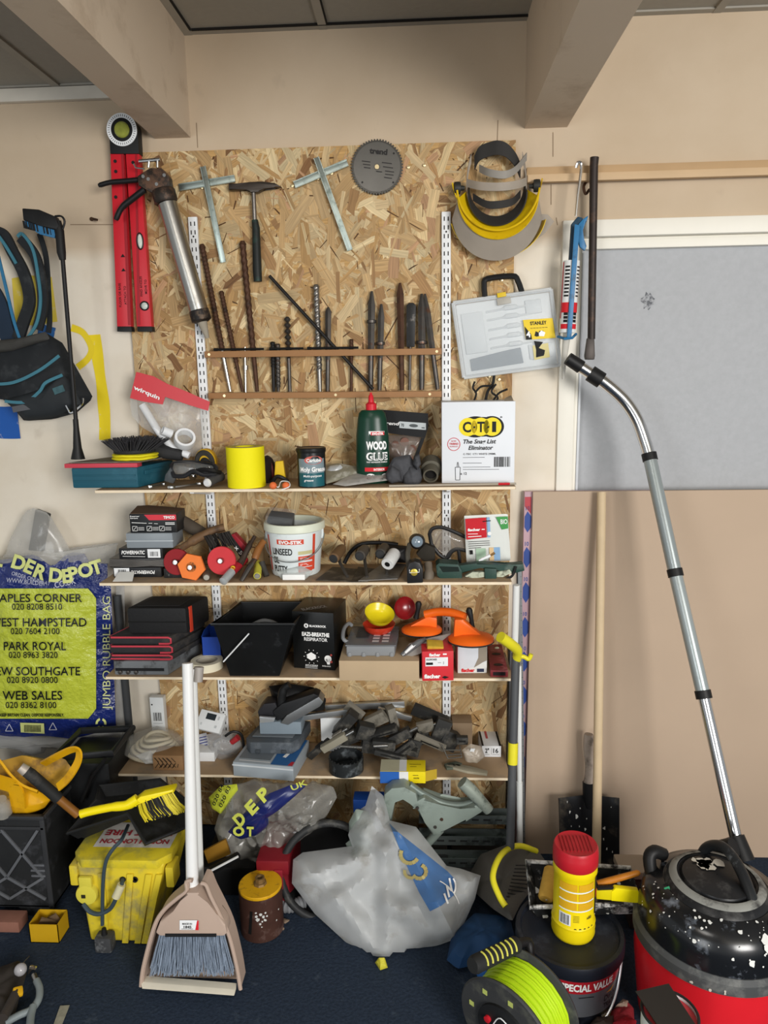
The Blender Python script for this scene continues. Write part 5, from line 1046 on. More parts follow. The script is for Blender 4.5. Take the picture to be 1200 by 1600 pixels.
names=['lowest red-piped black folding pouch, directly on the grey tray','middle red-piped black folding pouch of the stack','top red-piped black folding pouch, under the black zip case']
for i,(x0,x1,ya,yb) in enumerate(pr):
    Yi=Y3+.008+.004*i; zz=zt(220,ya,Yi); zz=max(zz,z+.018)
    t,xa,xb=slab('folding_pouch',names[i],'pouch',(x0,x1,(ya+yb)/2),Yi,.17,z,zz-.0005,CANV,.055,.006)
    L=[(xa+.008,Yi-.001,zz-.004),(xb-.01,Yi-.001,zz-.004),(xb-.002,Yi-.001,zz-.008),(xb-.002,Yi-.001,z+.006),(xb-.01,Yi-.001,z+.0035)]
    part(t,'piping',MB().tube([(xa+.055,Yi+.165,zz-.003)]+[(xa+.002,Yi+.004,zz-.004)]+L+[(xb-.04,Yi-.001,z+.0035)],.0032,6),PIP,'red piping'); 
    if i==0: part(t,'piping',MB().tube([(xa+.002,Yi+.002,z+.004),(xb-.04,Yi-.001,z+.004)],.003,6),PIP,'red piping')
    z=zz
Yz=Y3+.03; xa,xb=at(198,965,Yz).x,at(291,965,Yz).x; zz=zt(240,950,Yz)
t=T('zip_case','black soft zip case with a red pull tab, on top of the red-piped pouches','case',((xa+xb)/2,Yz+.06,z+.0006))
part(t,'case_body',MB().ext([(xa,Yz,z+.0006),(xb,Yz,z+.0006),(xb+.035,Yz+.13,z+.0006),(xa+.03,Yz+.13,z+.0006)],(0,0,zz-z),.012),M('1b1b1c',.65,var=.2,bump=.2,scale=120))
part(t,'zip_seam',MB().box(xa+.004,xb-.004,Yz-.0012,Yz+.001,z+(zz-z)*.45,z+(zz-z)*.5),M('0f0f0f',.8)); part(t,'pull_tab',MB().box(-.0015,.002,0,.016,0,zz-z-.004,.0008).xf(Matrix.Translation((xb+.004,Yz+.016,z+.002))@Matrix.Rotation(-.26,4,'Z')),M('c8402a',.5),'red tab')
part(t,'top_panel',MB().ext([(xa+.03,Yz+.02,zz),(xb-.025,Yz+.02,zz),(xb-.01,Yz+.11,zz),(xa+.05,Yz+.11,zz)],(0,0,.0015)),M('2b2b2c',.8))
# small stacking bins
def bin_(x0,x1,ya,yb,Y,col,label):
    a,b=at(x0,(ya+yb)/2,Y).x,at(x1,(ya+yb)/2,Y).x; z1=zt((x0+x1)/2,ya,Y); t=T('storage_bin',label,'bin',((a+b)/2,Y+.05,Z3+.0006)); m=M(col,.4)
    part(t,'front_wall',MB().ext([(a,Y,Z3+.0006),(b,Y,Z3+.0006),(b,Y,z1-.012),(a,Y,z1-.012)],(0,.002,0)),m); part(t,'tray',MB().ext([(a,Y,Z3+.0006),(a,Y+.09,Z3+.0006),(a,Y+.09,z1),(a,Y+.03,z1),(a,Y,z1-.012)],(.002,0,0)).ext([(b-.002,Y,Z3+.0006),(b-.002,Y+.09,Z3+.0006),(b-.002,Y+.09,z1),(b-.002,Y+.03,z1),(b-.002,Y,z1-.012)],(.002,0,0)).box(a,b,Y+.088,Y+.09,Z3+.0006,z1).box(a,b,Y,Y+.09,Z3+.0006,Z3+.002),m)
bin_(315,345,990,1021,-.13,'2346a0','small blue stacking bin between the pouches and the black bucket')
a=at(330,990,-.035); solo('storage_bin',MB().box(a.x-.01,a.x+.03,-.036,-.02,Z3+.0006,at(335,984,-.035).z,.002),M('c8a51c',.4),'yellow plastic bin just showing behind the blue one','bin')
# masking tape
c=onshelf(324,1043,Z3)+Vector((0,.0,.0006)); r=at(348,1040,c.y).x-c.x; h=zt(324,1030,c.y-r)-Z3
h=.026
t=T('masking_tape','roll of cream masking tape lying flat left of the black bucket','tape',c); part(t,'tape',MB().lathe([(r*.68,0),(r,0),(r,h),(r*.68,h),(r*.68,0)],c,(0,0,1),40,False),M('ddd6bd',.7,var=.04)); part(t,'core',MB().lathe([(r*.6,.001),(r*.675,.001),(r*.675,h-.001),(r*.6,h-.001),(r*.6,.001)],c,(0,0,1),36,False),M('a9a396',.7))
# black bucket with a white strap
Yb=-.262; t=T('rectangular_bucket','tall rectangular black plastic bucket overhanging the front of the third shelf','bucket',at(405,1070,-.15)); BK=M('151617',.35,var=.25,scale=12,dirt='323436',dscale=24,dthr=.66)
f=[at(333,975,Yb),at(458,977,Yb),at(434,1068,Yb+.02),at(362,1068,Yb+.02)]
zb=Z3+.001
for p in f[2:]: p.z=zb-.0; 
d0,d1=.2,.15
f[2],f[3]=at(437,1064,SF+.008),at(360,1064,SF+.008); f[2].z=f[3].z=zb
b=[f[0]+Vector((.036,d0,.0)),f[1]+Vector((.02,d0,.0)),f[2]+Vector((-.004,d1,0)),f[3]+Vector((.02,d1,0))]
for p in b[:2]: p.z=f[0].z; 
f[1].z=f[0].z
# the bucket leans out over the shelf edge, so its foot rests just behind that edge
f[2],f[3]=at(437,1064,SF+.008),at(360,1064,SF+.008)
for p in (f[2],f[3]): p.z=zb
mb=MB(); fv=[mb.bm.verts.new(p) for p in f]; bv=[mb.bm.verts.new(p) for p in b]
for q in ((fv[0],fv[3],fv[2],fv[1]),(bv[0],bv[1],bv[2],bv[3]),(fv[0],bv[0],bv[3],fv[3]),(fv[1],fv[2],bv[2],bv[1]),(fv[3],bv[3],bv[2],fv[2])): mb._f(list(q))
mb.solid(.003); part(t,'bucket_wall',mb,BK)
part(t,'rim',MB().tube([f[0]+Vector((-.003,-.003,0)),f[1]+Vector((.003,-.003,0)),b[1]+Vector((.003,.003,0)),b[0]+Vector((-.003,.003,0))],.0055,8,closed=True),BK)
mb=MB().tube([at(389,990,Yb-.007),at(349,1034,Yb-.009)],.0022,8); part(t,'white_cord',mb,WHITE,'white cord'); part(t,'foot',MB().ext([f[3]+Vector((.004,.004,-.0006)),f[2]+Vector((-.004,.004,-.0006)),b[2]+Vector((-.004,-.004,-.0006)),b[3]+Vector((.004,-.004,-.0006))],(0,0,.002)),BK) 
t=T('tape_roll','grey tape roll sitting inside the black bucket','tape',at(410,985,-.15)); q=at(410,985,-.15); part(t,'roll',MB().lathe([(.035,0),(.047,0),(.047,.022),(.035,.022),(.035,0)],q+Vector((0,0,-.03)),(.2,-.35,1),30,False),M('a9a8a4',.6)); solo('grey_sleeve',MB().tube(smooth_path(pxs([(395,976,-.17),(410,970,-.15),(425,972,-.14),(436,978,-.13)]),4),.007,8),M('77797b',.5),'grey plastic piece lying over the tape in the black bucket','sleeve')
# respirator box
RB=M('131414',.35,var=.08)
t,S,TP=carton('respirator_box','black cardboard respirator box with white lettering, right of the black bucket','box',462,529,957,1046,Z3,.15,RB,rz=-9)
mb=MB(); text(mb,S,'BLACKROCK',.62,.745,.035,.4,bold=.04); text(mb,S,'EAZI-BREATHE',.56,.585,.065,.66,bold=.05); text(mb,S,'RESPIRATOR',.56,.5,.06,.56)
disc(mb,S,.34,.762,.055)
for k in range(3): pol(mb,S,[(.32,.2+.025*k),(.44,.15+.025*k),(.56,.2+.025*k),(.44,.25+.025*k)],.0008+.0004*k)
text(mb,S,'REPLACEABLE',.44,.06,.02,.3); text(mb,S,'INCLUDED',.8,.06,.02,.2); line(mb,S,(.28,.045),(.58,.045),.001); line(mb,S,(.28,.02),(.58,.02),.001)
for a in range(10): 
    an=2*PI*a/10; line(mb,S,(.44+.16*math.cos(an),.22+.11*math.sin(an)),(.44+.19*math.cos(an),.22+.13*math.sin(an)),.0015)
disc(mb,S,.84,.2,.085); pol(mb,S,[(.78,.2),(.9,.2),(.88,.1),(.82,.1)]); part(t,'lettering',mb,LETW,'white print')
mb=MB(); disc(mb,S,.92,.15,.03,.0014); disc(mb,S,.92,.27,.025,.0014); part(t,'print',mb,M('b04a44',.5),'red filter dots'); mb=MB(); pol(mb,S,[(.325,.745),(.355,.745),(.355,.78),(.325,.78)],.0014); part(t,'print',mb,BLACK)
mb=MB(); text(mb,TP,'BLACKROCK',.5,.2,.16,.6,rot=.6); part(t,'lettering',mb,M('9a9a98',.5))
# brown board tray with the organiser on it
t,S,TP=carton('cardboard_tray','flat brown cardboard box lid carrying the grey organiser case','cardboard lid',530,655,1033,1064,Z3,.2,CARD)
zc=fit(530,655,1033,1064,Z3)[3]; Yc=max(fit(530,655,1033,1064,Z3)[2],SF)
Yo=Yc+.012; a,b=at(541,1020,Yo).x,at(617,1020,Yo).x; hz=zt(580,1010,Yo)
t=T('organiser_case','grey plastic fixings organiser with a clear compartment lid on the cardboard lid','organiser',((a+b)/2,Yo+.07,zc+.001)); OG=M('85888b',.4,var=.08)
part(t,'case_body',MB().ext([(a,Yo,zc+.001),(b,Yo,zc+.001),(b+.008,Yo+.15,zc+.001),(a+.008,Yo+.15,zc+.001)],(0,0,hz-zc),.006),OG)
mb=MB().ext([(a-.003,Yo-.003,hz),(b+.003,Yo-.003,hz),(b+.011,Yo+.15,hz+.006),(a+.005,Yo+.15,hz+.006)],(0,0,.005),.003); part(t,'lid',mb,M('6f7276',.25,trans=.2,spec=.7))
S=Face((a,Yo,hz+.0065),(b-a,0,0),(.008,.15,.006),(0,0,1)); mb=MB()
for j in range(2): 
    for k in range(5): rect(mb,S,.52+.2*j,.1+.15*k,.66+.2*j,.2+.15*k,.001)
part(t,'print',mb,M('c9ccce',.5),'pale lid labels'); mb=MB(); rect(mb,S,.15,.35,.42,.9,.0008); part(t,'print',mb,M('3c3f42',.5),'dark lid panel')
part(t,'carry_handle',MB().tube(smooth_path([(a+.004,Yo+.03,hz),(a-.012,Yo+.035,hz+.012),(a-.014,Yo+.08,hz+.026),(a-.004,Yo+.12,hz+.03),(a+.006,Yo+.13,hz+.02)],4),.006,8),OG)
mb=MB()
for k in range(4): mb.lathe([(.008,0),(.0085,.006),(.007,.012)],(a+.01+(b-a-.02)*k/3,Yo+.004,zc+.001),(0,0,1),10)
part(t,'ribs',mb,OG)
# bowls
def bowl(cx,cy,Y,r,ax,col,label,sx=1):
    c=at(cx,cy,Y); t=T('plastic_bowl',label,'bowl',c-Vector((0,0,r*.6))); mb=MB().lathe([(r*.35,-r*.62),(r*.6,-r*.55),(r*.88,-.3*r),(r,0),(r*1.03,.004),(r*.97,.002),(r*.85,-.28*r),(r*.55,-.5*r),(.001,-.55*r)],c,ax,30,True); part(t,'shell',mb,M(col,.25,var=.1,spec=.6)); return t
bowl(592,976,-.13,.05,(.05,-.12,1),'c8381f','red plastic bowl sitting on the grey organiser, under the yellow one')
bowl(593,959,-.135,.046,(.22,-.45,1),'e6d31f','yellow plastic bowl tilted inside the red bowl')
bowl(632,950,-.075,.036,(.5,-1,.3),'8e1c20','dark red plastic bowl leaning against the chipboard behind the orange lifter')
# suction lifter
t=T('suction_lifter','orange double suction cup lifter with black levers, resting over the boxes','suction lifter',at(695,990,-.16)); OR=M('f06a1c',.35,var=.05)
def cup(cx,cy,Y,rx,nm):
    c=at(cx,cy,Y); r=rx*.00188; part(t,nm,MB().lathe([(r,0),(r*1.0,.008),(r*.9,.014),(r*.45,.022),(.001,.024)],c,(0,-.12,1),36,True,1,.8),OR); part(t,'rubber_pad',MB().lathe([(r*.96,-.006),(r*1.02,-.003),(r*1.0,.0005)],c,(0,-.12,1),36,True,1,.8),RUBBER,'black rubber pad')
    return c,r
cA,rA=cup(659,986,-.12,34,'cup'); cB,rB=cup(736,1000,-.19,37,'cup')
mb=MB().ext([cA+Vector((-rA*.55,-rA*.2,.012)),cA+Vector((rA*.75,-rA*.2,.012)),cA+Vector((rA*.75,-rA*.2,.046)),cA+Vector((rA*.3,-rA*.2,.052)),cA+Vector((-rA*.55,-rA*.2,.022))],(0,rA*.45,0),.005); part(t,'foot',mb,OR)
mb=MB().ext([cB+Vector((-rB*.78,-rB*.2,.01)),cB+Vector((rB*.55,-rB*.2,.012)),cB+Vector((rB*.4,-rB*.2,.022)),cB+Vector((-rB*.35,-rB*.2,.07)),cB+Vector((-rB*.72,-rB*.2,.07))],(0,rB*.45,0),.005); part(t,'foot',mb,OR)
mb=MB().tube(smooth_path([at(664,960,-.12),at(684,956,-.13),at(705,957,-.15),at(727,964,-.175)],4),.0135,12); part(t,'grip_bar',mb,OR)
for (x0,y0,x1,y1,Y) in ((650,966,654,940,-.1),(738,984,733,950,-.18)): part(t,'lever',MB().tube(pxs([(x0,y0,Y),((x0+x1)/2+1,(y0+y1)/2,Y),(x1,y1+4,Y),(x1,y1,Y)]),[.009,.0065,.0105,.007],12),BLACK,'black lever')
# blister pack + fixing boxes
t=T('blister_pack','silver-grey carded blister pack leaning between the organiser and the red box','packet',at(650,1030,-.2)); pp=[at(617,1033,-.225),at(655,1022,-.225),at(690,1002,-.19),at(705,990,-.17),at(668,998,-.17),at(640,1006,-.2)]
part(t,'card',MB().ext(pp,(0,.002,.001)),M('a6a19b',.35,var=.2,scale=30)); q=at(642,1013,-.21); part(t,'blister',MB().tube([at(628,1024,-.226),at(640,1014,-.212),at(655,1003,-.2),at(665,999,-.19)],[.007,.0115,.01,.006],10),M('6c6f72',.12,trans=.3,spec=.9)); part(t,'tool',MB().tube([at(633,1020,-.232),at(645,1009,-.22)],[.004,.006],8),WHITE)
t,S,TP=carton('fixings_box','bright red cardboard box of fixings with a white label, at the shelf front','box',658,707,1018,1064,Z3,.13,M('d2333b',.45,var=.05),rz=3)
mb=MB(); rect(mb,S,.1,.5,.82,.8); rect(mb,S,.04,.1,.05,.11); lb=part(t,'label',mb,WHITE); mb=MB(); text(mb,S,'fischer',.4,.84,.1,.36,d=.0014,bold=.05); text(mb,S,'fischer',.32,.1,.13,.52,d=.0014,bold=.05); pol(mb,S,[(.66,.88),(.78,.88),(.78,.93),(.66,.93)],.0012); part(t,'lettering',mb,LETW); mb=MB(); text(mb,S,'DUOPOWER',.3,.7,.06,.34,d=.0015,bold=.02); rect(mb,S,.12,.55,.34,.63,.0014); line(mb,S,(.5,.62),(.6,.62),.001,.0014); line(mb,S,(.68,.66),(.68,.56),.001,.0014); text(mb,S,'\u25c4',.5,.5,.01) if 0 else pol(mb,S,[(.62,.12),(.72,.07),(.86,.12),(.72,.17)],.0014); part(t,'print',mb,INK)
m=WM[t]; 
for k,(x,c_) in enumerate(((-.03,'b9b39a'),(-.012,'c9a22c'),(.004,'d6d2c6'),(.022,'1f1f1f'))): part(t,'contents',MB().obox(m@Vector((x,-.02,.094+.0)),(.018,.05,.012),(.1*k,.2,0),.003),M(c_,.4)) if k<0 else None
solo('yellow_plug_pack',MB().obox(m@Vector((-.006,-.03,.1)),(.05,.035,.014),(.3,.1,.1),.004),M('c2a23a',.4,var=.3,scale=60),'small yellow and grey pack resting on the red fixings box','packet')
t,S,TP=carton('fixings_box','white cardboard box with red lettering and a torn flap, beside the red one','box',714,760,1008,1052,Z3,.12,M('dcdcd8',.5,var=.04),rz=2)
mb=MB(); pol(mb,S,[(.02,.98),(.98,.98),(.98,.4),(.8,.36),(.6,.22),(.06,.14)]); part(t,'torn_flap',mb,M('cfd3d8',.6)); mb=MB(); pol(mb,S,[(.7,.98),(.99,.98),(.99,.45),(.84,.38),(.72,.3),(.55,.2),(.7,.55)],.0012); part(t,'bare_card',mb,M('8f8577',.8),'brown bare card'); mb=MB(); text(mb,S,'fischer',.35,.05,.12,.46,d=.0014,bold=.05); part(t,'lettering',mb,LETR); mb=MB(); pol(mb,S,[(.66,.04),(.9,.04),(.9,.16),(.66,.16)],.0014); part(t,'print',mb,M('2a2f48',.5))
# short red level lying end-on
p,q=onshelf(780,1058,Z3),onshelf(771,1010,Z3); p.y=max(p.y,SF+.003)
RDL=M('7d2a30',.45,var=.2,dirt='a35a5c',dscale=25,dthr=.6); t=T('torpedo_level','short dark red spirit level lying on the right end of the third shelf','level',(p+q)/2+Vector((0,0,.0006)))
w_=.0265; n=Vector((w_,0,0)); part(t,'frame',MB().ext([p-n,p+n,q+n*.9+Vector((0,0,.0)),q-n*.9],(0,0,.022),.002),RDL)
d=(q-p); mb=MB(); S=Face(p-n+Vector((0,-.0004,0)),2*n,(0,0,.022)); 
for a0,a1 in ((.08,.25),(.42,.6)): 
    c_=p+d*((a0+a1)/2)+Vector((0,0,.0225)); mb.lathe([(.012,0),(.012,.0006)],c_,(0,0,1),20,sx=1.2,sy=.8)
rect(mb,S,.15,.25,.85,.75); part(t,'window',mb,M('1d1516',.5),'dark windows'); part(t,'vial',MB().ball(p+d*.72+Vector((.006,0,.022)),(.008,.005,.004),12),M('b9bfa0',.15))
# --- lowest shelf ---
t=T('coiled_cord','coil of cream cord in a clear bag at the left end of the lowest shelf','coil',onshelf(240,1180,Z4)); c=onshelf(238,1178,Z4); c.y=-.1
for k in range(5):
    r=.083-.011*k; cc=Vector((at(240,1160,-.12).x+.004*k,-.125,Z4+.012+.0135*k)); part(t,'cord',MB().tube([cc+Vector((math.cos(a)*r,math.sin(a)*r*.75,.004*math.sin(a*2+k))) for a in [2*PI*j/40 for j in range(40)]],.0055,8,closed=True),M('d8ceb2',.6))
part(t,'clear_bag',MB().pillow([Vector((at(240,1160,-.12).x+math.cos(a)*.1,-.125+math.sin(a)*.09,Z4+.035)) for a in [2*PI*j/24 for j in range(24)]],.045,.032,nrm=(0,0,1),amp=.008,freq=22,seed=2),M('cfccc4',.2,trans=.72,spec=.8)); part(t,'bag_tail',MB().pillow(pxs([(212,1180,-.19),(236,1172,-.19),(243,1192,-.2),(228,1194,-.2)]),.01,.004,amp=.004),FILM)
t,S,TP=carton('white_box','tall narrow white box with a barcode standing behind the coiled cord','box',235,256,1090,1140,Z4,.03,M('dde0e0',.5)) if 0 else (None,None,None)
Yv=-.05; a,b=at(235,1110,Yv).x,at(256,1110,Yv).x; zv=at(245,1090,Yv).z
t=T('white_box','tall narrow white box with a barcode standing behind the coiled cord','box',((a+b)/2,Yv+.012,Z4+.0006)); part(t,'body',MB().box(a,b,Yv,Yv+.026,Z4+.0006,zv,.001),M('dde0e0',.5)); S=Face((a,Yv,Z4),(b-a,0,0),(0,0,zv-Z4)); mb=MB(); barcode(mb,S,.2,.5,.8,.68,10,7); line(mb,S,(.15,.45),(.85,.45),.001); disc(mb,S,.15,.85,.06); text(mb,S,'B',.5,.2,.01) if 0 else None; part(t,'barcode',mb,INK)
t,S,TP=carton('wooden_block','small brown wooden block with a carved zigzag pattern at the shelf front','block',239,286,1181,1204,Z4,.06,M('8f6d4a',.7,var=.15,scale=30),bev=.002)
mb=MB()
for k in range(5): line(mb,S,(.06+.14*k,.15),(.2+.14*k,.5),.0026,.0006); line(mb,S,(.2+.14*k,.55),(.06+.14*k,.85),.0026,.0006); line(mb,S,(.25+.14*k,.2),(.36+.12*k,.45),.0022,.0006)
for k in range(4): line(mb,S,(.08+.12*k,.85),(.28+.16*k,.2),.0022,.0006)
part(t,'carved_pattern',mb,M('3a2a1c',.8),'dark carved grooves')
t,S,TP=carton('white_packet','flat white box under the clear bag of cable, just right of the white broom handle','box',300,335,1176,1190,Z4,.08,M('d7d9da',.5)); 
t=T('printed_packet','packet with blue print lying behind the flat white box','packet',at(315,1160,-.1)); o=at(303,1172,-.12); part(t,'card',MB().ext(pxs([(303,1172,-.12),(328,1166,-.12),(322,1145,-.08),(303,1150,-.08)]),(0,.003,0)),M('c9cbd2',.5)); S=Face(at(303,1172,-.1215),at(328,1166,-.1215)-at(303,1172,-.1215),at(303,1150,-.0815)-at(303,1172,-.1215)); mb=MB(); 
for k in range(4): line(mb,S,(.1,.15+.2*k),(.85,.15+.2*k),.003)
part(t,'print',mb,M('2f3a86',.5))
t=T('cable_bag','clear bag of white and black cable with a red plug on the lowest shelf','bag',at(352,1185,-.13)); part(t,'clear_film',MB().pillow(pxs([(x,y,-.12) for x,y in ((322,1148),(345,1140),(370,1146),(380,1165),(368,1182),(345,1186),(330,1175))]),.04,.03,amp=.008,freq=24,seed=15),M('c4c4c4',.2,trans=.62,spec=.8))
part(t,'cable',MB().tube(smooth_path([at(350+16*math.cos(k*1.1),1165+12*math.sin(k*1.1),-.12+.008*math.sin(k*2)) for k in range(14)],4),.0045,8),M('6b6b6b',.5)); part(t,'plug',MB().tube(pxs([(362,1160,-.15),(372,1152,-.15)]),[.009,.011],10),M('a02a30',.4),'red plug'); part(t,'black_lead',MB().tube(smooth_path(pxs([(352,1150,-.15),(365,1143,-.15),(378,1150,-.14),(380,1180,-.13),(366,1194,-.15)]),4),.0045,8),BLACK)
# thermostat: pale box with a dark screen, propped up
p0=at(330,1128,-.12); t=T('thermostat','white wall thermostat with a dark screen, propped on the clear cable bag','thermostat',p0,(math.radians(-42),math.radians(6),math.radians(-14)))
mm=WM[t]; part(t,'case_body',MB().box(-.045,.045,-.011,.011,-.032,.032,.004),M('dadcdc',.4),local=True); part(t,'screen',MB().box(-.018,.016,-.0118,-.01,.004,.024),M('2c3236',.15),local=True); part(t,'buttons',MB().box(-.03,-.024,-.012,-.01,-.018,-.01).box(.022,.03,-.012,-.01,-.018,-.01).box(.024,.03,-.012,-.01,.008,.02),M('b9bcbd',.4),local=True)
# machine case, blade pack, sanding tool
t,S,TP=carton('blade_pack','grey and blue flat boxed tool pack at the front of the lowest shelf','box',368,466,1195,1217,Z4,.17,M('9aa3aa',.4,var=.08),rz=-8)
mb=MB(); pol(mb,TP,[(.62,.02),(.98,.02),(.98,.98),(.62,.98)]); bl_=part(t,'print',mb,M('2b5e96',.4),'blue panel'); mb=MB(); rect(mb,TP,.05,.15,.58,.6); part(t,'print',mb,M('6b7278',.4),'grey printed panel'); mb=MB(); pol(mb,TP,[(.9,.02),(.98,.02),(.98,.16),(.93,.16)],.0012); part(t,'print',mb,M('b5242e',.4),'red corner'); mb=MB(); pol(mb,TP,[(.74,.3),(.8,.28),(.86,.6),(.8,.6)],.0012); for_=[line(mb,TP,(.08,.08),(.6,.08),.003)]; part(t,'print',mb,LETW,'white print')
mb=MB().box(0,S.w+.002,-.0015,.0005,0,.005).xf(Matrix.Translation(S.p(-.01,.75,0))@Matrix.Rotation(math.radians(-8),4,'Z')); part(t,'clear_lid_edge',mb,M('c9ced2',.3))
zl=fit(368,466,1195,1217,Z4)[3]+.0015
Ym=-.2; a,b=at(382,1185,Ym).x,at(466,1185,Ym).x; zm=at(420,1160,Ym).z
t=T('tool_case','dark grey moulded machine case lying on the blade pack','case',((a+b)/2,Ym+.05,zl)); MC=M('4a5056',.55,var=.15,dirt='6d7379',dscale=16,dthr=.6)
part(t,'case_body',MB().ext([(a,Ym+.03,zl),(a+.02,Ym,zl),(b-.02,Ym,zl),(b,Ym+.03,zl),(b+.02,Ym+.15,zl),(a+.03,Ym+.15,zl)],(0,0,zm-zl),.006),MC); part(t,'lid_panel',MB().ext([(a+.02,Ym+.035,zm),(b-.02,Ym+.03,zm),(b-.005,Ym+.13,zm),(a+.04,Ym+.13,zm)],(0,0,.004),.002),M('5d6368',.5,var=.15)); 
for x in (a+.045,b-.045): part(t,'latch',MB().box(x-.008,x+.008,Ym-.004,Ym+.001,zl+.004,zl+.016,.002),M('3b4045',.5))
zs=zm+.0045; Yv=-.155; a,b=at(406,1145,Yv).x,at(471,1145,Yv).x; z2=at(440,1128,Yv).z
solo('blue_grey_box',MB().box(a,b,Yv,Yv+.08,zs,max(z2,zs+.02),.003),M('7d8a94',.5,var=.1),'small blue-grey box on top of the dark machine case','box')
t=T('hand_sander','black hand sander with a pale metal sole tilted on the machine case','sander',at(460,1130,-.15)); part(t,'sole',MB().pix([(438,1130),(448,1118),(498,1089),(505,1097),(500,1104),(450,1133)],-.16,.05,.002),M('8a8c8d',.4,.7,var=.15)); part(t,'body',MB().pix([(432,1128),(426,1112),(440,1100),(490,1084),(500,1088),(444,1122)],-.15,.05,.006),M('1f2022',.5,var=.3)); part(t,'grip',MB().tube(smooth_path(pxs([(440,1110,-.13),(440,1090,-.13),(444,1076,-.13),(452,1070,-.13)]),4),[.014]*8+[.012]*5,12),M('191a1b',.5)); part(t,'rear_body',MB().pix([(405,1125),(402,1112),(412,1100),(430,1098),(436,1112),(430,1126)],-.14,.06,.006),M('26262a',.5,var=.3)); part(t,'clamp_lever',MB().pix([(405,1120),(430,1122),(428,1128),(406,1130)],-.165,.01,.002),M('c9cdd0',.3,.6),'white lever')
t=T('dark_tool','black tool parts heaped behind the hand sander, below the black bucket','tool',at(480,1100,-.06)); part(t,'body',MB().pillow(pxs([(x,y,-.07) for x,y in ((420,1072),(450,1068),(490,1074),(510,1092),(506,1110),(470,1115),(430,1108))]),.03,.03,amp=.01,freq=18,seed=44),M('19191a',.5,var=.4))
# aluminium bars behind the heap
for a,b,Y,w_,l in (((508,1107),(632,1101),-.045,.011,'longest aluminium bar lying behind the heap of clamp pads'),((464,1124),(548,1112),-.1,.009,'slanting bright aluminium strip left of the heap of clamp pads'),((590,1110),(643,1124),-.07,.009,'short aluminium bar end poking out above the heap')):
    p,q=at(*a,Y),at(*b,Y); t=T('aluminium_bar',l,'bar',(p+q)/2); d=(q-p).normalized(); n=Vector((-d.z,0,d.x))*w_; part(t,'bar',MB().ext([p-n,q-n,q+n,p+n],(0,.014,0),.001),M('b4b6b6',.35,.8,var=.15))
t,S,TP=carton('white_box','small white box half buried behind the clamp pads','box',501,532,1122,1143,Z4,.04,M('d6d8d8',.5)) if 0 else (None,)*3
p=at(516,1132,-.09); solo('white_box',MB().box(at(501,1132,-.09).x,at(533,1132,-.09).x,-.09,-.05,Z4+.0006,at(516,1122,-.09).z,.001),M('d6d8d8',.5),'small white box half buried behind the clamp pads','box')
# the heap of black clamp pads and holders
PAD=M('2c2c2b',.55,var=.3,dirt='5d5a53',dscale=18,dthr=.58); PADG=M('7a756a',.6,var=.15,dirt='4a473f',dscale=20); PIN=M('9a9a98',.3,.9,var=.2)
def pad(cx,cy,Y,sz,rot,label,m=PAD,pin=None,slot=False,zmin=None):
    c=at(cx,cy,Y); R=tuple(math.radians(a) for a in rot); c.z=max(c.z,Z4+min(sz)*.62+.002); t=T('clamp_pad',label,'clamp pad',c,R); w_,d_,h_=[v*1.22 for v in sz]
    part(t,'pad',MB().box(-w_/2,w_/2,-d_/2,d_/2,-h_/2,h_/2,.002),m,local=True)
    part(t,'rear_rib',MB().box(-w_*.42,w_*.42,d_/2-.001,d_/2+.012,-h_*.18,h_*.18,.002),PAD,local=True)
    if pin: part(t,'steel_pin',MB().cyl((w_/2-.003,0,0),(w_/2+pin,0,0),.0055,.0055,12),PIN,local=True)
    if slot: part(t,'slot',MB().box(-w_*.3,w_*.3,-d_/2-.0006,-d_/2+.0005,-h_*.14,h_*.14),M('131312',.8),local=True)
    return t
HB='in the black pad heap'
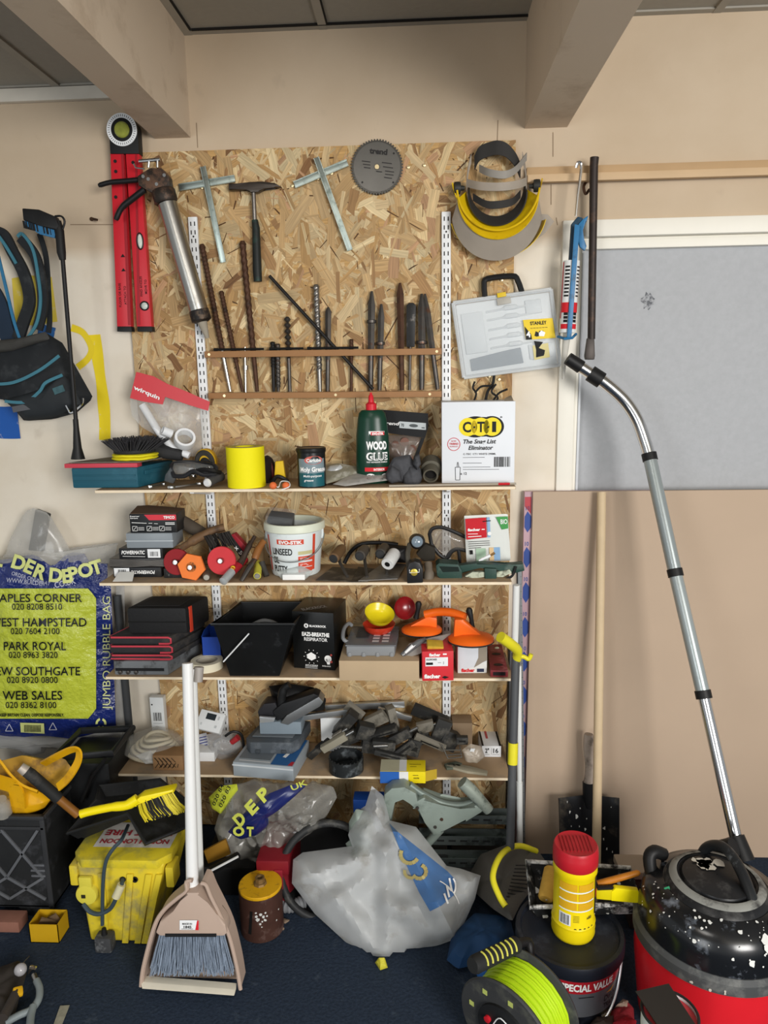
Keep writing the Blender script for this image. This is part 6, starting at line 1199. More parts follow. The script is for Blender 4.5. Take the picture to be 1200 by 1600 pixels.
pads=[(553,1112,-.1,(.055,.014,.04),(20,35,-15),'topmost tilted grey square pad, left of the middle '+HB,PADG),
(540,1130,-.13,(.03,.03,.08),(10,38,0),'dark channel shaped block under the topmost square pad '+HB,PAD),
(528,1148,-.17,(.03,.014,.014),(0,-35,0),'small grey block with a pin, at the left end '+HB,PADG,.02),
(499,1170,-.16,(.016,.012,.085),(20,42,10),'long dark strip leaning at the lower left '+HB,PAD),
(522,1160,-.19,(.075,.016,.02),(10,-32,0),'long pale grey bar with a pin, lower left '+HB,M('8f8a7a',.6,var=.1),.03),
(588,1124,-.12,(.06,.016,.035),(15,-30,-10),'grey plate leaning right of the topmost pad '+HB,PADG),
(613,1121,-.11,(.022,.03,.065),(0,-12,20),'upright grey block standing in the middle '+HB,PADG),
(570,1142,-.15,(.045,.03,.04),(5,20,15),'black hooked block below the grey plate '+HB,PAD,.02),
(600,1143,-.15,(.075,.02,.014),(20,-18,0),'curved dark slat crossing the middle '+HB,PAD,None,True),
(600,1165,-.17,(.06,.03,.035),(0,5,0),'rounded dark block at the lower middle '+HB,PAD,None),
(626,1150,-.16,(.06,.024,.026),(0,-32,-10),'dark barrel shaped block with a blue-grey pin '+HB,PAD,.03),
(632,1170,-.185,(.065,.014,.022),(0,-38,0),'dark slotted strip leaning near the yellow and blue box '+HB,PAD,None,True),
(646,1168,-.18,(.035,.014,.045),(0,15,0),'small slotted black plate above the yellow and blue box '+HB,PAD,None,True),
(672,1118,-.08,(.1,.016,.035),(20,22,-5),'longest black block lying at the top right '+HB,PAD),
(665,1135,-.13,(.045,.014,.03),(10,-15,0),'light dusty bracket at the upper right '+HB,PADG,.015),
(690,1140,-.14,(.04,.02,.06),(0,20,0),'dark bracket end at the right '+HB,PAD),
(672,1160,-.18,(.085,.012,.02),(30,24,0),'pale slotted plate at the lower right '+HB,PADG,None,True),
(700,1155,-.13,(.05,.03,.05),(0,30,20),'black block at the far right end '+HB,PAD),
(655,1150,-.12,(.05,.03,.04),(0,-20,20),'dark block filling the middle right '+HB,PAD),
(580,1160,-.14,(.05,.03,.05),(0,10,10),'black block behind the rounded one in the lower middle '+HB,PAD),
(545,1150,-.12,(.05,.025,.04),(0,-20,10),'black block at the left middle '+HB,PAD),
(610,1180,-.2,(.085,.014,.014),(0,14,0),'dark slotted strip lowest, left of the yellow-blue box '+HB,PAD,None,True),
(722,1156,-.17,(.03,.016,.02),(0,0,0),'black ribbed clip just left of the small clear bag '+HB,PAD,None,True)]
for p_ in pads: pad(*p_)
p,q=at(584,1166,-.19),at(606,1165,-.19); solo('steel_pin',MB().cyl(p,q,.006,.006,12),PIN,'loose shiny steel pin lying over the rounded block in the heap','pin')
p,q=at(532,1166,-.2),at(566,1168,-.2); solo('threaded_bolt',MB().drill(p,q,.0055,8,.8),PIN,'loose steel bolt lying behind the hole saw','bolt')
q=onshelf(705,1170,Z4); t=T('wire_rack','small wire frame lying under the slotted plates at the right of the heap','wire frame',q); part(t,'wires',MB().tube(pxs([(690,1163,-.2),(700,1185,-.21),(722,1183,-.21),(718,1165,-.2)]),.0022,6).tube(pxs([(694,1172,-.205),(720,1172,-.205)]),.0018,6).tube(pxs([(698,1180,-.21),(722,1178,-.21)]),.0018,6),M('55534e',.4,.7))
# hole saw
c=onshelf(540,1210,Z4); c.y=max(c.y+.02,-.205); r=at(568,1190,c.y).x-at(541,1190,c.y).x; h=.047
t=T('hole_saw','worn black cylindrical hole saw standing open end up at the shelf front','hole saw',c+Vector((0,0,.0006))); teeth=[]
part(t,'cup',MB().lathe([(r*.9,0),(r,.003),(r,h),(r*.93,h),(r*.93,.006),(.001,.006)],c+Vector((0,0,.0006)),(0,0,1),40,False),M('2e3133',.45,.4,var=.3,dirt='7d8489',dscale=18,dthr=.6))
mb=MB()
for k in range(26):
    a=2*PI*k/26; mb.obox(c+Vector((math.cos(a)*r*.965,math.sin(a)*r*.965,h+.002)),(.004,.003,.005),(0,0,a+PI/2))
part(t,'teeth',mb,M('3b3d3e',.4,.6)); part(t,'side_slot',MB().box(-.002,.002,-.001,.001,0,.012).xf(Matrix.Translation(c+Vector((-r*.55,-r*.84,.014)))@Matrix.Rotation(.6,4,'Y')),M('0c0c0c',.9))
# yellow-blue box
t,S,TP=carton('router_bit_box','yellow, white and blue cardboard box with an open flap at the shelf front','box',594,665,1206,1224,Z4,.07,M('e8d21a',.45,var=.03),rz=0)
mb=MB(); rect(mb,S,-.002,-.01,.42,1.0); part(t,'print',mb,M('2a5fae',.45),'blue panel'); mb=MB(); rect(mb,S,.42,0,.62,1,.0007); rect(mb,TP,.42,.02,.58,1); part(t,'print',mb,M('dfe0df',.5),'white panel'); mb=MB(); rect(mb,TP,0,.02,.42,1); part(t,'print',mb,M('b7b49a',.5),'faded top panel'); mb=MB(); text(mb,S,'ROUTER',.8,.4,.12,.12); text(mb,S,'BITS',.78,.2,.1,.08) if 0 else None; line(mb,S,(.72,.7),(.84,.7),.0015); line(mb,TP,(.64,.6),(.9,.6),.002); line(mb,TP,(.66,.4),(.8,.4),.002); part(t,'print',mb,INK)
part(t,'open_flap',MB().ext([S.p(1,0.1,-.004),S.p(1,1,-.004),S.p(1.25,.95,-.02),S.p(1.25,.1,-.02)],(0,.0012,0)),M('b79a2c',.6))
# right end: brown box, nail box, bag, stones
p0=at(725,1140,-.09); solo('brown_box',MB().box(at(707,1140,-.09).x,at(738,1140,-.09).x,-.09,-.03,Z4+.0006,at(722,1130,-.09).z,.001),M('8d7860',.8,var=.1),'plain brown cardboard box behind the ribbed black clip','box')
p=onshelf(766,1183,Z4); a,b=at(753,1175,p.y).x,at(783,1175,p.y).x; zn=at(767,1166,p.y).z
t=T('nail_box','narrow white box marked 2" 16 lying end-on at the right end of the lowest shelf','box',((a+b)/2,p.y+.05,Z4+.0006)); part(t,'body',MB().ext([(a,p.y,Z4+.0006),(b,p.y,Z4+.0006),(b-.004,p.y+.16,Z4+.0006),(a-.008,p.y+.16,Z4+.0006)],(0,0,zn-Z4),.001),M('d9dbdd',.5)); S=Face((a,p.y,Z4),(b-a,0,0),(0,0,zn-Z4)); TP=Face((a,p.y,zn+.0006),(b-a,0,0),(-.006,.16,0),(0,0,1)); mb=MB(); text(mb,S,'2"',.27,.4,.42,.2,bold=.02); text(mb,S,'16',.72,.4,.42,.26,bold=.02); line(mb,S,(.15,.25),(.4,.25),.001); line(mb,S,(.55,.25),(.9,.25),.001); line(mb,S,(.5,.25),(.5,.85),.0008); rect(mb,TP,0,0,.1,1); rect(mb,TP,.9,0,1,1); text(mb,TP,'BRAD NAIL',.8,.9,.18,.7,rot=-PI/2,bold=.04) ; part(t,'lettering',mb,INK); mb=MB(); rect(mb,TP,.3,.3,.42,.8,.0008); part(t,'print',mb,M('b04a50',.5)); 
t=T('screw_bag','small crumpled clear bag of screws beside the narrow white box','bag',onshelf(740,1190,Z4)); part(t,'film',MB().pillow(pxs([(x,y,-.2) for x,y in ((722,1172),(735,1162),(752,1166),(758,1182),(746,1192),(728,1190))]),.02,.015,amp=.008,freq=35,seed=5),M('c4b8a8',.25,trans=.4,spec=.8)); part(t,'tag',MB().obox(at(738,1172,-.222),(.014,.002,.012),(.4,.2,.3)),WHITE)
for pts,l,c_ in (([(700,1195),(735,1201),(762,1208),(761,1213),(730,1209),(697,1200)],'long flat sharpening stone lying at the shelf front','a39d89'),([(694,1197),(712,1193),(722,1196),(718,1202),(698,1204)],'short green-grey sharpening stone beside the long one','5e6558')):
    P=[onshelf(x,y,Z4)+Vector((0,0,.0006)) for x,y in pts]; solo('sharpening_stone',MB().ext(P,(0,0,.008),.001),M(c_,.8,var=.08),l,'stone')
# ---------------- builders' bag hung at the left of the shelves ----------------
class BagS:
    w=260*.00197; h=300*.00197
    def p(s,u,v,d=0):
        x=-70+260*u; y=1160-300*v; e=max(0,min(1,u*1.02))
        Y=-.03-.085*max(0,math.sin(PI*min(.97,max(.03,u*.97+.0))))**.6*(max(.02,math.sin(PI*(.08+.84*max(0,min(1,v)))))**.5)
        q=Vector((u*5,v*6,1.7)); Y-=.012*noise.noise(q)+.012*abs(noise.noise(q*2.1))
        r=at(x,y,Y); return r-(r-CAMP).normalized()*d if False else r+Vector((0,-d,0))
BS=BagS(); U=lambda x:(x+70)/260; V_=lambda y:(1160-y)/300
t=T('rubble_bag','navy and lime printed builders bag standing full against the wall left of the shelves','bag',at(60,1180,-.05))
NAVY=M('1b2a6b',.25,var=.15,scale=22,spec=.7,bump=1.0); LIME=M('bcc63f',.28,var=.08,scale=20,spec=.6,bump=1.0)
def edge(fx0,fx1,fy0,fy1,d,nu=26,nv=30):
    def fn(a,b):
        y=fy0(a)+(fy1(a)-fy0(a))*b; return BS.p(U(fx0(b)+(fx1(b)-fx0(b))*a),V_(y),d)
    return fn,nu,nv
top=lambda a:(868+8*math.sin(a*7)+(24*math.exp(-((a-.63)/.08)**2)) if a<.85 else 880+6*(a-.85))
f=edge(lambda b:-66,lambda b:172+10*(1-b) if b<.9 else 168,lambda a:1154+4*math.sin(a*9),top,0); mb=MB().grid(*f); mb.solid(.002); part(t,'printed_film',mb,NAVY,'navy printed film')
f=edge(lambda b:-66,lambda b:151-3*max(0,b-.93)*60-3*max(0,.07-b)*60,lambda a:1122,lambda a:919,.004,22,26); part(t,'printed_panel',MB().grid(*f),LIME,'lime printed panel')
# clear film above and below the print, and behind
part(t,'clear_film',MB().pillow(pxs([(x,y,-.055) for x,y in ((-60,880),(8,870),(14,845),(38,800),(52,793),(76,802),(98,838),(116,872),(150,862),(185,848),(176,880),(120,900),(40,890))]),.03,.02,amp=.012,freq=16,seed=3),M('cfcdc6',.2,trans=.62,spec=.8),'clear film')
part(t,'clear_film',MB().pillow(pxs([(x,y,-.06) for x,y in ((-60,1135),(60,1150),(178,1148),(188,1130),(196,1180),(180,1176),(120,1168),(72,1165),(70,1176),(46,1180),(20,1168),(-60,1165))]),.03,.015,amp=.01,freq=18,seed=4),M('c2c2c0',.22,trans=.4,spec=.8),'clear film')
mb=MB().pix([(181,900),(194,900),(197,1150),(186,1170),(181,1150)],-.045,.002); part(t,'clear_film',mb,M('c2c2c0',.2,trans=.65,spec=.8),'clear film')
part(t,'inner_handle',MB().pix([(55,796),(76,804),(66,862),(44,860)],-.05,.018,.003),M('2f3134',.5),'dark strut inside')
def bt(mb,s,x,y,cap,wpx,al='l',d=.009,bold=.02,rot=0): text(mb,BS,s,U(x),V_(y),cap/300,wpx/260 if wpx else None,al=al,d=d+.003,bold=bold,rot=rot)
mb=MB()
for s,x,y,c_,w_ in (('STAPLES CORNER',-17,939,13,148),('020 8208 8510',22,951,10,78),('WEST HAMPSTEAD',-14,977,13.5,152),('020 7604 2100',20,989,10,76),('PARK ROYAL',9,1014,13.5,97),('020 8963 3820',17,1026,10,76),('NEW SOUTHGATE',-16,1053,13.5,144),('020 8920 0800',14,1065,10,79),('WEB SALES',7,1091,14,93),('020 8362 8100',12,1104,10,79)): bt(mb,s,x,y,c_,w_,bold=.008 if s[0]!='0' else .004)
bt(mb,'KEEP BRITAIN CLEAN. DISPOSE RESPONSIBLY.',3,1117,4.5,100,bold=.03); part(t,'lettering',mb,M('10131d',.4),'black lettering')
mb=MB()
for s,x,y,r in (('D',20,884,-.3),('E',39,890,-.42),('R',54,898,-.38),('D',79,906,-.1),('E',101,909,.1),('P',112,906,.2),('O',127,902,.25),('T',147,897,.3)): bt(mb,s,x,y,21,None,bold=.04,rot=r)
bt(mb,'BUIL',-52,872,21,60,bold=.04,rot=-.2)
for k in range(3):
    a0=PI/2+2*PI*k/3; pts=[]
    for j in range(7): pts.append((159+8.5*math.cos(a0+.25+1.5*j/6),1129-8.5*math.sin(a0+.25+1.5*j/6)))
    for j in range(6,-1,-1): pts.append((159+5*math.cos(a0+.25+1.5*j/6),1129-5*math.sin(a0+.25+1.5*j/6)))
    for j in range(6): mb.poly([BS.p(U(q[0]),V_(q[1]),.006) for q in (pts[j],pts[j+1],pts[12-j],pts[13-j])])
mb.poly([BS.p(U(x),V_(y),.006) for x,y in ((33,1128),(70,1129),(71,1145),(34,1143))])
part(t,'lettering',mb,M('d3d98a',.4),'pale lime lettering')
mb=MB(); bt(mb,'JUMBO RUBBLE BAG',174,1107,12.5,176,bold=.0,rot=PI/2,d=.006); part(t,'lettering',mb,M('c9cf96',.4),'pale vertical lettering')
mb=MB(); bt(mb,'.CO.UK',86,918,9,36,rot=.22,d=.006); bt(mb,'ORDER ONLINE AT',20,897,6,62,rot=-.28,d=.006,bold=0); bt(mb,'WWW.BUILDER',12,908,7,60,rot=-.1,d=.006,bold=0); 
for cx,cy in ((16,1136),(84,1134)):
    for a,b in (((-6,5),(6,5)),((6,5),(0,-6)),((0,-6),(-6,5))): line(mb,BS,(U(cx+a[0]),V_(cy+a[1])),(U(cx+b[0]),V_(cy+b[1])),.0022,.006)
line(mb,BS,(U(145),V_(1143)),(U(172),V_(1142)),.002,.006); part(t,'lettering',mb,M('b9bccf',.4),'pale small print')
mb=MB()
for k in range(12): x=40+2.2*k; mb.poly([BS.p(U(a),V_(b),.0085) for a,b in ((x,1131),(x+1.1,1131),(x+1.1,1142),(x,1142))])
part(t,'barcode',mb,INK)
# ---------------- leaning boards and poles at the right ----------------
zB=at(1000,767,-.045).z
MDF=M('b7a28d',.8,var=.05,scale=5,spec=.15)
x0=at(834,900,-.08).x; t=T('leaning_board','large plain pinkish-brown sheet of board leaning against the wall below the boarded window','board',(1.4,-.1,0))
yb,yt=-.135,-.045; a0=at(833,767,yt).x; a1=at(819.5,1312,yb).x
part(t,'sheet',MB().ext([(a1,yb,.001),(2.6,yb,.001),(2.6,yt,zB),(a0,yt,zB)],(0,.012,0),.001),MDF)
YI=lambda z: -.1+(.07)*z/zB
t=T('insulation_board','pale pink foil edged board with blue logos, just left of the big brown sheet','board',(.5,-.06,0))
i0,i1=a0-.024,a1-.026
part(t,'sheet',MB().ext([(i1,-.12,.001),(i1+.4,-.12,.001),(i0+.4,-.03,zB-.002),(i0,-.03,zB-.002)],(0,.022,0),.001),M('b99aa2',.35,.2,var=.08))
S=Face((i1,-.12,0),(.024,0,0),(i0-i1,.09,zB),(0,-1,0)); S.w=.024
mb=MB(); 
for k in range(11):
    v=1-(.095+.0945*k); 
    if v<.02: continue
    pol(mb,S,[(.08,v),(.08,v+.028),(.45,v+.042),(.95,v+.028),(.95,v-.0),(.5,v-.014)],.001)
part(t,'logo',mb,M('27458f',.5),'blue logos'); mb=MB()
for k in range(11):
    v=1-(.05+.0945*k); text(mb,S,'10',.45,v,.011,.5,d=.001,bold=.02)
part(t,'lettering',mb,M('46568f',.5),'blue figures'); mb=MB(); pol(mb,S,[(.05,.985),(.9,.985),(.9,.94),(.05,.96)],.001); part(t,'print',mb,M('b03a44',.5),'red mark')
WP=M('dfe1df',.4,var=.03)
def pole(name,label,cat,a,b,Ya,Yb,r,m,nm='shaft'):
    p,q=at(*a,Ya),at(*b,Yb); q.z=max(q.z,r*.3+.002); t=T(name,label,cat,q); part(t,nm,MB().tube([p,q],r,16),m); return t,p,q
pole('plastic_pipe','white plastic pipe standing just off the right ends of the upper shelves','pipe',(797,914),(806,1318),-.17,-.17,.0095,WP) if 0 else None
p=at(796,914,-.2); q=at(790,1330,-.14); q.z=.003
t=T('plastic_pipe','white plastic pipe standing at the right ends of the shelves, left of the grey pole','pipe',q); p.x=max(p.x,.452); q.x=max(q.x,.455); part(t,'pipe',MB().tube([p,q],.0105,16),WP)
p=at(811,1040,-.17);q=at(813,1310,-.18); q.z=.003
t=T('plastic_pipe','thinner white plastic pipe between the grey pole and the blue-logo board edge','pipe',q); part(t,'pipe',MB().tube([p,p.lerp(q,.6)],.0075,14).tube([p.lerp(q,.58),q],.0095,14),WP)
p=at(790,1000,-.03);q=at(792,1318,-.03); q.z=.003; p.x=q.x=.468
t=T('metal_bar','dark grey flat metal bar standing against the wall behind the white pipe','bar',q); part(t,'bar',MB().box(p.x-.011,p.x+.011,-.036,-.014,.003,p.z,.001),M('55575a',.5,.4))
p=at(810,884,-.14);q=at(819,1290,-.14); q.z=.003; p.x=max(p.x,.47)
t=T('steel_rule','grey steel rule with a black edge leaning upright by the board edge','ruler',q); n=Vector((.006,0,0)); part(t,'blade',MB().ext([p-n,p+n,q+n,q-n],(0,.002,0)),M('8f9294',.4,.5)); part(t,'edge',MB().ext([p-n-Vector((.004,0,0)),p-n,q-n,q-n-Vector((.004,0,0))],(0,.006,0)),BLACK)
mb=MB(); 
for k in range(40): c_=p.lerp(q,(k+.5)/42); mb.box(c_.x+.001,c_.x+(.0055 if k%5==0 else .004),c_.y-.0005,c_.y,c_.z,c_.z+.001)
part(t,'graduations',mb,INK)
# lobby dustpan with long grey handle
PG=M('4b4d50',.5,var=.1); YL=M('dfd52c',.4,var=.05)
Yh=-.33
t=T('lobby_dustpan','grey long-handled lobby dustpan with a yellow yoke and grip, right of the shelves','dustpan',flo(775,1420,0))
A_,B_=at(806,1020,-.29),at(797,1325,-.4); part(t,'pole',MB().tube([A_,B_],.0125,14),PG); 
m0,m1=A_.lerp(B_,.46),A_.lerp(B_,.57); part(t,'sleeve',MB().tube([m0,m1],.0145,14),YL,'yellow sleeve')
part(t,'grip',MB().tube(smooth_path([at(782,995,-.36),at(796,1005,-.34),at(808,1016,-.31),at(807,1030,-.292)],4),[.0155]*5+[.015]*4+[.0135]*4,14),YL,'yellow grip'); part(t,'clip',MB().tube(smooth_path([at(806,1026,-.3),at(818,1026,-.3),at(826,1030,-.3),at(830,1022,-.3)],4),.0065,10),YL)
yk=B_; part(t,'yoke',MB().tube(smooth_path([at(790,1416,-.58),at(780,1400,-.56),at(770,1370,-.52),at(780,1340,-.46),yk,at(815,1322,-.36),at(838,1330,-.33)],6),.0085,10),YL,'yellow yoke')
bo=[at(726,1372,-.36),at(752,1330,-.28),at(800,1318,-.26),at(850,1335,-.28),at(852,1352,-.32),at(820,1395,-.5),at(790,1425,-.56),at(775,1440,-.57),at(760,1400,-.5)]
part(t,'hood',MB().pillow([at(726,1380,-.35),at(750,1335,-.32),at(795,1318,-.3),at(838,1325,-.32),at(852,1345,-.34),at(838,1380,-.42),at(812,1415,-.5),at(800,1440,-.55),at(770,1420,-.5)],.04,.1,nrm=(-.2,-.7,.6),amp=.001,seed=1,pw=.6),M('55524d',.5,var=.1))
mb=MB()
for k in range(12):
    p,q=at(800-1.6*k+6,1352+5.4*k,-.44-.006*k),at(830-2.2*k+6,1352+6*k,-.42-.006*k); mb.tube([p,q],.0018,5)
part(t,'ribs',mb,M('2a2a2a',.6))
# wooden pole
p=at(940,769,-.075); q=at(933,1345,-.3); q.z=.003
t=T('wooden_pole','long pale round wooden pole leaning against the big brown sheet, in front of the shovel','pole',q); part(t,'pole',MB().tube([p,q],.0135,18),M('c9b391',.6,var=.1,scale=25))
# shovel
Ysh=-.19; t=T('shovel','black paint-spattered shovel with a worn wooden handle against the brown sheet','shovel',flo(920,1350,0)); 
part(t,'handle',MB().tube(smooth_path(pxs([(920,1147,-.155),(919,1170,-.158),(922,1200,-.162),(919,1228,-.165)]),4),[.0135,.0155]+[.0155]*9+[.0165,.0165],14),M('a3968a',.7,var=.25,scale=30,dirt='6e655c',dscale=20))
part(t,'socket',MB().tube(pxs([(919,1222,-.165),(919,1245,-.17),(921,1262,-.175)]),[.0175,.017,.012],14),M('1f2022',.5,.3))
def blade(a,b):
    x=872+(968-872)*a; sh=0 if b>.1 else 0; y=1241+(1352-1241)*b+(6*abs(a-.5)*2*(1 if b<.05 else 0))
    ww=1-.04*b; x=920+(x-920)*ww+2*b
    return at(x,y,-.185-.055*b+.02*(1-(2*a-1)**2))
mb=MB().grid(blade,14,12); mb.solid(.004); part(t,'blade',mb,M('1d1f22',.4,.3,var=.3,dirt='5d564c',dscale=8,dthr=.6))
def splat(par,name,spots,mat,lab=None):
    mb=MB()
    for (c,r,nrm) in spots:
        nrm=Vector(nrm).normalized(); u,v=basis(nrm); n=10; k0=random.random()*9
        mb.poly([c+nrm*.0012+(u*math.cos(2*PI*k/n)+v*math.sin(2*PI*k/n))*r*(.55+.75*abs(noise.noise(Vector((k*1.7+k0,k0,0))))) for k in range(n)])
    return part(par,name,mb,mat,lab)
PW=M('d9dad6',.6,var=.05)
sp=[]
for x,y,r in ((888,1268,.007),(898,1275,.011),(905,1262,.004),(912,1295,.006),(903,1290,.004),(885,1252,.004),(945,1293,.009),(943,1310,.006),(948,1325,.007),(930,1270,.005),(880,1300,.005),(957,1330,.006),(915,1278,.003),(890,1290,.004),(955,1260,.003)):
    a=(x-872)/96; b=(y-1241)/111; sp.append((Vector(blade(a,b))+Vector((0,-.003,0)),r,(0,-1,.25)))
splat(t,'paint_splashes',sp,PW,'white paint splashes')
# ---------------- floor, left ----------------
# black plastic crate
c0=flo(86,1432,0); YC=c0.y; x1=c0.x; z1=at(60,1274,YC).z; x0=x1-.4
t=T('plastic_crate','black plastic crate with diagonal ribs on the floor at the far left','crate',((x0+x1)/2,YC+.15,.001)); BC=M('232425',.5,var=.3,dirt='45464a',dscale=10,dthr=.6)
part(t,'shell',MB().box(x0,x1,YC,YC+.006,.03,z1,.002).box(x0,x1,YC+.294,YC+.3,.03,z1).box(x1-.006,x1,YC,YC+.3,.03,z1).box(x0,x0+.006,YC,YC+.3,.03,z1).box(x0,x1,YC,YC+.3,.03,.036),BC)
part(t,'foot',MB().ext([(x1-.11,YC,.03),(x1-.01,YC,.03),(x1-.03,YC,.001),(x1-.09,YC,.001)],(0,.28,0),.003),BC)
mb=MB().box(x0,x1+.004,YC-.008,YC+.008,z1-.012,z1,.003).box(x1-.004,x1+.006,YC,YC+.3,z1-.012,z1,.002).box(x0,x1,YC-.006,YC,z1-.045,z1-.035,.002).box(x1-.012,x1+.003,YC-.006,YC,.03,z1,.002); part(t,'rim',mb,M('333436',.5,var=.2))
mb=MB(); cxs=[x1-.07+(-.1)*k for k in range(4)]
S=Face((x0,YC-.001,0),(.4,0,0),(0,0,z1))
def rib(a,b): 
    p,q=Vector(a),Vector(b); d=(q-p).normalized(); n=Vector((-d.z,0,d.x))*.004; mb.ext([p-n,q-n,q+n,p+n],(0,-.006,0),.001)
h=z1-.04
for k in range(-1,3):
    xx=x1-.02-.11*k; rib((xx-.11,YC,h*.98),(xx,YC,h*.45)) if k>=0 else None; rib((xx-.11,YC,h*.45),(xx,YC,h*.98)) if k>=0 else None; rib((xx-.11,YC,h*.45),(xx,YC,.06)) if k>=0 else None; rib((xx-.11,YC,.06),(xx,YC,h*.45)) if k>=0 else None
for z in (.36,.42,.48): mb.box(x1-.055,x1-.004,YC-.005,YC,h*(z+.1),h*(z+.1)+.006,.001)
part(t,'ribs',mb,M('5e6064',.5,var=.25),'raised grey-black ribs')
zc=z1
# yellow dirty tub with curved rims in the crate
TY=M('e3aa12',.4,var=.08,dirt='c08a1c',dscale=10,dthr=.58); TD=M('c79a3a',.5,var=.2,dirt='8a6a3a',dscale=14,dthr=.55)
Yt=YC+.1; t=T('yellow_tub','dirty yellow flexible tub with wide curved rims, sitting in the black crate','tub',at(50,1275,Yt)); t.location.z
part(t,'tub_wall',MB().pillow([at(x,y,Yt) for x,y in ((-40,1200),(5,1188),(35,1180),(70,1188),(100,1184),(112,1200),(85,1250),(62,1270),(20,1272),(-40,1270))],.03,.05,amp=.008,freq=10,seed=9),TD)
def band(pts,wd,nm,m,Y0):
    L_=smooth_path([at(x,y,Y0-dy) for x,y,dy in pts],6); N_=len(L_)
    def fn(a,b):
        i=min(int(a*(N_-1)),N_-2); q=L_[i].lerp(L_[i+1],a*(N_-1)-i); d=(L_[i+1]-L_[i]).normalized(); n=Vector((d.z,0,-d.x)).normalized(); return q+n*(b-.5)*wd+Vector((0,.012*(b-.5),0))
    mb=MB().grid(fn,N_*2,2); mb.solid(.006); part(t,nm,mb,m)
band([(68,1192,.03),(90,1180,.05),(112,1170,.06),(124,1172,.07),(123,1190,.08),(108,1215,.09),(92,1230,.09)],.02,'rim_band',TY,Yt)
band([(-5,1180,.06),(4,1192,.07),(18,1210,.08),(36,1226,.09),(60,1236,.09)],.014,'rim_band',TY,Yt)
band([(-30,1215,.08),(5,1222,.085),(25,1232,.09),(30,1260,.09)],.05,'rim_band',TY,Yt)
part(t,'lower_wall',MB().pillow([at(x,y,Yt-.06) for x,y in ((12,1245),(30,1232),(50,1230),(80,1248),(70,1262),(50,1270),(20,1272))],.03,.01,amp=.004,seed=2),TY)
Yk=YC+.02; t=T('club_hammer','hammer with a black rubber grip and pale butt end leaning over the yellow tub','hammer',at(120,1272,Yk)); P=pxs([(34,1200,Yk-.03),(48,1210,Yk-.025),(92,1248,Yk-.01),(122,1273,Yk)])
part(t,'grip',MB().tube([P[0].lerp(P[1],.4),P[1],P[2]],[.015,.0165,.0165],14),RUBBER); part(t,'butt_cap',MB().tube([P[0]-Vector((.004,0,-.003)),P[0].lerp(P[1],.5)],[.013,.0155],14),M('b5aba0',.4,.3,var=.3),'pale butt cap'); part(t,'wooden_shaft',MB().tube([P[2],P[3]],.0125,12),M('8a5a22',.5,var=.2),'amber wooden shaft')
# wooden piece and jar in crate edge
q=at(4,1262,YC-.004); solo('clear_jar',MB().lathe([(.018,-.03),(.022,-.026),(.022,.018),(.016,.026),(.016,.034)],q,(.1,-.3,1),20),M('b9b6ad',.1,trans=.45,spec=.9),'clear glass jar leaning out of the crate at the left edge','jar')
for (px_,r_,Y_,l) in ((203,.013,-.05,'left one of two dark plastic pipes standing between the rubble bag and the chipboard'),(216,.011,-.045,'right one of two dark plastic pipes standing between the rubble bag and the chipboard')):
    p_=at(px_,930,Y_); q_=Vector((at(px_,1150,Y_).x-.0,Y_,.002)); p_.x=q_.x=min(q_.x,OX0-.016+.0) if px_<210 else OX0-.0-.013+.03
    if px_>210: continue
    t=T('plastic_pipe','dark plastic pipe standing between the rubble bag and the chipboard','pipe',q_); part(t,'pipe',MB().tube([p_,q_],r_,14),M('3f4143',.45))
# dark bins behind
t=T('black_bin','black plastic bin behind the yellow tub and under the rubble bag','bin',flo(130,1330,0)+Vector((0,.1,0))); bx=at(82,1200,-.32).x; bx2=at(185,1200,-.3).x
zt_=at(130,1192,-.33).z
part(t,'bin_wall',MB().ext([(bx,-.3,.001),(bx2-.03,-.3,.001),(bx2-.03,-.13,.001),(bx,-.13,.001)],(0,0,zt_-.02),.01),M('161718',.45,var=.3,dirt='2f3133',dscale=14,dthr=.6)); part(t,'rim',MB().tube([Vector((bx,-.3,zt_)),Vector((bx2-.02,-.29,zt_+.01)),Vector((bx2-.02,-.13,zt_+.01)),Vector((bx,-.13,zt_))],.012,8,closed=True),M('1d1e20',.4,var=.3)); part(t,'handle',MB().tube(smooth_path(pxs([(128,1252,-.32),(140,1222,-.32),(148,1208,-.32),(165,1186,-.32)]),4),.006,8),BLACK)
# yellow site transformer
f0=flo(141,1471,0); f1=flo(232,1474,0); YT=(f0.y+f1.y)/2; xm=(f0.x+f1.x)/2
zl=at(185,1347,YT).z; w0=(f1.x-f0.x)/2; l0,l1=at(112,1330,YT).x,at(262,1330,YT).x; wl=(l1-l0)/2*.93; xm2=(l0+l1)/2
t=T('site_transformer','yellow plastic site transformer with a grey flex, on the floor left of the dustpan','transformer',(xm,YT+.14,.001)); TFY=M('dcc532',.5,var=.08,dirt='a2965a',dscale=8,dthr=.57)
dT=.25
a_=[(xm-w0,YT,.001),(xm+w0,YT,.001),(xm+w0,YT+dT*.85,.001),(xm-w0,YT+dT*.85,.001)]; b_=[(xm2-wl,YT-.005,zl),(xm2+wl,YT-.005,zl),(xm2+wl,YT+dT,zl),(xm2-wl,YT+dT,zl)]
mb=MB(); va=[mb.bm.verts.new(p) for p in a_]; vb=[mb.bm.verts.new(p) for p in b_]; fs=[mb._f(va[::-1]),mb._f(vb)]+[mb._f([va[i],va[(i+1)%4],vb[(i+1)%4],vb[i]]) for i in range(4)]; mb.bevel(fs,.012,3); part(t,'body',mb,TFY)
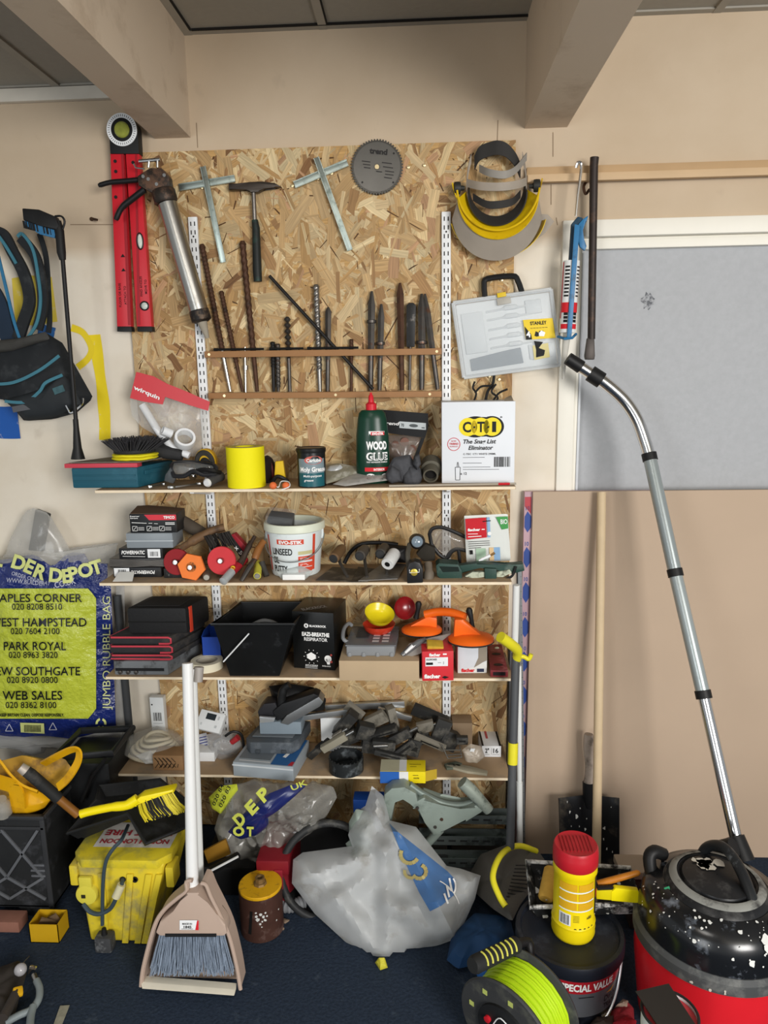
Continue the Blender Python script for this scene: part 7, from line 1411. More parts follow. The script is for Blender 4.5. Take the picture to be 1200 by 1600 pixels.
mb=MB().ext([(xm2-wl-.012,YT+.02,zl-.01),(xm2-wl+.02,YT-.014,zl-.01),(xm2+wl-.02,YT-.014,zl-.01),(xm2+wl+.012,YT+.02,zl-.01),(xm2+wl+.012,YT+dT,zl-.01),(xm2-wl-.012,YT+dT,zl-.01)],(0,0,.026),.005); part(t,'lid',mb,M('d6c22c',.5,var=.15,dirt='8f8b4a',dscale=6,dthr=.5))
for s in (-1,1): part(t,'carry_lug',MB().box(xm2+s*(wl+.01)-.012,xm2+s*(wl+.01)+.012,YT-.004,YT+.05,zl-.075,zl-.012,.006),TFY)
mb=MB()
for u in (-.45,.2,.62,.85): mb.ext([(xm+w0*u-.006,YT-.001,.004),(xm+w0*u+.012,YT-.001,.004),(xm2+wl*u+.012,YT-.004,zl-.03),(xm2+wl*u-.006,YT-.004,zl-.03)],(0,-.007,0),.002)
part(t,'moulded_ribs',mb,TFY)
q=at(136,1397,YT-.012); so=part(t,'socket_cover',MB().lathe([(.03,.012),(.031,0),(.029,-.006),(.018,-.008),(.001,-.008)],q,(0,1,0),30).box(q.x-.018,q.x+.018,q.y-.006,q.y+.006,q.z+.02,q.z+.055,.004),M('d9cc4a',.45,var=.05)); part(so,'keyway',MB().box(q.x-.012,q.x-.001,q.y-.01,q.y-.007,q.z-.006,q.z+.004),M('2a2618',.7))
for x in (192,211): q=at(x,1374,YT-.006); part(t,'cable_hole',MB().lathe([(.0085,0),(.0085,.003),(.006,.003),(.005,.0)],q,(0,-1,0),18),M('1c1b18',.6))
fl=M('39474f',.5,var=.1)
part(t,'flex',MB().tube(smooth_path([at(200,1290,YT+.1),at(190,1312,YT-.005),at(178,1325,YT-.022),at(166,1345,YT-.03),at(161,1380,YT-.03),at(160,1445,YT-.03)],6),.0052,8),fl,'grey flex'); part(t,'flex',MB().tube(smooth_path([at(192,1374,YT-.008),at(189,1385,YT-.03),at(182,1402,YT-.035),at(172,1420,YT-.03),at(155,1428,YT-.03),at(140,1424,YT-.025),at(130,1412,YT-.02)],6),.006,8),fl,'grey flex'); part(t,'cable_gland',MB().tube([at(190,1382,YT-.028),at(181,1402,YT-.036)],.0115,12),M('c9c3a0',.5),'cream gland')
pq=at(160,1478,YT-.045); pq.z=.002; pl=part(t,'plug',MB().box(pq.x-.024,pq.x+.024,pq.y,pq.y+.036,.002,.05,.008),M('3b3c3e',.6,var=.3,dirt='6d6f70',dscale=30)); part(pl,'cord_grip',MB().cyl((pq.x,pq.y+.018,.048),(pq.x,pq.y+.018,.068),.009,.006,10),BLACK)
S=Face((xm2-wl*.75,YT+.04,zl+.0168),(wl*1.75,0,0),(0,.12,0),(0,0,1)); mb=MB(); rect(mb,S,0,0,1,.95,.0006); lb=part(t,'label',mb,M('d8d4cd',.6,dirt='b5b0a0',dscale=12),'white label'); mb=MB(); text(mb,S,'NORTH LONDON',.5,.28,.16,.9,rot=PI,d=.002,bold=.03); text(mb,S,'PLANT HIRE',.5,.62,.2,.9,rot=PI,d=.002,bold=.03); part(lb,'lettering',mb,M('a8323a',.5),'red upside-down lettering')
# black scoop and yellow brush on the transformer
zt_=zl+.02; t=T('dustpan','black plastic dustpan lying on the yellow transformer','dustpan',(xm2+.02,YT+.1,zt_)); 
R0=[at(106,1302,YT+.06),at(200,1272,YT+.03),at(228,1318,YT-.03),at(292,1292,YT+.05),at(290,1250,YT+.13),at(250,1218,YT+.24),at(155,1228,YT+.22),at(150,1250,YT+.16)]
lo=[Vector((p.x*.96+xm2*.04,p.y,max(zt_,p.z-.035))) for p in R0]
mb=MB(); n=len(R0)
cz=zt_+.002; ctr=sum(R0,Vector())/n; R0=[Vector((p.x,p.y,max(p.z,zt_+.012))) for p in R0]
fl_=[Vector((p.x+(ctr.x-p.x)*.14,p.y+(ctr.y-p.y)*.14,max(cz,p.z-.022))) for p in R0]
va=[mb.bm.verts.new(p) for p in fl_]; vb=[mb.bm.verts.new(Vector((p.x,p.y,max(p.z,cz+.012)))) for p in R0]
mb._f(va)
for i in range(n): mb._f([va[i],va[(i+1)%n],vb[(i+1)%n],vb[i]])
mb.solid(.004); part(t,'pan',mb,M('1a1b1c',.55,var=.3,dirt='35373a',dscale=10,dthr=.58)); part(t,'rim',MB().tube([Vector((p.x,p.y,max(p.z,cz+.012))) for p in R0],.005,8,closed=True),M('1e1f20',.5,var=.3))
Yb=YT-.02; t=T('hand_brush','bright yellow hand brush with yellow and black bristles lying on the black dustpan','brush',at(215,1290,Yb+.05)); YB=M('f0dc10',.35,var=.04)
part(t,'handle',MB().tube(smooth_path([at(126,1272,Yb-.02),at(140,1268,Yb-.015),at(175,1261,Yb),at(198,1258,Yb+.01),at(215,1248,Yb+.02)],4),[.0115]+[.011]*8+[.0125]*4+[.014]*4,12),YB); part(t,'head',MB().ext([at(205,1256,Yb+.005),at(219,1245,Yb+.015),at(270,1234,Yb+.045),at(272,1239,Yb+.045),at(222,1252,Yb+.015),at(212,1262,Yb+.005)],(0,.035,0),.004),YB)
mb=MB(); mb2=MB()
for k in range(260):
    u=random.random(); b0=at(214+56*u,1254-16*u,Yb+.02+.03*u+random.uniform(-.01,.025)); l=random.uniform(.04,.055); d=Vector((.012+.02*u,-.008,-l)); (mb2 if .2<u<.68 and random.random()<.8 else mb).tube([b0,b0+d*.6,b0+d+Vector((.008,0,0))],.0013,4)
part(t,'bristles',mb,M('d9c81c',.5,var=.2),'yellow bristles'); part(t,'bristles',mb2,M('1c1b16',.6),'black bristles')
# small yellow open box
a,b,c_,d_=flo(50,1473,0),flo(92,1472,0),flo(98,1455,0),flo(54,1452,0); hB=at(72,1445,a.y).z
t=T('small_box','small open mustard-yellow box with offcuts inside, on the carpet before the crate','box',(a+b+c_+d_)/4+Vector((0,0,.001))); BX=M('c49a16',.55,var=.08)
x0,x1,y0,y1=a.x-.004,b.x+.004,a.y,a.y+.06
part(t,'box_wall',MB().box(x0,x1,y0,y0+.002,.001,hB).box(x0,x1,y1-.002,y1,.001,hB).box(x0,x0+.002,y0,y1,.001,hB).box(x1-.002,x1,y0,y1,.001,hB).box(x0,x1,y0,y1,.001,.003),BX); part(t,'offcuts',MB().obox(((x0+x1)/2,y0+.03,hB*.7),(.05,.006,.02),(.2,.5,.3)).obox(((x0+x1)/2+.01,y0+.04,hB*.7),(.04,.006,.03),(.1,-.6,-.3)),M('6d5840',.7))
q=flo(20,1458,0); solo('brick_piece',MB().box(q.x-.09,q.x+.02,q.y,q.y+.05,.001,.035,.003),M('8a5f50',.85,var=.15,scale=40),'piece of brown-red brick on the carpet under the crate at the far left','brick')
# bottom left corner: bolt croppers, cloth, scraper, sticker
t=T('loppers','grey tubular handled cutters with a chrome joint at the bottom left corner','cutters',flo(50,1560,0)); f_=lambda x,y,z: flo(x,y,z)
part(t,'handle',MB().tube(smooth_path([f_(57,1532,.035),f_(62,1545,.03),f_(60,1562,.025),f_(48,1578,.02),f_(30,1586,.02),f_(8,1598,.02)],5),.009,12),M('7e8789',.45,var=.1)); part(t,'handle',MB().tube(smooth_path([f_(52,1572,.024),f_(48,1590,.02),f_(46,1620,.02)],4),.0095,12),M('7e8789',.45,var=.1)); part(t,'joint',MB().obox(f_(51,1516,.035),(.02,.014,.026),(.2,.3,.1),.005),CHROME,'chrome joint'); part(t,'ferrule',MB().tube([f_(53,1524,.035),f_(57,1534,.035)],.0075,12),STEEL)
t=T('dark_rag','dark brown crumpled work rag at the bottom left corner','rag',flo(10,1560,0)); part(t,'cloth',MB().pillow([f_(x,y,.012) for x,y in ((-40,1530),(8,1510),(34,1504),(42,1520),(30,1560),(20,1600),(-40,1640))],.035,.01,nrm=(0,0,1),amp=.02,freq=14,seed=6),M('393430',.8,var=.35,scale=30)); 
t=T('scraper','small yellow ended tool with a clear cap lying on the dark rag','tool',f_(30,1550,.04)); part(t,'yellow_end',MB().obox(f_(28,1550,.058),(.024,.024,.014),(.3,.2,.6),.006),M('dba81c',.45)); part(t,'shaft',MB().tube([f_(26,1551,.055),f_(5,1590,.05)],.012,10),M('3a3430',.6)); part(t,'clear_cap',MB().ball(f_(32,1515,.05),(.016,.016,.016),14),M('c4c2c6',.08,trans=.4,spec=.9)); part(t,'wire',MB().tube([f_(35,1506,.05),f_(46,1494,.05)],.0012,5),STEEL)
q=flo(98,1588,0); solo('foil_strip',MB().ext([f_(94,1572,.002),f_(109,1571,.002),f_(96,1604,.002),f_(82,1606,.002)],(0,0,.0012)),M('a8a89c',.35,.4,var=.5,scale=60),'small silver foil strip lying on the carpet near the bottom left','foil')
# ---------------- upright dustpan and broom ----------------
DP=M('b59f90',.45,var=.04); 
pb0,pb1=flo(222,1557,0),flo(364,1566,0); ym=(pb0.y+pb1.y)/2
lip=.0; up=lambda x,y,k: at(x,y,ym+.01+k)
t=T('upright_dustpan','beige upright dustpan with a cream lip, standing on the carpet around the broom','dustpan',(pb0+pb1)/2)
K=lambda y:(1545-y)/1545*.55     # leans back towards the shelves
pan=[(218,1540),(222,1510),(238,1450),(250,1425),(272,1403),(292,1385),(322,1385),(330,1402),(345,1428),(360,1460),(372,1510),(377,1545),(368,1548),(228,1540)]
def pw(x,y,o=0): return at(x,y,ym+.012+K(y)+o)
mb=MB().ext([pw(x,y,.05) for x,y in pan],(0,.006,0)); part(t,'back_plate',mb,M('a8917f',.5,var=.06))
rim=[(220,1541),(224,1510),(240,1450),(254,1424),(276,1404),(291,1392),(291,1378),(300,1376)]
rim2=[(314,1380),(322,1383),(330,1402),(344,1430),(358,1462),(370,1510),(376,1546)]
for r_ in (rim,rim2):
    L_=smooth_path([pw(x,y) for x,y in r_],5); n=len(L_)
    def fn(a,b,L_=L_,n=n):
        i=min(int(a*(n-1)),n-2); q=L_[i].lerp(L_[i+1],a*(n-1)-i); return q+Vector((0,.055*b,0))
    mb=MB().grid(fn,n,2); mb.solid(.006); part(t,'side_wall',mb,DP)
    part(t,'rim_bead',MB().tube(L_,.005,8),DP)
part(t,'lip',MB().ext([pw(220,1534,.0),pw(367,1546,.0),pw(366,1556,-.012),pw(222,1545,-.012)],(0,.02,0),.001),M('ddd6c4',.45),'cream rubber lip'); part(t,'pole',MB().tube([at(313,1400,ym+.14),at(306,1200,ym+.2),at(301,1045,ym+.26)],.0115,14),WP,'white pole')
t=T('indoor_broom','white handled broom with blue-grey bristles clipped in front of the beige dustpan','broom',pw(300,1520)); 
part(t,'handle',MB().tube([at(293,1036,ym+.235),at(297,1200,ym+.17),at(301,1398,ym+.085)],[.0145,.0145,.0165],16),M('e6e7e6',.35,var=.02)); part(t,'end_cap',MB().tube([at(311,1042,ym+.26),at(309,1065,ym+.25)],.013,14),M('a09a94',.5),'grey end cap')
hd=[(243,1458),(250,1440),(270,1425),(284,1410),(292,1395),(310,1395),(322,1412),(340,1430),(352,1445),(355,1458),(350,1463),(250,1463)]
part(t,'head',MB().ext([pw(x,y,-.008) for x,y in hd],(0,.04,0),.005),DP); part(t,'black_strip',MB().ext([pw(258,1459,-.009),pw(338,1459,-.009),pw(338,1464,-.009),pw(258,1464,-.009)],(0,.03,0)),BLACK)
mb=MB()
for k in range(650):
    u=random.random(); x=249+102*u; b0=pw(x,1460,random.uniform(-.004,.03)); x2=299+(x-299)*1.22+random.uniform(-5,5); b1=pw(x2,1514+random.uniform(-6,12),random.uniform(-.008,.03)); mb.tube([b0,b0.lerp(b1,.5)+Vector((random.uniform(-.002,.002),-.002,0)),b1],.0012,4)
part(t,'bristles',mb,M('8592a3',.5,var=.3,scale=150),'blue-grey bristles',kind='stuff')
o=pw(281,1452,-.0086); S=Face(o,pw(311,1452,-.0086)-o,pw(281,1437,-.0086)-o); S.n=Vector((0,-1,0)); mb=MB(); rect(mb,S,0,0,1,1,.002); lb=part(t,'sticker',mb,WHITE); mb=MB(); pol(mb,S,[(.82,0),(1,0),(1,1),(.92,1)],.003); part(lb,'red_edge',mb,LETR); mb=MB(); text(mb,S,'MADE IN',.4,.55,.2,.5,d=.003); text(mb,S,'1845',.42,.2,.25,.4,d=.003,bold=.03); line(mb,S,(.1,.12),(.7,.12),.0008,.003); part(lb,'print',mb,INK)
# core drill
c=flo(403,1475,0); r=(at(436,1440,c.y).x-at(368,1440,c.y).x)/2; c.y+=r; zt_=at(398,1381,c.y).z
t=T('core_drill','rusty brown diamond core drill with a yellow painted top standing on the carpet','core drill',c+Vector((0,0,.001))); 
part(t,'barrel',MB().lathe([(r*.97,.001),(r,.002),(r,zt_-.006)],c,(0,0,1),44),M('50352d',.6,.3,var=.3,scale=30,dirt='7a625a',dscale=24,dthr=.62)); part(t,'top_plate',MB().lathe([(r,zt_-.007),(r,zt_),(r*.97,zt_+.002),(.001,zt_+.002)],c,(0,0,1),44),M('d9a616',.5,var=.1,dirt='7a5a22',dscale=26,dthr=.6),'yellow top'); part(t,'hub',MB().lathe([(.02,zt_+.001),(.018,zt_+.008),(.014,zt_+.009),(.014,zt_+.022),(.009,zt_+.022),(.008,zt_+.01)],c,(0,0,1),8),M('8a7048',.5,.5,var=.3))
S=Cyl(c,r,r,0,zt_,-PI,0); mb=MB(); pol(mb,S,[(.36,.2),(.41,.2),(.45,.72),(.41,.72)],.0012); part(t,'slot',mb,M('0b0a0a',.9)); 
sp=[]
for u,v,r_ in ((.5,.62,.006),(.52,.55,.008),(.56,.66,.006),(.6,.6,.006),(.63,.68,.004),(.55,.45,.005),(.58,.5,.004),(.5,.7,.004),(.62,.52,.005),(.57,.38,.003),(.65,.6,.004),(.8,.4,.003),(.85,.6,.003)):
    a=-PI+PI*u; sp.append((S.p(u,v,.0),r_,(math.cos(a),math.sin(a),0)))
splat(t,'paint_flecks',sp,PW,'white paint flecks')
for i,(x,y,s) in enumerate(((436,1434,.014),(446,1440,.011),(441,1452,.007))):
    mb=MB().ball(flo(x,y,0)+Vector((0,0,s*.3)),(s,s*.8,s*.5),10).jit(.004,60,i); solo('rubble_crumb',mb,M('8a7664',.9,var=.2),('larger','middle','smallest')[i]+' plaster crumb on the carpet right of the core drill','crumb')
# ---------------- middle floor ----------------
# crumpled printed bag under the lowest shelf
Yr=-.3; t=T('rubble_bag','crumpled clear and navy-lime printed bag lying under the lowest shelf','bag',at(430,1345,Yr))
oz=[(335,1295),(345,1262),(362,1228),(380,1224),(450,1225),(490,1228),(520,1228),(527,1245),(505,1285),(470,1310),(440,1340),(400,1352),(370,1346),(345,1325)]
part(t,'clear_film',MB().pillow(pxs([(x,y,Yr) for x,y in oz]),.05,.05,amp=.055,freq=13,seed=11,rings=16,N=90),M('a5a39c',.2,trans=.58,spec=.8,var=.2,scale=14),'clear film')
def sh(pts,Y,m,nm,lab,amp=.008): part(t,nm,MB().pillow(pxs([(x,y,Y) for x,y in pts]),.02,.01,amp=amp,freq=20,seed=len(pts)),m,lab)
sh([(356,1300),(380,1272),(420,1240),(455,1226),(480,1226),(470,1236),(440,1262),(414,1280),(420,1290),(402,1305),(375,1312)],Yr-.07,M('1c2560',.25,var=.3,spec=.7),'printed_film','navy printed film')
sh([(326,1246),(345,1228),(370,1225),(372,1234),(355,1260),(345,1272),(330,1262)],Yr-.02,M('b9c23a',.3,var=.1),'printed_film','lime printed film')
o=at(365,1308,Yr-.1); S=Face(o,at(445,1222,Yr-.1)-o,at(350,1290,Yr-.1)-o,Vector((0,-1,0))); mb=MB()
for s,u,v,h_ in (('D',.22,.15,.8),('E',.45,.1,.8),('P',.68,.1,.8)): text(mb,S,s,u,v,h_,.14,bold=.05)
o=at(364,1305,Yr-.1); S2=Face(o,at(400,1306,Yr-.1)-o,at(364,1285,Yr-.1)-o,Vector((0,-1,0))); text(mb,S2,'O',.25,.0,.7,.5,bold=.05); text(mb,S2,'T',.75,.0,.7,.3,bold=.05); o=at(455,1236,Yr-.1); S3=Face(o,at(490,1222,Yr-.1)-o,at(450,1224,Yr-.1)-o,Vector((0,-1,0))); text(mb,S3,'UK',.4,0,.7,.7); part(t,'lettering',mb,M('c9d05a',.4),'lime lettering')
mb=MB(); o=at(336,1262,Yr-.05); S=Face(o,at(352,1226,Yr-.05)-o,at(326,1255,Yr-.05)-o,Vector((0,-1,0))); text(mb,S,'020 84',.5,.1,.5,.9); text(mb,S,'020 83',.6,-.8,.5,.9); part(t,'lettering',mb,INK)
# dark stuff on the floor beneath the shelf
t=T('tool_case','black tool case lying flat under the crumpled printed bag','case',flo(390,1400,0)); part(t,'case_body',MB().box(at(312,1350,-.36).x,at(398,1350,-.36).x,-.36,-.1,.001,.1,.012),M('1a1a1b',.5,var=.3)); part(t,'amber_panel',MB().pix([(318,1330),(352,1312),(360,1335),(325,1350)],-.37,.01,.002),M('8a6420',.45,var=.2),'amber panel')
t=T('hand_tool','white edged black tool end poking out below the crumpled printed bag','tool',at(350,1350,-.42)); A_,B_=at(330,1360,-.42),at(372,1337,-.42); part(t,'body',MB().tube([A_,B_],.012,10),BLACK); part(t,'white_edge',MB().tube([A_+Vector((0,-.012,.006)),B_+Vector((.003,-.012,.006))],.0035,8),WHITE,'white edge')
t=T('red_toolbox','dark red plastic toolbox behind the core drill','toolbox',flo(430,1440,0)); RT=M('7d1a24',.45,var=.1); xa,xb=at(405,1390,-.42).x,at(452,1390,-.42).x; part(t,'box_body',MB().box(xa,xb,-.42,-.2,.001,at(430,1365,-.42).z,.006),RT); part(t,'lid',MB().box(xa-.004,xb+.004,-.43,-.2,at(430,1365,-.42).z,at(430,1342,-.42).z,.008),RT); part(t,'latch',MB().box(xb-.04,xb-.015,-.434,-.429,at(430,1385,-.42).z,at(430,1355,-.42).z,.003),M('8f2430',.4))
# black builder's bucket on its side
c=at(511,1360,-.38); ax=Vector((.25,-1,.35)).normalized(); t=T('rubber_bucket','black builders bucket lying on its side behind the clear sack','bucket',flo(505,1430,0)); r=.135
part(t,'bucket_wall',MB().lathe([(r*.95,-.0),(r*.9,-.1),(r*.75,-.2),(.001,-.2)],c,ax,36,False),M('1c1d1e',.6,var=.3,dirt='3b3b3a',dscale=12)); part(t,'rim',MB().tube([c+basis(ax)[0]*math.cos(a)*r+basis(ax)[1]*math.sin(a)*r for a in [2*PI*k/40 for k in range(40)]],.0115,10,closed=True),M('2a2b2c',.55,var=.2,dirt='55544f',dscale=18)); part(t,'inner_wall',MB().lathe([(r*.93,-.004),(r*.86,-.1),(r*.7,-.19),(.001,-.19)],c,ax,36,False),M('151516',.7,var=.3))
L_=smooth_path([flo(436,1412,.02),flo(450,1416,.02),flo(462,1414,.02),flo(475,1408,.02)],6); t=T('ribbed_hose','short grey ribbed hose end on the carpet beside the clear sack','hose',flo(455,1420,0)); part(t,'hose',MB().tube(L_,[.017+.003*(k%2) for k in range(len(L_))],12),M('7f8184',.5))
# pale green saw body and steel studs
GS=M('8c9890',.5,.2,var=.15,dirt='6a746d',dscale=12,dthr=.6)
Ys=-.3; t=T('mitre_saw','pale grey-green metal saw arm and handle lying under the lowest shelf','saw',at(680,1330,Ys))
part(t,'guard_arm',MB().pix([(600,1290),(600,1242),(612,1232),(632,1230),(650,1240),(655,1262),(645,1266),(643,1254),(630,1246),(614,1252),(612,1290)],Ys-.03,.05,.006),GS); part(t,'arm',MB().pix([(645,1256),(662,1246),(690,1262),(720,1268),(744,1258),(756,1268),(730,1284),(692,1294),(690,1304),(676,1306),(664,1286)],Ys-.03,.06,.008),GS); part(t,'upper_rail',MB().tube(smooth_path(pxs([(640,1226,Ys),(660,1240,Ys),(690,1254,Ys),(720,1258,Ys),(742,1252,Ys)]),5),.0115,10),M('75807a',.45,.3,var=.2)); part(t,'handle',MB().tube(pxs([(722,1222,Ys-.02),(735,1234,Ys-.02),(764,1266,Ys-.02)]),[.019,.02,.016],14),M('939c92',.5,.2,var=.25,dirt='66706a',dscale=30)); part(t,'column',MB().tube(pxs([(688,1296,Ys),(662,1324,Ys+.02)]),.013,12),GS)
for x,y in ((652,1262),(680,1292),(690,1280)): part(t,'bolt',MB().lathe([(.005,0),(.005,.003),(.001,.003)],at(x,y,Ys-.03),(0,-1,0),10),DSTEEL)
t=T('machine_block','dark metal machine block with grey-green lumps behind the clear sack','machine part',at(560,1330,-.3)); part(t,'base',MB().box(at(585,1330,-.28).x,at(700,1330,-.28).x,-.3,-.14,.001,.1,.01),M('2c2d2e',.5,.3,var=.3)); part(t,'knob',MB().pillow(pxs([(x,y,-.36) for x,y in ((545,1285),(556,1264),(575,1268),(586,1284),(580,1316),(560,1322),(546,1310))]),.025,.03,amp=.004),GS); part(t,'foot',MB().pillow(pxs([(x,y,-.37) for x,y in ((540,1318),(556,1305),(580,1312),(580,1336),(548,1340))]),.02,.02,amp=.002),GS)
solo('blue_case',MB().box(at(552,1270,-.25).x,at(600,1270,-.25).x,-.25,-.2,.152,at(575,1250,-.25).z,.004),M('1f4a9a',.4),'bright blue plastic case corner behind the clear sack','case')
for i in range(3):
    Y0=-.2-.05*i; z0=.165-.04*i+(.0 if i<2 else 0); xa,xb=at(655,1310,Y0).x,at(870 if i==0 else 800,1310,Y0).x; xb=min(xb,.44+.0) if i<0 else xb
    t=T('steel_stud',('rear galvanised steel stud lying behind the lobby dustpan','middle galvanised steel stud under the saw arm','front galvanised steel stud, lowest of the three')[i],'steel stud',((xa+xb)/2,Y0,z0)); xb=at(800,1310,Y0).x
    part(t,'channel',MB().box(xa,xb,Y0-.02,Y0+.02,z0,z0+.002).box(xa,xb,Y0-.021,Y0-.019,z0,z0+.03).box(xa,xb,Y0+.019,Y0+.021,z0,z0+.03),M('7d8684',.35,.8,var=.2,dirt='4a504f',dscale=14)); mb=MB()
    for k in range(7): x=xa+.02+(xb-xa-.04)*k/7; mb.box(x,x+.022,Y0-.0218,Y0-.0205,z0+.012,z0+.018)
    part(t,'slots',mb,M('1a1c1c',.8))
solo('storage_box',MB().box(at(706,1330,-.3).x,at(800,1330,-.3).x,-.33,-.14,.001,.083,.004),M('2b2c2d',.7,var=.3),'dark box under the steel studs','box')
# clear sack with blue print
Yk=flo(594,1500,0).y; t=T('clear_sack','translucent white plastic sack with a blue printed panel slumped on the carpet','sack',flo(594,1498,0))
sk=[(581,1228),(600,1244),(609,1282),(650,1292),(698,1353),(719,1357),(751,1368),(742,1405),(715,1466),(688,1476),(604,1500),(584,1500),(550,1481),(492,1428),(456,1380),(458,1343),(473,1332),(550,1322),(544,1305),(554,1270),(571,1259)]
def kY(y): return Yk+.03+(1500-y)/272*.26
def folds(x,y):
    q=Vector((x*.012,y*.012,3.3)); r=-.022*noise.noise(q*.8)-.006*abs(noise.noise(q*3))
    for (x1,y1,x2,y2,wd,hh) in ((600,1328,456,1378,26,.028),(556,1296,604,1330,18,.02),(604,1334,606,1500,20,.02),(606,1412,712,1478,24,.024),(492,1428,600,1352,22,.02),(630,1420,742,1395,24,.02),(520,1400,590,1490,24,.018),(470,1345,560,1440,20,.014),(665,1335,735,1372,18,.02),(690,1440,660,1400,16,.014),(575,1290,560,1330,14,.016)):
        dx,dy=x2-x1,y2-y1; k=max(0,min(1,((x-x1)*dx+(y-y1)*dy)/(dx*dx+dy*dy))); dd_=math.hypot(x-x1-k*dx,y-y1-k*dy)/wd; r-=hh*max(0,1-dd_)
    # the long sharp crease from the peak down to the lower right
    d=abs((x-585)*.87-(y-1235)*.49)/30; return r-.045*max(0,1-d)
from mathutils.geometry import tessellate_polygon
import bisect
mb=MB()
# triangulated outline refined on a lattice, front and back skins sharing the rim
def inside(x,y,P):
    c=False; n=len(P)
    for i in range(n):
        (x1,y1),(x2,y2)=P[i],P[(i+1)%n]
        if (y1>y)!=(y2>y) and x<(x2-x1)*(y-y1)/(y2-y1)+x1: c=not c
    return c
def rimdist(x,y,P):
    m=1e9; n=len(P)
    for i in range(n):
        (x1,y1),(x2,y2)=P[i],P[(i+1)%n]; dx,dy=x2-x1,y2-y1; k=max(0,min(1,((x-x1)*dx+(y-y1)*dy)/(dx*dx+dy*dy))); m=min(m,math.hypot(x-x1-k*dx,y-y1-k*dy))
    return m
def skin(mb,P,depth,sign,step=6.5,off=0,fold=True,base=None):
    from mathutils.geometry import delaunay_2d_cdt
    pts=[];edges=[]; Q=[]
    for i in range(len(P)):
        (x1,y1),(x2,y2)=P[i],P[(i+1)%len(P)]; n=max(1,int(math.hypot(x2-x1,y2-y1)/step))
        for k in range(n): Q.append((x1+(x2-x1)*k/n,y1+(y2-y1)*k/n))
    nR=len(Q); pts=[Vector(q) for q in Q]; edges=[(i,(i+1)%nR) for i in range(nR)]
    xs=[p[0] for p in P]; ys=[p[1] for p in P]; y=min(ys)
    while y<max(ys):
        x=min(xs)+(step/2 if int(y/step)%2 else 0)
        while x<max(xs):
            if inside(x,y,P) and rimdist(x,y,P)>step*.6: pts.append(Vector((x,y)))
            x+=step
        y+=step
    V2,E2,F2,_,_,_=delaunay_2d_cdt(pts,edges,[],1,1e-4)
    vs=[]
    for v in V2:
        d=rimdist(v.x,v.y,sk); k=min(1,d/45); b=math.sqrt(1-(1-k)**2)
        Y=kY(v.y)-sign*(depth*b)+ (folds(v.x,v.y)*min(1,d/15) if sign>0 else 0)-off
        q=at(v.x,v.y,Y); q.z=max(q.z,.002); vs.append(mb.bm.verts.new(q))
    for f in F2: mb._f([vs[i] for i in f])
skin(mb,sk,.05,1); skin(mb,sk,.04,-1,14); bmesh.ops.recalc_face_normals(mb.bm,faces=mb.bm.faces[:])
part(t,'film',mb,M('cfd2d3',.4,trans=.42,spec=.45,var=.12,scale=14,dirt='b3b0a8',dscale=9,dthr=.6),'milky clear film')
bp=[(608,1286),(622,1300),(660,1330),(700,1362),(712,1375),(710,1398),(690,1415),(672,1424),(655,1395),(632,1345)]
mb=MB(); skin(mb,bp,.05,1,6.5,.004); part(t,'printed_panel',mb,M('4c74a8',.35,var=.08,dirt='6a8cb8',dscale=9),'blue printed panel')
mb=MB()
def sarc(cx,cy,r,a0,a1,wd,m_):
    pts=[]
    for k in range(9): a=a0+(a1-a0)*k/8; pts.append((cx+r*math.cos(a),cy+r*math.sin(a)))
    for i in range(8):
        (x1,y1),(x2,y2)=pts[i],pts[i+1]; L_=math.hypot(x2-x1,y2-y1); nx,ny=-(y2-y1)/L_*wd,(x2-x1)/L_*wd
        m_.poly([at(x,y,kY(y)-.05*math.sqrt(1-(1-min(1,rimdist(x,y,sk)/45))**2)+folds(x,y)*min(1,rimdist(x,y,sk)/15)-.008) for x,y in ((x1+nx,y1+ny),(x1-nx,y1-ny),(x2-nx,y2-ny),(x2+nx,y2+ny))])
sarc(640,1335,14,.5,3.6,3,mb); sarc(655,1362,11,-1.2,2.6,3,mb); sarc(642,1362,10,1.2,3.4,2.5,mb); part(t,'print',mb,M('b3a468',.4),'faded yellow shapes')
mb=MB(); sarc(690,1385,22,-.6,.5,1.2,mb); sarc(660,1430,60,-1.1,-.3,.8,mb)
for a,b in (((702,1372),(706,1392)),((706,1392),(698,1384)),((698,1384),(702,1402)),((694,1396),(700,1412))):
    sarc((a[0]+b[0])/2+(b[1]-a[1])*20,(a[1]+b[1])/2-(b[0]-a[0])*20,math.hypot(b[0]-a[0],b[1]-a[1])*20,PI/2+math.atan2(b[1]-a[1],b[0]-a[0])-.025,PI/2+math.atan2(b[1]-a[1],b[0]-a[0])+.025,1.5,mb)
part(t,'print',mb,LETW,'white marks')
q=flo(594,1508,0); solo('yellow_tag',MB().pillow([flo(586,1504,.004),flo(592,1496,.03),flo(601,1496,.03),flo(606,1512,.004),flo(594,1516,.004)],.012,.004,nrm=(0,-.6,.8),amp=.006,freq=40),M('c9c03a',.6,var=.2),'small crumpled yellow paper tag at the foot of the clear sack','tag')
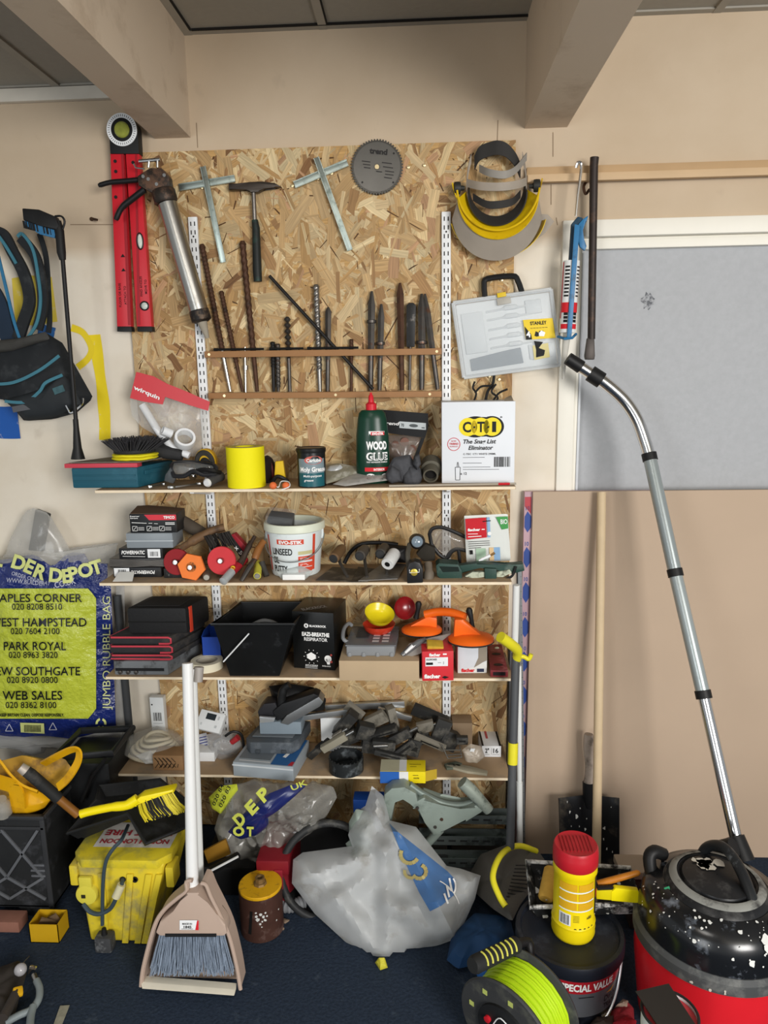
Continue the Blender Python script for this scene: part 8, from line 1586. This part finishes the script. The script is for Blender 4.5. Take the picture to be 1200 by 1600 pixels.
# ---------------- right floor ----------------
# blue cloth bag and grip
t=T('blue_bag','dark blue cloth bag slumped on the carpet between the clear sack and the paint bucket','bag',flo(750,1500,0)); part(t,'cloth',MB().pillow([flo(x,y,.03) for x,y in ((698,1500),(705,1465),(740,1430),(775,1434),(798,1438),(804,1462),(790,1490),(740,1508),(715,1514))],.07,.028,nrm=(0,-.4,.9),amp=.02,freq=12,seed=7),M('1d3f66',.75,var=.25,scale=14)); 
solo('blue_glove',MB().pillow([flo(x,y,.02) for x,y in ((744,1520),(765,1505),(785,1512),(784,1528),(750,1538))],.03,.018,nrm=(0,-.4,.9),amp=.012,freq=20,seed=3),M('2b62a8',.6,var=.2),'brighter blue crumpled cloth under the black and yellow grip','cloth')
# paint bucket
fb=flo(893,1572,0); xl=at(808,1440,-.7).x
def circ_fit(x0,x1,y,z):  # centre and radius of a level circle whose sides show at x0 and x1
    p,q=flo(x0,y,z),flo(x1,y,z); return (p+q)/2,(q-p).length/2
zL=.2; cL,rL=circ_fit(808,972,1450,zL)
c=Vector((cL.x,cL.y,.001)); rb=rL*.84
t=T('paint_bucket','dark navy paint bucket with a red band, standing right of the cable reel','paint bucket',c); NB=M('15181f',.35,var=.15,dirt='2c303a',dscale=12)
part(t,'tub',MB().lathe([(rb*.97,0),(rb,.004),(rL*.95,zL-.03),(rL*.95,zL-.02)],c,(0,0,1),56),NB); part(t,'lid',MB().lathe([(rL,zL-.035),(rL*1.02,zL-.03),(rL*1.02,zL-.006),(rL,zL),(rL*.93,zL),(rL*.9,zL-.008),(.001,zL-.008)],c,(0,0,1),56),M('1c2029',.4,var=.2,dirt='343a44',dscale=14,dthr=.6))
S=Cyl(c,rb+.0,rL*.95,.004,zL-.03,-PI*.9,-PI*.1); mb=MB(); rect(mb,S,0,.72,1,.96,.001,24,2); part(t,'red_band',mb,M('b3202c',.4),'red band'); mb=MB(); rect(mb,S,.05,.3,1,.72,.001,24,3); part(t,'label',mb,M('6e7176',.4,.3),'silver-grey label')
mb=MB(); text(mb,S,'SPECIAL VALUE',.58,.78,.12,.44,d=.003,bold=.04); text(mb,S,'EMULSION',.8,.2,.06,.16,d=.003); text(mb,S,'PURE BRILLIANT WHITE',.8,.1,.04,.16,d=.003); part(t,'lettering',mb,LETW); mb=MB(); text(mb,S,'Dulux',.8,.5,.1,.15,d=.003,bold=.02); text(mb,S,'TRADE',.8,.37,.09,.15,d=.003,bold=.02); line(mb,S,(.5,.66),(.62,.66),.002,.003); part(t,'lettering',mb,M('17191f',.5)); mb=MB(); pol(mb,S,[(.74,.64),(.79,.66),(.84,.7),(.8,.62)],.003); part(t,'flash',mb,M('d8a22a',.4),'orange flash')
hp=[S.p(u,v,.004+.01*math.sin(PI*u)) for u,v in [(k/20,.95-.85*math.sin(PI*k/20)**.6) for k in range(21)]]
part(t,'wire_handle',MB().tube(hp,.0028,6),M('cfd2d4',.3,.5)); part(t,'handle_knob',MB().ball(S.p(.52,.1,.014),(.012,.01,.008),12),BLACK)
zl_=zL-.008
# wipes tub
cw=None; q0=flo(902,1481,zl_); rw=(at(938,1450,q0.y).x-at(868,1450,q0.y).x)/2; cw=Vector((q0.x,q0.y+rw,zl_+.0008)); zw=at(902,1318,cw.y).z-zl_
t=T('wipes_tub','tall yellow plastic wipes tub with a red lid standing on the paint bucket','tub',cw); WY=M('ecd412',.35,var=.03)
hl=zw*.85
part(t,'tub_body',MB().lathe([(rw*.86,0),(rw*.95,.004),(rw,.012),(rw*.97,.02),(rw,.028),(rw*.97,.036),(rw*1.0,.044),(rw*.94,.05),(rw*.94,hl-.034),(rw*1.0,hl-.028),(rw*.99,hl-.015),(rw*.93,hl)],cw,(0,0,1),48),WY)
part(t,'lid',MB().lathe([(rw*.98,hl-.012),(rw*1.02,hl-.008),(rw*1.02,hl+.02),(rw*1.0,hl+.022),(rw*1.0,zw-.006),(rw*.94,zw),(rw*.8,zw-.002),(.001,zw)],cw,(0,0,1),48),M('b81f2b',.4,var=.06),'red lid')
mb=MB()
for k in range(9): mb.box(cw.x-.035+.0087*k-.001,cw.x-.035+.0087*k+.001,cw.y-.03,cw.y+.03,cw.z+zw-.0015,cw.z+zw+.0012)
part(t,'lid_ridges',mb,M('a31b26',.4))
S=Cyl(cw,rw*.945,rw*.945,.046,hl-.03,-PI*.95,-PI*.05); mb=MB(); 
for k in range(3): rect(mb,S,.16,.4+.19*k,.47,.54+.19*k,.0008,6); rect(mb,S,.5,.4+.19*k,.8,.54+.19*k,.0008,6)
part(t,'print',mb,M('d9a822',.45),'amber panels'); mb=MB()
for k in range(3): rect(mb,S,.16,.365+.19*k,.8,.39+.19*k,.001,10)
rect(mb,S,.17,.06,.38,.3,.0009,6); part(t,'print',mb,WHITE,'white panels'); mb=MB(); barcode(mb,S,.2,.08,.36,.28,12,8,.0016)
for k in range(5): disc(mb,S,.46+.08*k,.0,.025,.0014,12)
for k in range(5): line(mb,S,(.42,.28-.03*k),(.52,.28-.03*k),.0008,.0014)
text(mb,S,'x80',.7,.2,.06,.1,d=.0016); rect(mb,S,.86,.2,.99,.95,.001,4); part(t,'print',mb,M('1c1d2a',.45),'dark print'); mb=MB(); rect(mb,S,.87,.55,.98,.7,.0018,4); part(t,'print',mb,LETR)
# paint tray with roller, scraper and stirring stick behind the tub
zt_=zL+.002; YP=cL.y+.07; t=T('paint_tray','black paint tray crusted with white paint resting on the back of the paint bucket','paint tray',(cL.x,YP,zt_)); tr=[at(822,1346,YP+.08),at(985,1356,YP+.08),at(1003,1412,YP-.02),at(828,1420,YP-.04)]
for p in tr: p.z=max(p.z,zt_+.03)
mb=MB(); ctr=sum(tr,Vector())/4; inn=[Vector((p.x+(ctr.x-p.x)*.14,p.y+(ctr.y-p.y)*.14,p.z-.035)) for p in tr]; va=[mb.bm.verts.new(p) for p in tr]; vb=[mb.bm.verts.new(p) for p in inn]
for i in range(4): mb._f([va[i],va[(i+1)%4],vb[(i+1)%4],vb[i]])
mb._f(vb); mb.solid(.004); part(t,'tray',mb,M('1f2021',.45,var=.2,dirt='c9cac8',dscale=22,dthr=.6)); part(t,'rim',MB().tube(tr,.006,8,closed=True),M('2a2b2c',.5,dirt='dcdcda',dscale=30,dthr=.5))
sp=[]
for k in range(26):
    a,b=random.random(),random.random(); p=inn[0].lerp(inn[1],a).lerp(inn[3].lerp(inn[2],a),b); sp.append((p+Vector((0,-.002,.004)),random.uniform(.004,.012),(0,-.3,1)))
splat(t,'paint_crust',sp,PW,'white paint crust')
t=T('paint_roller','small yellow foam roller lying in the paint tray left of the wipes tub','roller',at(858,1400,YP)); A_,B_=at(852,1412,YP-.02),at(862,1364,YP+.05); A_.z+=.012;B_.z+=.012; part(t,'sleeve',MB().tube([A_,A_.lerp(B_,.05),A_.lerp(B_,.95),B_],[.017,.02,.02,.017],16),M('c99f46',.85,var=.2,bump=.3,scale=60)); part(t,'wire_frame',MB().tube([A_,A_+Vector((.03,.0,.004)),A_+Vector((.05,.03,.01))],.0028,8),STEEL)
t=T('stirring_stick','amber stained wooden stick lying across the paint tray right of the wipes tub','stick',at(965,1375,YP)); part(t,'stick',MB().tube(pxs([(934,1381,YP-.03),(960,1374,YP-.03),(996,1364,YP-.03),(1000,1363,YP-.03)]),[.0085,.0085,.0075,.004],12),M('b87320',.45,var=.25,scale=40))
t=T('scraper','bright yellow handled filling knife lying across the paint tray right of the wipes tub','scraper',at(965,1402,YP-.05)); part(t,'handle',MB().pix([(955,1394),(962,1388),(998,1392),(1000,1412),(955,1408)],YP-.06,.015,.003),M('f0e010',.35)); part(t,'shoulder',MB().pix([(932,1392),(960,1391),(960,1400),(955,1407),(932,1405)],YP-.058,.01,.002),M('d9ca14',.35)); part(t,'black_band',MB().pix([(934,1388),(959,1387),(958,1394),(934,1397)],YP-.056,.01,.001),BLACK)
# timber block and grey stone behind the vacuum
q=flo(1006,1420,0); solo('timber_block',MB().box(at(985,1400,-.45).x,at(1018,1400,-.45).x,-.46,-.38,.001,at(1000,1372,-.46).z,.004),M('4a3a30',.8,var=.25),'dark brown timber block standing between the paint bucket and the vacuum','block'); z_=at(1000,1372,-.46).z+.001
solo('stone_block',MB().box(at(966,1370,-.45).x,at(1014,1370,-.45).x,-.47,-.39,z_,z_+.024,.005),M('9a8c7c',.8,var=.15),'pale stone piece on top of the dark timber block','stone')
# vacuum cleaner
VX,VY=at(1116,1500,-.76).x,-.74; VC=Vector((VX,VY,.001)); R=.174
t=T('vacuum_cleaner','red and black drum vacuum cleaner spattered with white paint at the lower right','vacuum cleaner',VC); VB=M('15171a',.22,var=.3,scale=10,dirt='767d88',dscale=16,dthr=.63,spec=.6)
part(t,'drum',MB().lathe([(R*.86,.0),(R*.93,.012),(R*1.02,.17),(R*1.01,.232)],VC,(0,0,1),64),M('d2202a',.3,var=.06,spec=.5),'red drum'); part(t,'bumper_band',MB().lathe([(R*.99,.228),(R*1.05,.23),(R*1.05,.256),(R*1.0,.266),(R*.96,.266)],VC,(0,0,1),64),M('47494a',.55,var=.15,dirt='6a6b69',dscale=16))
part(t,'dome',MB().lathe([(R*.99,.262),(R*.985,.3),(R*.95,.33),(R*.85,.352),(R*.68,.364),(R*.62,.36)],VC,(0,0,1),64,False),VB); part(t,'upper_deck',MB().lathe([(R*.68,.36),(R*.62,.376),(R*.5,.384),(R*.46,.378),(R*.44,.386),(R*.3,.391),(.001,.392)],VC,(0,0,1),56,False),M('1d1e20',.35,var=.3,dirt='4a4a49',dscale=16,dthr=.58)); part(t,'grey_ring',MB().lathe([(R*.61,.378),(R*.56,.3855),(R*.51,.386)],VC,(0,0,1),56,False),M('8a8b86',.5,var=.25,dirt='3a3a3a',dscale=14))
sp=[]; rr=random.Random(5)
def dome(a,k):
    pr=[(.985,.295),(.95,.33),(.85,.352),(.68,.364)]; i=min(2,int(k*3)); f=k*3-i; r_=pr[i][0]+(pr[i+1][0]-pr[i][0])*f; z=pr[i][1]+(pr[i+1][1]-pr[i][1])*f; nz=.25+.75*k
    return VC+Vector((math.cos(a)*R*r_,math.sin(a)*R*r_,z)),(math.cos(a)*(1-nz*.7),math.sin(a)*(1-nz*.7),nz)
for k in range(90):
    p,n=dome(rr.uniform(-PI*1.05,.05),rr.random()); sp.append((p+Vector(n)*.002,rr.choice((.0016,.002,.003,.0045)),n))
for a,k,r_ in ((-1.25,.55,.014),(-1.25,.35,.016),(-1.5,.1,.009),(-1.2,.05,.008),(-1.6,.75,.007),(-1.0,.8,.008),(-2.2,.3,.006),(-.9,.6,.01)):
    p,n=dome(a,k); sp.append((p+Vector(n)*.0025,r_,n))
splat(t,'paint_splashes',sp,PW,'white paint splashes'); sp=[]
for k in range(8): a=rr.uniform(-2.2,-.6); sp.append((VC+Vector((math.cos(a)*R*1.047,math.sin(a)*R*1.052,.243+rr.uniform(-.008,.008))),rr.choice((.003,.005)),(math.cos(a),math.sin(a),0)))
for k in range(12): a=rr.uniform(0,3.14); q_=rr.uniform(.05,.28)*R; sp.append((VC+Vector((math.cos(a)*q_,math.sin(a)*q_+.02,.3925)),rr.uniform(.01,.022),(0,0,1)))
splat(t,'paint_splashes',sp,M('c9c4b8',.7,var=.2),'pale paint splashes')
part(t,'handle',MB().tube(smooth_path([VC+Vector((.0,.1,.36)),VC+Vector((.012,.09,.4)),VC+Vector((.03,.05,.43)),VC+Vector((.045,.0,.42)),VC+Vector((.052,-.06,.385)),VC+Vector((.05,-.09,.35))],6),[.013]*6+[.0125]*12+[.013]*13,12),M('202224',.4,var=.2,dirt='6a6d6f',dscale=20,dthr=.63),'black loop handle')
a=2.55; q=VC+Vector((math.cos(a)*R*.78,math.sin(a)*R*.5,.352)); part(t,'switch',MB().lathe([(.016,-.004),(.017,.006),(.012,.008)],q+Vector((-.002,-.06,0)),(-.4,-.5,.8),20),BLACK); part(t,'indicator_light',MB().box(-.007,.007,-.007,.007,0,.004,.002).xf(Matrix.Translation(q+Vector((-.005,-.064,.007)))@Euler((.5,-.4,0)).to_matrix().to_4x4()),M('3f9a70',.25),'green light'); part(t,'plug_post',MB().tube(smooth_path([VC+Vector((-R*.72,.06,.32)),VC+Vector((-R*.76,.08,.37)),VC+Vector((-R*.68,.09,.385)),VC+Vector((-R*.52,.1,.37))],4),.016,12),BLACK)
part(t,'hose_socket',MB().tube(smooth_path([VC+Vector((.02,.15,.3)),VC+Vector((.06,.13,.36)),VC+Vector((.085,.11,.385))],4),.024,14),BLACK)
# chrome wand with bent end
t=T('vacuum_wand','long chrome and grey vacuum tube with a bent top, leaning above the red vacuum','vacuum tube',at(1165,1345,-.6))
W=[(887,560,-.15),(925,585,-.15),(945,598,-.155),(975,625,-.16),(995,655,-.17),(1008,690,-.18),(1015,714,-.19),(1055,895,-.3),(1099,1085,-.43),(1150,1310,-.58),(1163,1345,-.61)]
W=pxs(W); rt=.0175; part(t,'bent_tube',MB().tube(smooth_path(W[1:7],6),rt,32),CHROME,'chrome bent tube'); part(t,'grey_tube',MB().tube([W[6],W[7]],rt*1.08,18),M('9ea6a6',.3,.5,var=.04),'grey tube'); part(t,'grey_tube',MB().tube([W[7],W[8]],rt*1.05,18),M('a8b0b0',.3,.5,var=.04),'pale grey tube'); part(t,'chrome_tube',MB().tube([W[8],W[9]],rt*.9,32),CHROME,'chrome tube')
part(t,'chrome_neck',MB().tube([W[0].lerp(W[1],.4),W[1].lerp(W[2],.1)],rt*.95,18),CHROME,'chrome neck'); part(t,'cuff',MB().tube([W[0],W[0].lerp(W[1],.55)],[rt*1.05,rt*1.1],16),BLACK,'black end cuff'); part(t,'suction_ring',MB().tube([W[1]-(W[2]-W[1])*.15,W[1].lerp(W[2],.75)],rt*1.35,18),BLACK,'black ring')
for i in (6,7,8): d=(W[i+1]-W[i]).normalized(); part(t,'joint_ring',MB().tube([W[i]-d*.011,W[i]+d*.011],rt*1.22,18),BLACK,'black ring')
part(t,'lower_cuff',MB().tube([W[9]-(W[10]-W[9])*.1,W[10]],[rt*1.3,rt*1.5],16),BLACK,'black lower cuff')
# cable reel
CA=flo(790,1612,.125); ax=Vector((.62,.74,.06)).normalized(); CA=Vector((CA.x,CA.y,.128)); t=T('cable_reel','black cable reel wound with lime green cable, lying in front of the paint bucket','cable reel',Vector((CA.x,CA.y,.002))); u_,v_=basis(ax); Rf=.122; Wd=.105
PGR=M('3a3b3c',.5,var=.15,dirt='55564f',dscale=16); part(t,'flange',MB().lathe([(Rf*.45,-.006),(Rf*.97,-.004),(Rf,0),(Rf*.97,.006),(Rf*.5,.006)],CA,ax,48),PGR); part(t,'flange',MB().lathe([(Rf*.5,-.004),(Rf*.97,-.004),(Rf*1.02,0),(Rf*.99,.006),(Rf*.5,.006)],CA+ax*Wd,ax,48),PGR)
LG=M('b9dc1e',.4,var=.06); mb=MB(); L_=[]; turns=17
for lay in range(2):
    r_=Rf*(.74+.085*lay)
    for k in range(turns*20+1):
        f=k/(turns*20); s=(f if lay%2==0 else 1-f); a=2*PI*f*turns; L_.append(CA+ax*(.012+(Wd-.022)*s+.003*math.sin(a*.31+lay))+(u_*math.cos(a)+v_*math.sin(a))*(r_+.004*noise.noise(Vector((f*9,lay,0)))))
part(t,'cable',mb.tube(L_,.0046,7),LG,'lime green cable'); part(t,'drum',MB().cyl(CA+ax*.004,CA+ax*(Wd-.004),Rf*.7,Rf*.7,30),BLACK)
hub=part(t,'hub',MB().lathe([(Rf*.55,-.004),(Rf*.55,-.012),(Rf*.45,-.014),(.001,-.012)],CA,ax,36),M('1e1f20',.5)); part(hub,'reset_button',MB().lathe([(.008,-.012),(.008,-.02),(.001,-.021)],CA+u_*Rf*.3+v_*.02,ax,16),RED,'red button'); part(hub,'white_cord',MB().tube(smooth_path([CA-ax*.016+u_*Rf*.2+v_*.01,CA-ax*.018+v_*Rf*.4,CA-ax*.018-u_*Rf*.3+v_*.02,CA-ax*.016-u_*Rf*.1-v_*Rf*.3],5),.0014,6),WHITE)
mb=MB()
for k in range(8): a=2*PI*k/8+.2; mb.obox(CA-ax*.005+(u_*math.cos(a)+v_*math.sin(a))*Rf*.74,(.012,.012,.002),Matrix((u_,v_,ax)).transposed())
part(t,'sockets',mb,M('b9c46a',.5),'pale marker windows')
A_,B_=flo(738,1508,.19),flo(806,1474,.21); A_=CA+Vector((-.075,-.03,.11)); A_=at(738,1509,CA.y-.0); B_=at(806,1476,CA.y+.1); part(t,'grip',MB().tube([A_,A_.lerp(B_,.06),B_],[.016,.0195,.0185],16),RUBBER,'black grip'); mb=MB(); d=(B_-A_).normalized(); gu,gv=basis(d)
for k in range(7):
    c_=A_.lerp(B_,.2+.11*k); fr=[]
    for j in range(9): a=-1.0+1.7*j/8; e1=(CAMP-c_); e1=(e1-d*e1.dot(d)).normalized(); e2=d.cross(e1); fr.append(c_+(e1*math.cos(a)+e2*math.sin(a))*.0195)
    mb.tube(fr,.0022,6)
part(t,'stripes',mb,M('d2cf5a',.5),'pale yellow stripes'); part(t,'grip_arm',MB().tube(smooth_path([B_,B_+Vector((.03,.02,-.01)),CA+ax*Wd+Vector((.0,.03,.1)),CA+ax*Wd],4),.011,10),BLACK)
# rags and sleeve in the bottom right
t=T('patterned_rag','crumpled multicoloured rag on the carpet below the paint bucket','rag',flo(950,1590,0)); 
for i,(pts,c_) in enumerate((([(915,1600),(925,1575),(945,1562),(955,1580),(950,1610)],'c8c46a'),([(922,1580),(940,1562),(952,1572),(948,1586)],'8fb0aa'),([(950,1600),(955,1580),(975,1562),(990,1575),(992,1605)],'8f2830'),([(960,1575),(972,1562),(982,1566),(980,1580)],'a08a7a'),([(915,1608),(930,1590),(960,1588),(960,1612)],'4a4038'),([(940,1562),(947,1552),(953,1570)],'8a2a34'),([(955,1600),(975,1588),(995,1595),(990,1615),(960,1618)],'a82430'))):
    part(t,'cloth',MB().pillow([flo(x,y,.02+.004*i) for x,y in pts],.02,.015,nrm=(0,-.4,.9),amp=.012,freq=22,seed=i),M(c_,.8,var=.2,scale=40))
YS=-.985; q=at(1047,1578,YS); SR=.056; c=Vector((q.x,YS,.001)); hS=q.z+.012
t=T('round_tub','open red and white round tub with a black flap across its top, before the vacuum','tub',c)
part(t,'tub_wall',MB().lathe([(SR*.9,0),(SR*.95,.004),(SR,hS*.8),(SR*.96,hS*.8),(SR*.9,.006),(.001,.006)],c,(0,0,1),44,False),M('b3262f',.4,var=.06)); part(t,'white_band',MB().lathe([(SR*1.005,hS*.78),(SR*1.012,hS*.93),(SR*.97,hS*.93),(SR*.965,hS*.78)],c,(0,0,1),44,False),WHITE,'white band'); part(t,'rim',MB().tube([c+Vector((math.cos(a)*SR*1.0,math.sin(a)*SR*1.0,hS*.93)) for a in [2*PI*k/40 for k in range(40)]],.003,6,closed=True),M('2b2a2a',.4))
part(t,'contents',MB().lathe([(SR*.95,hS*.9),(.001,hS*.905)],c,(0,0,1),36,False),M('c8434a',.5),'red contents')
part(t,'black_flap',MB().ext([c+Vector((x*SR,y*SR,hS*.95+z)) for x,y,z in ((-1.12,.55,.012),(.25,.95,.012),(.75,-.85,0),(-.6,-1.0,0))],(0,0,.002)),M('2b2723',.7,var=.15),'black flap'); part(t,'blue_strip',MB().ext([c+Vector((x*SR,y*SR,hS*.95+z)) for x,y,z in ((-.6,-.98,.003),(.78,-.84,.003),(.8,-1.1,-.004),(-.55,-1.2,-.004))],(0,0,.002)),M('2f6cc0',.5),'blue strip')
# ---------------- kinds that come several times share a group ----------------
GROUPS={'clamp_pad':'black clamp pads heaped on the lowest shelf','drill_bit':'drill bits in the rack','chisel_bit':'chisel bits in the rack','steel_rod':'loose rods on the bit rack','wall_shelf':'plywood shelves','shelf_upright':'slotted shelf uprights','folding_pouch':'red-piped folding pouches','staple_box':'black lettered boxes','sanding_disc':'round discs on the second shelf','plastering_trowel':'plastering trowels','cable':'black cables under the tool case','steel_stud':'steel studs under the lowest shelf','sharpening_stone':'sharpening stones','aluminium_bar':'aluminium bars behind the clamp pads','polishing_pad':'yellow pads under the brush','plastic_bowl':'plastic bowls','rubble_crumb':'plaster crumbs on the carpet','face_shield':'hanging face shields','tool_rail':'rails of the bit rack','steel_tee_bar':'steel tee bars','plastic_pipe':'standing plastic pipes','fixings_box':'fixings boxes on the third shelf','rubble_bag':'printed rubble bags','spanner':'spanners on the top shelf'}
for o in list(COL.objects):
    if o.parent is None and o.get('label') and 'group' not in o:
        g=GROUPS.get(o.name.split('.')[0])
        if g: o['group']=g
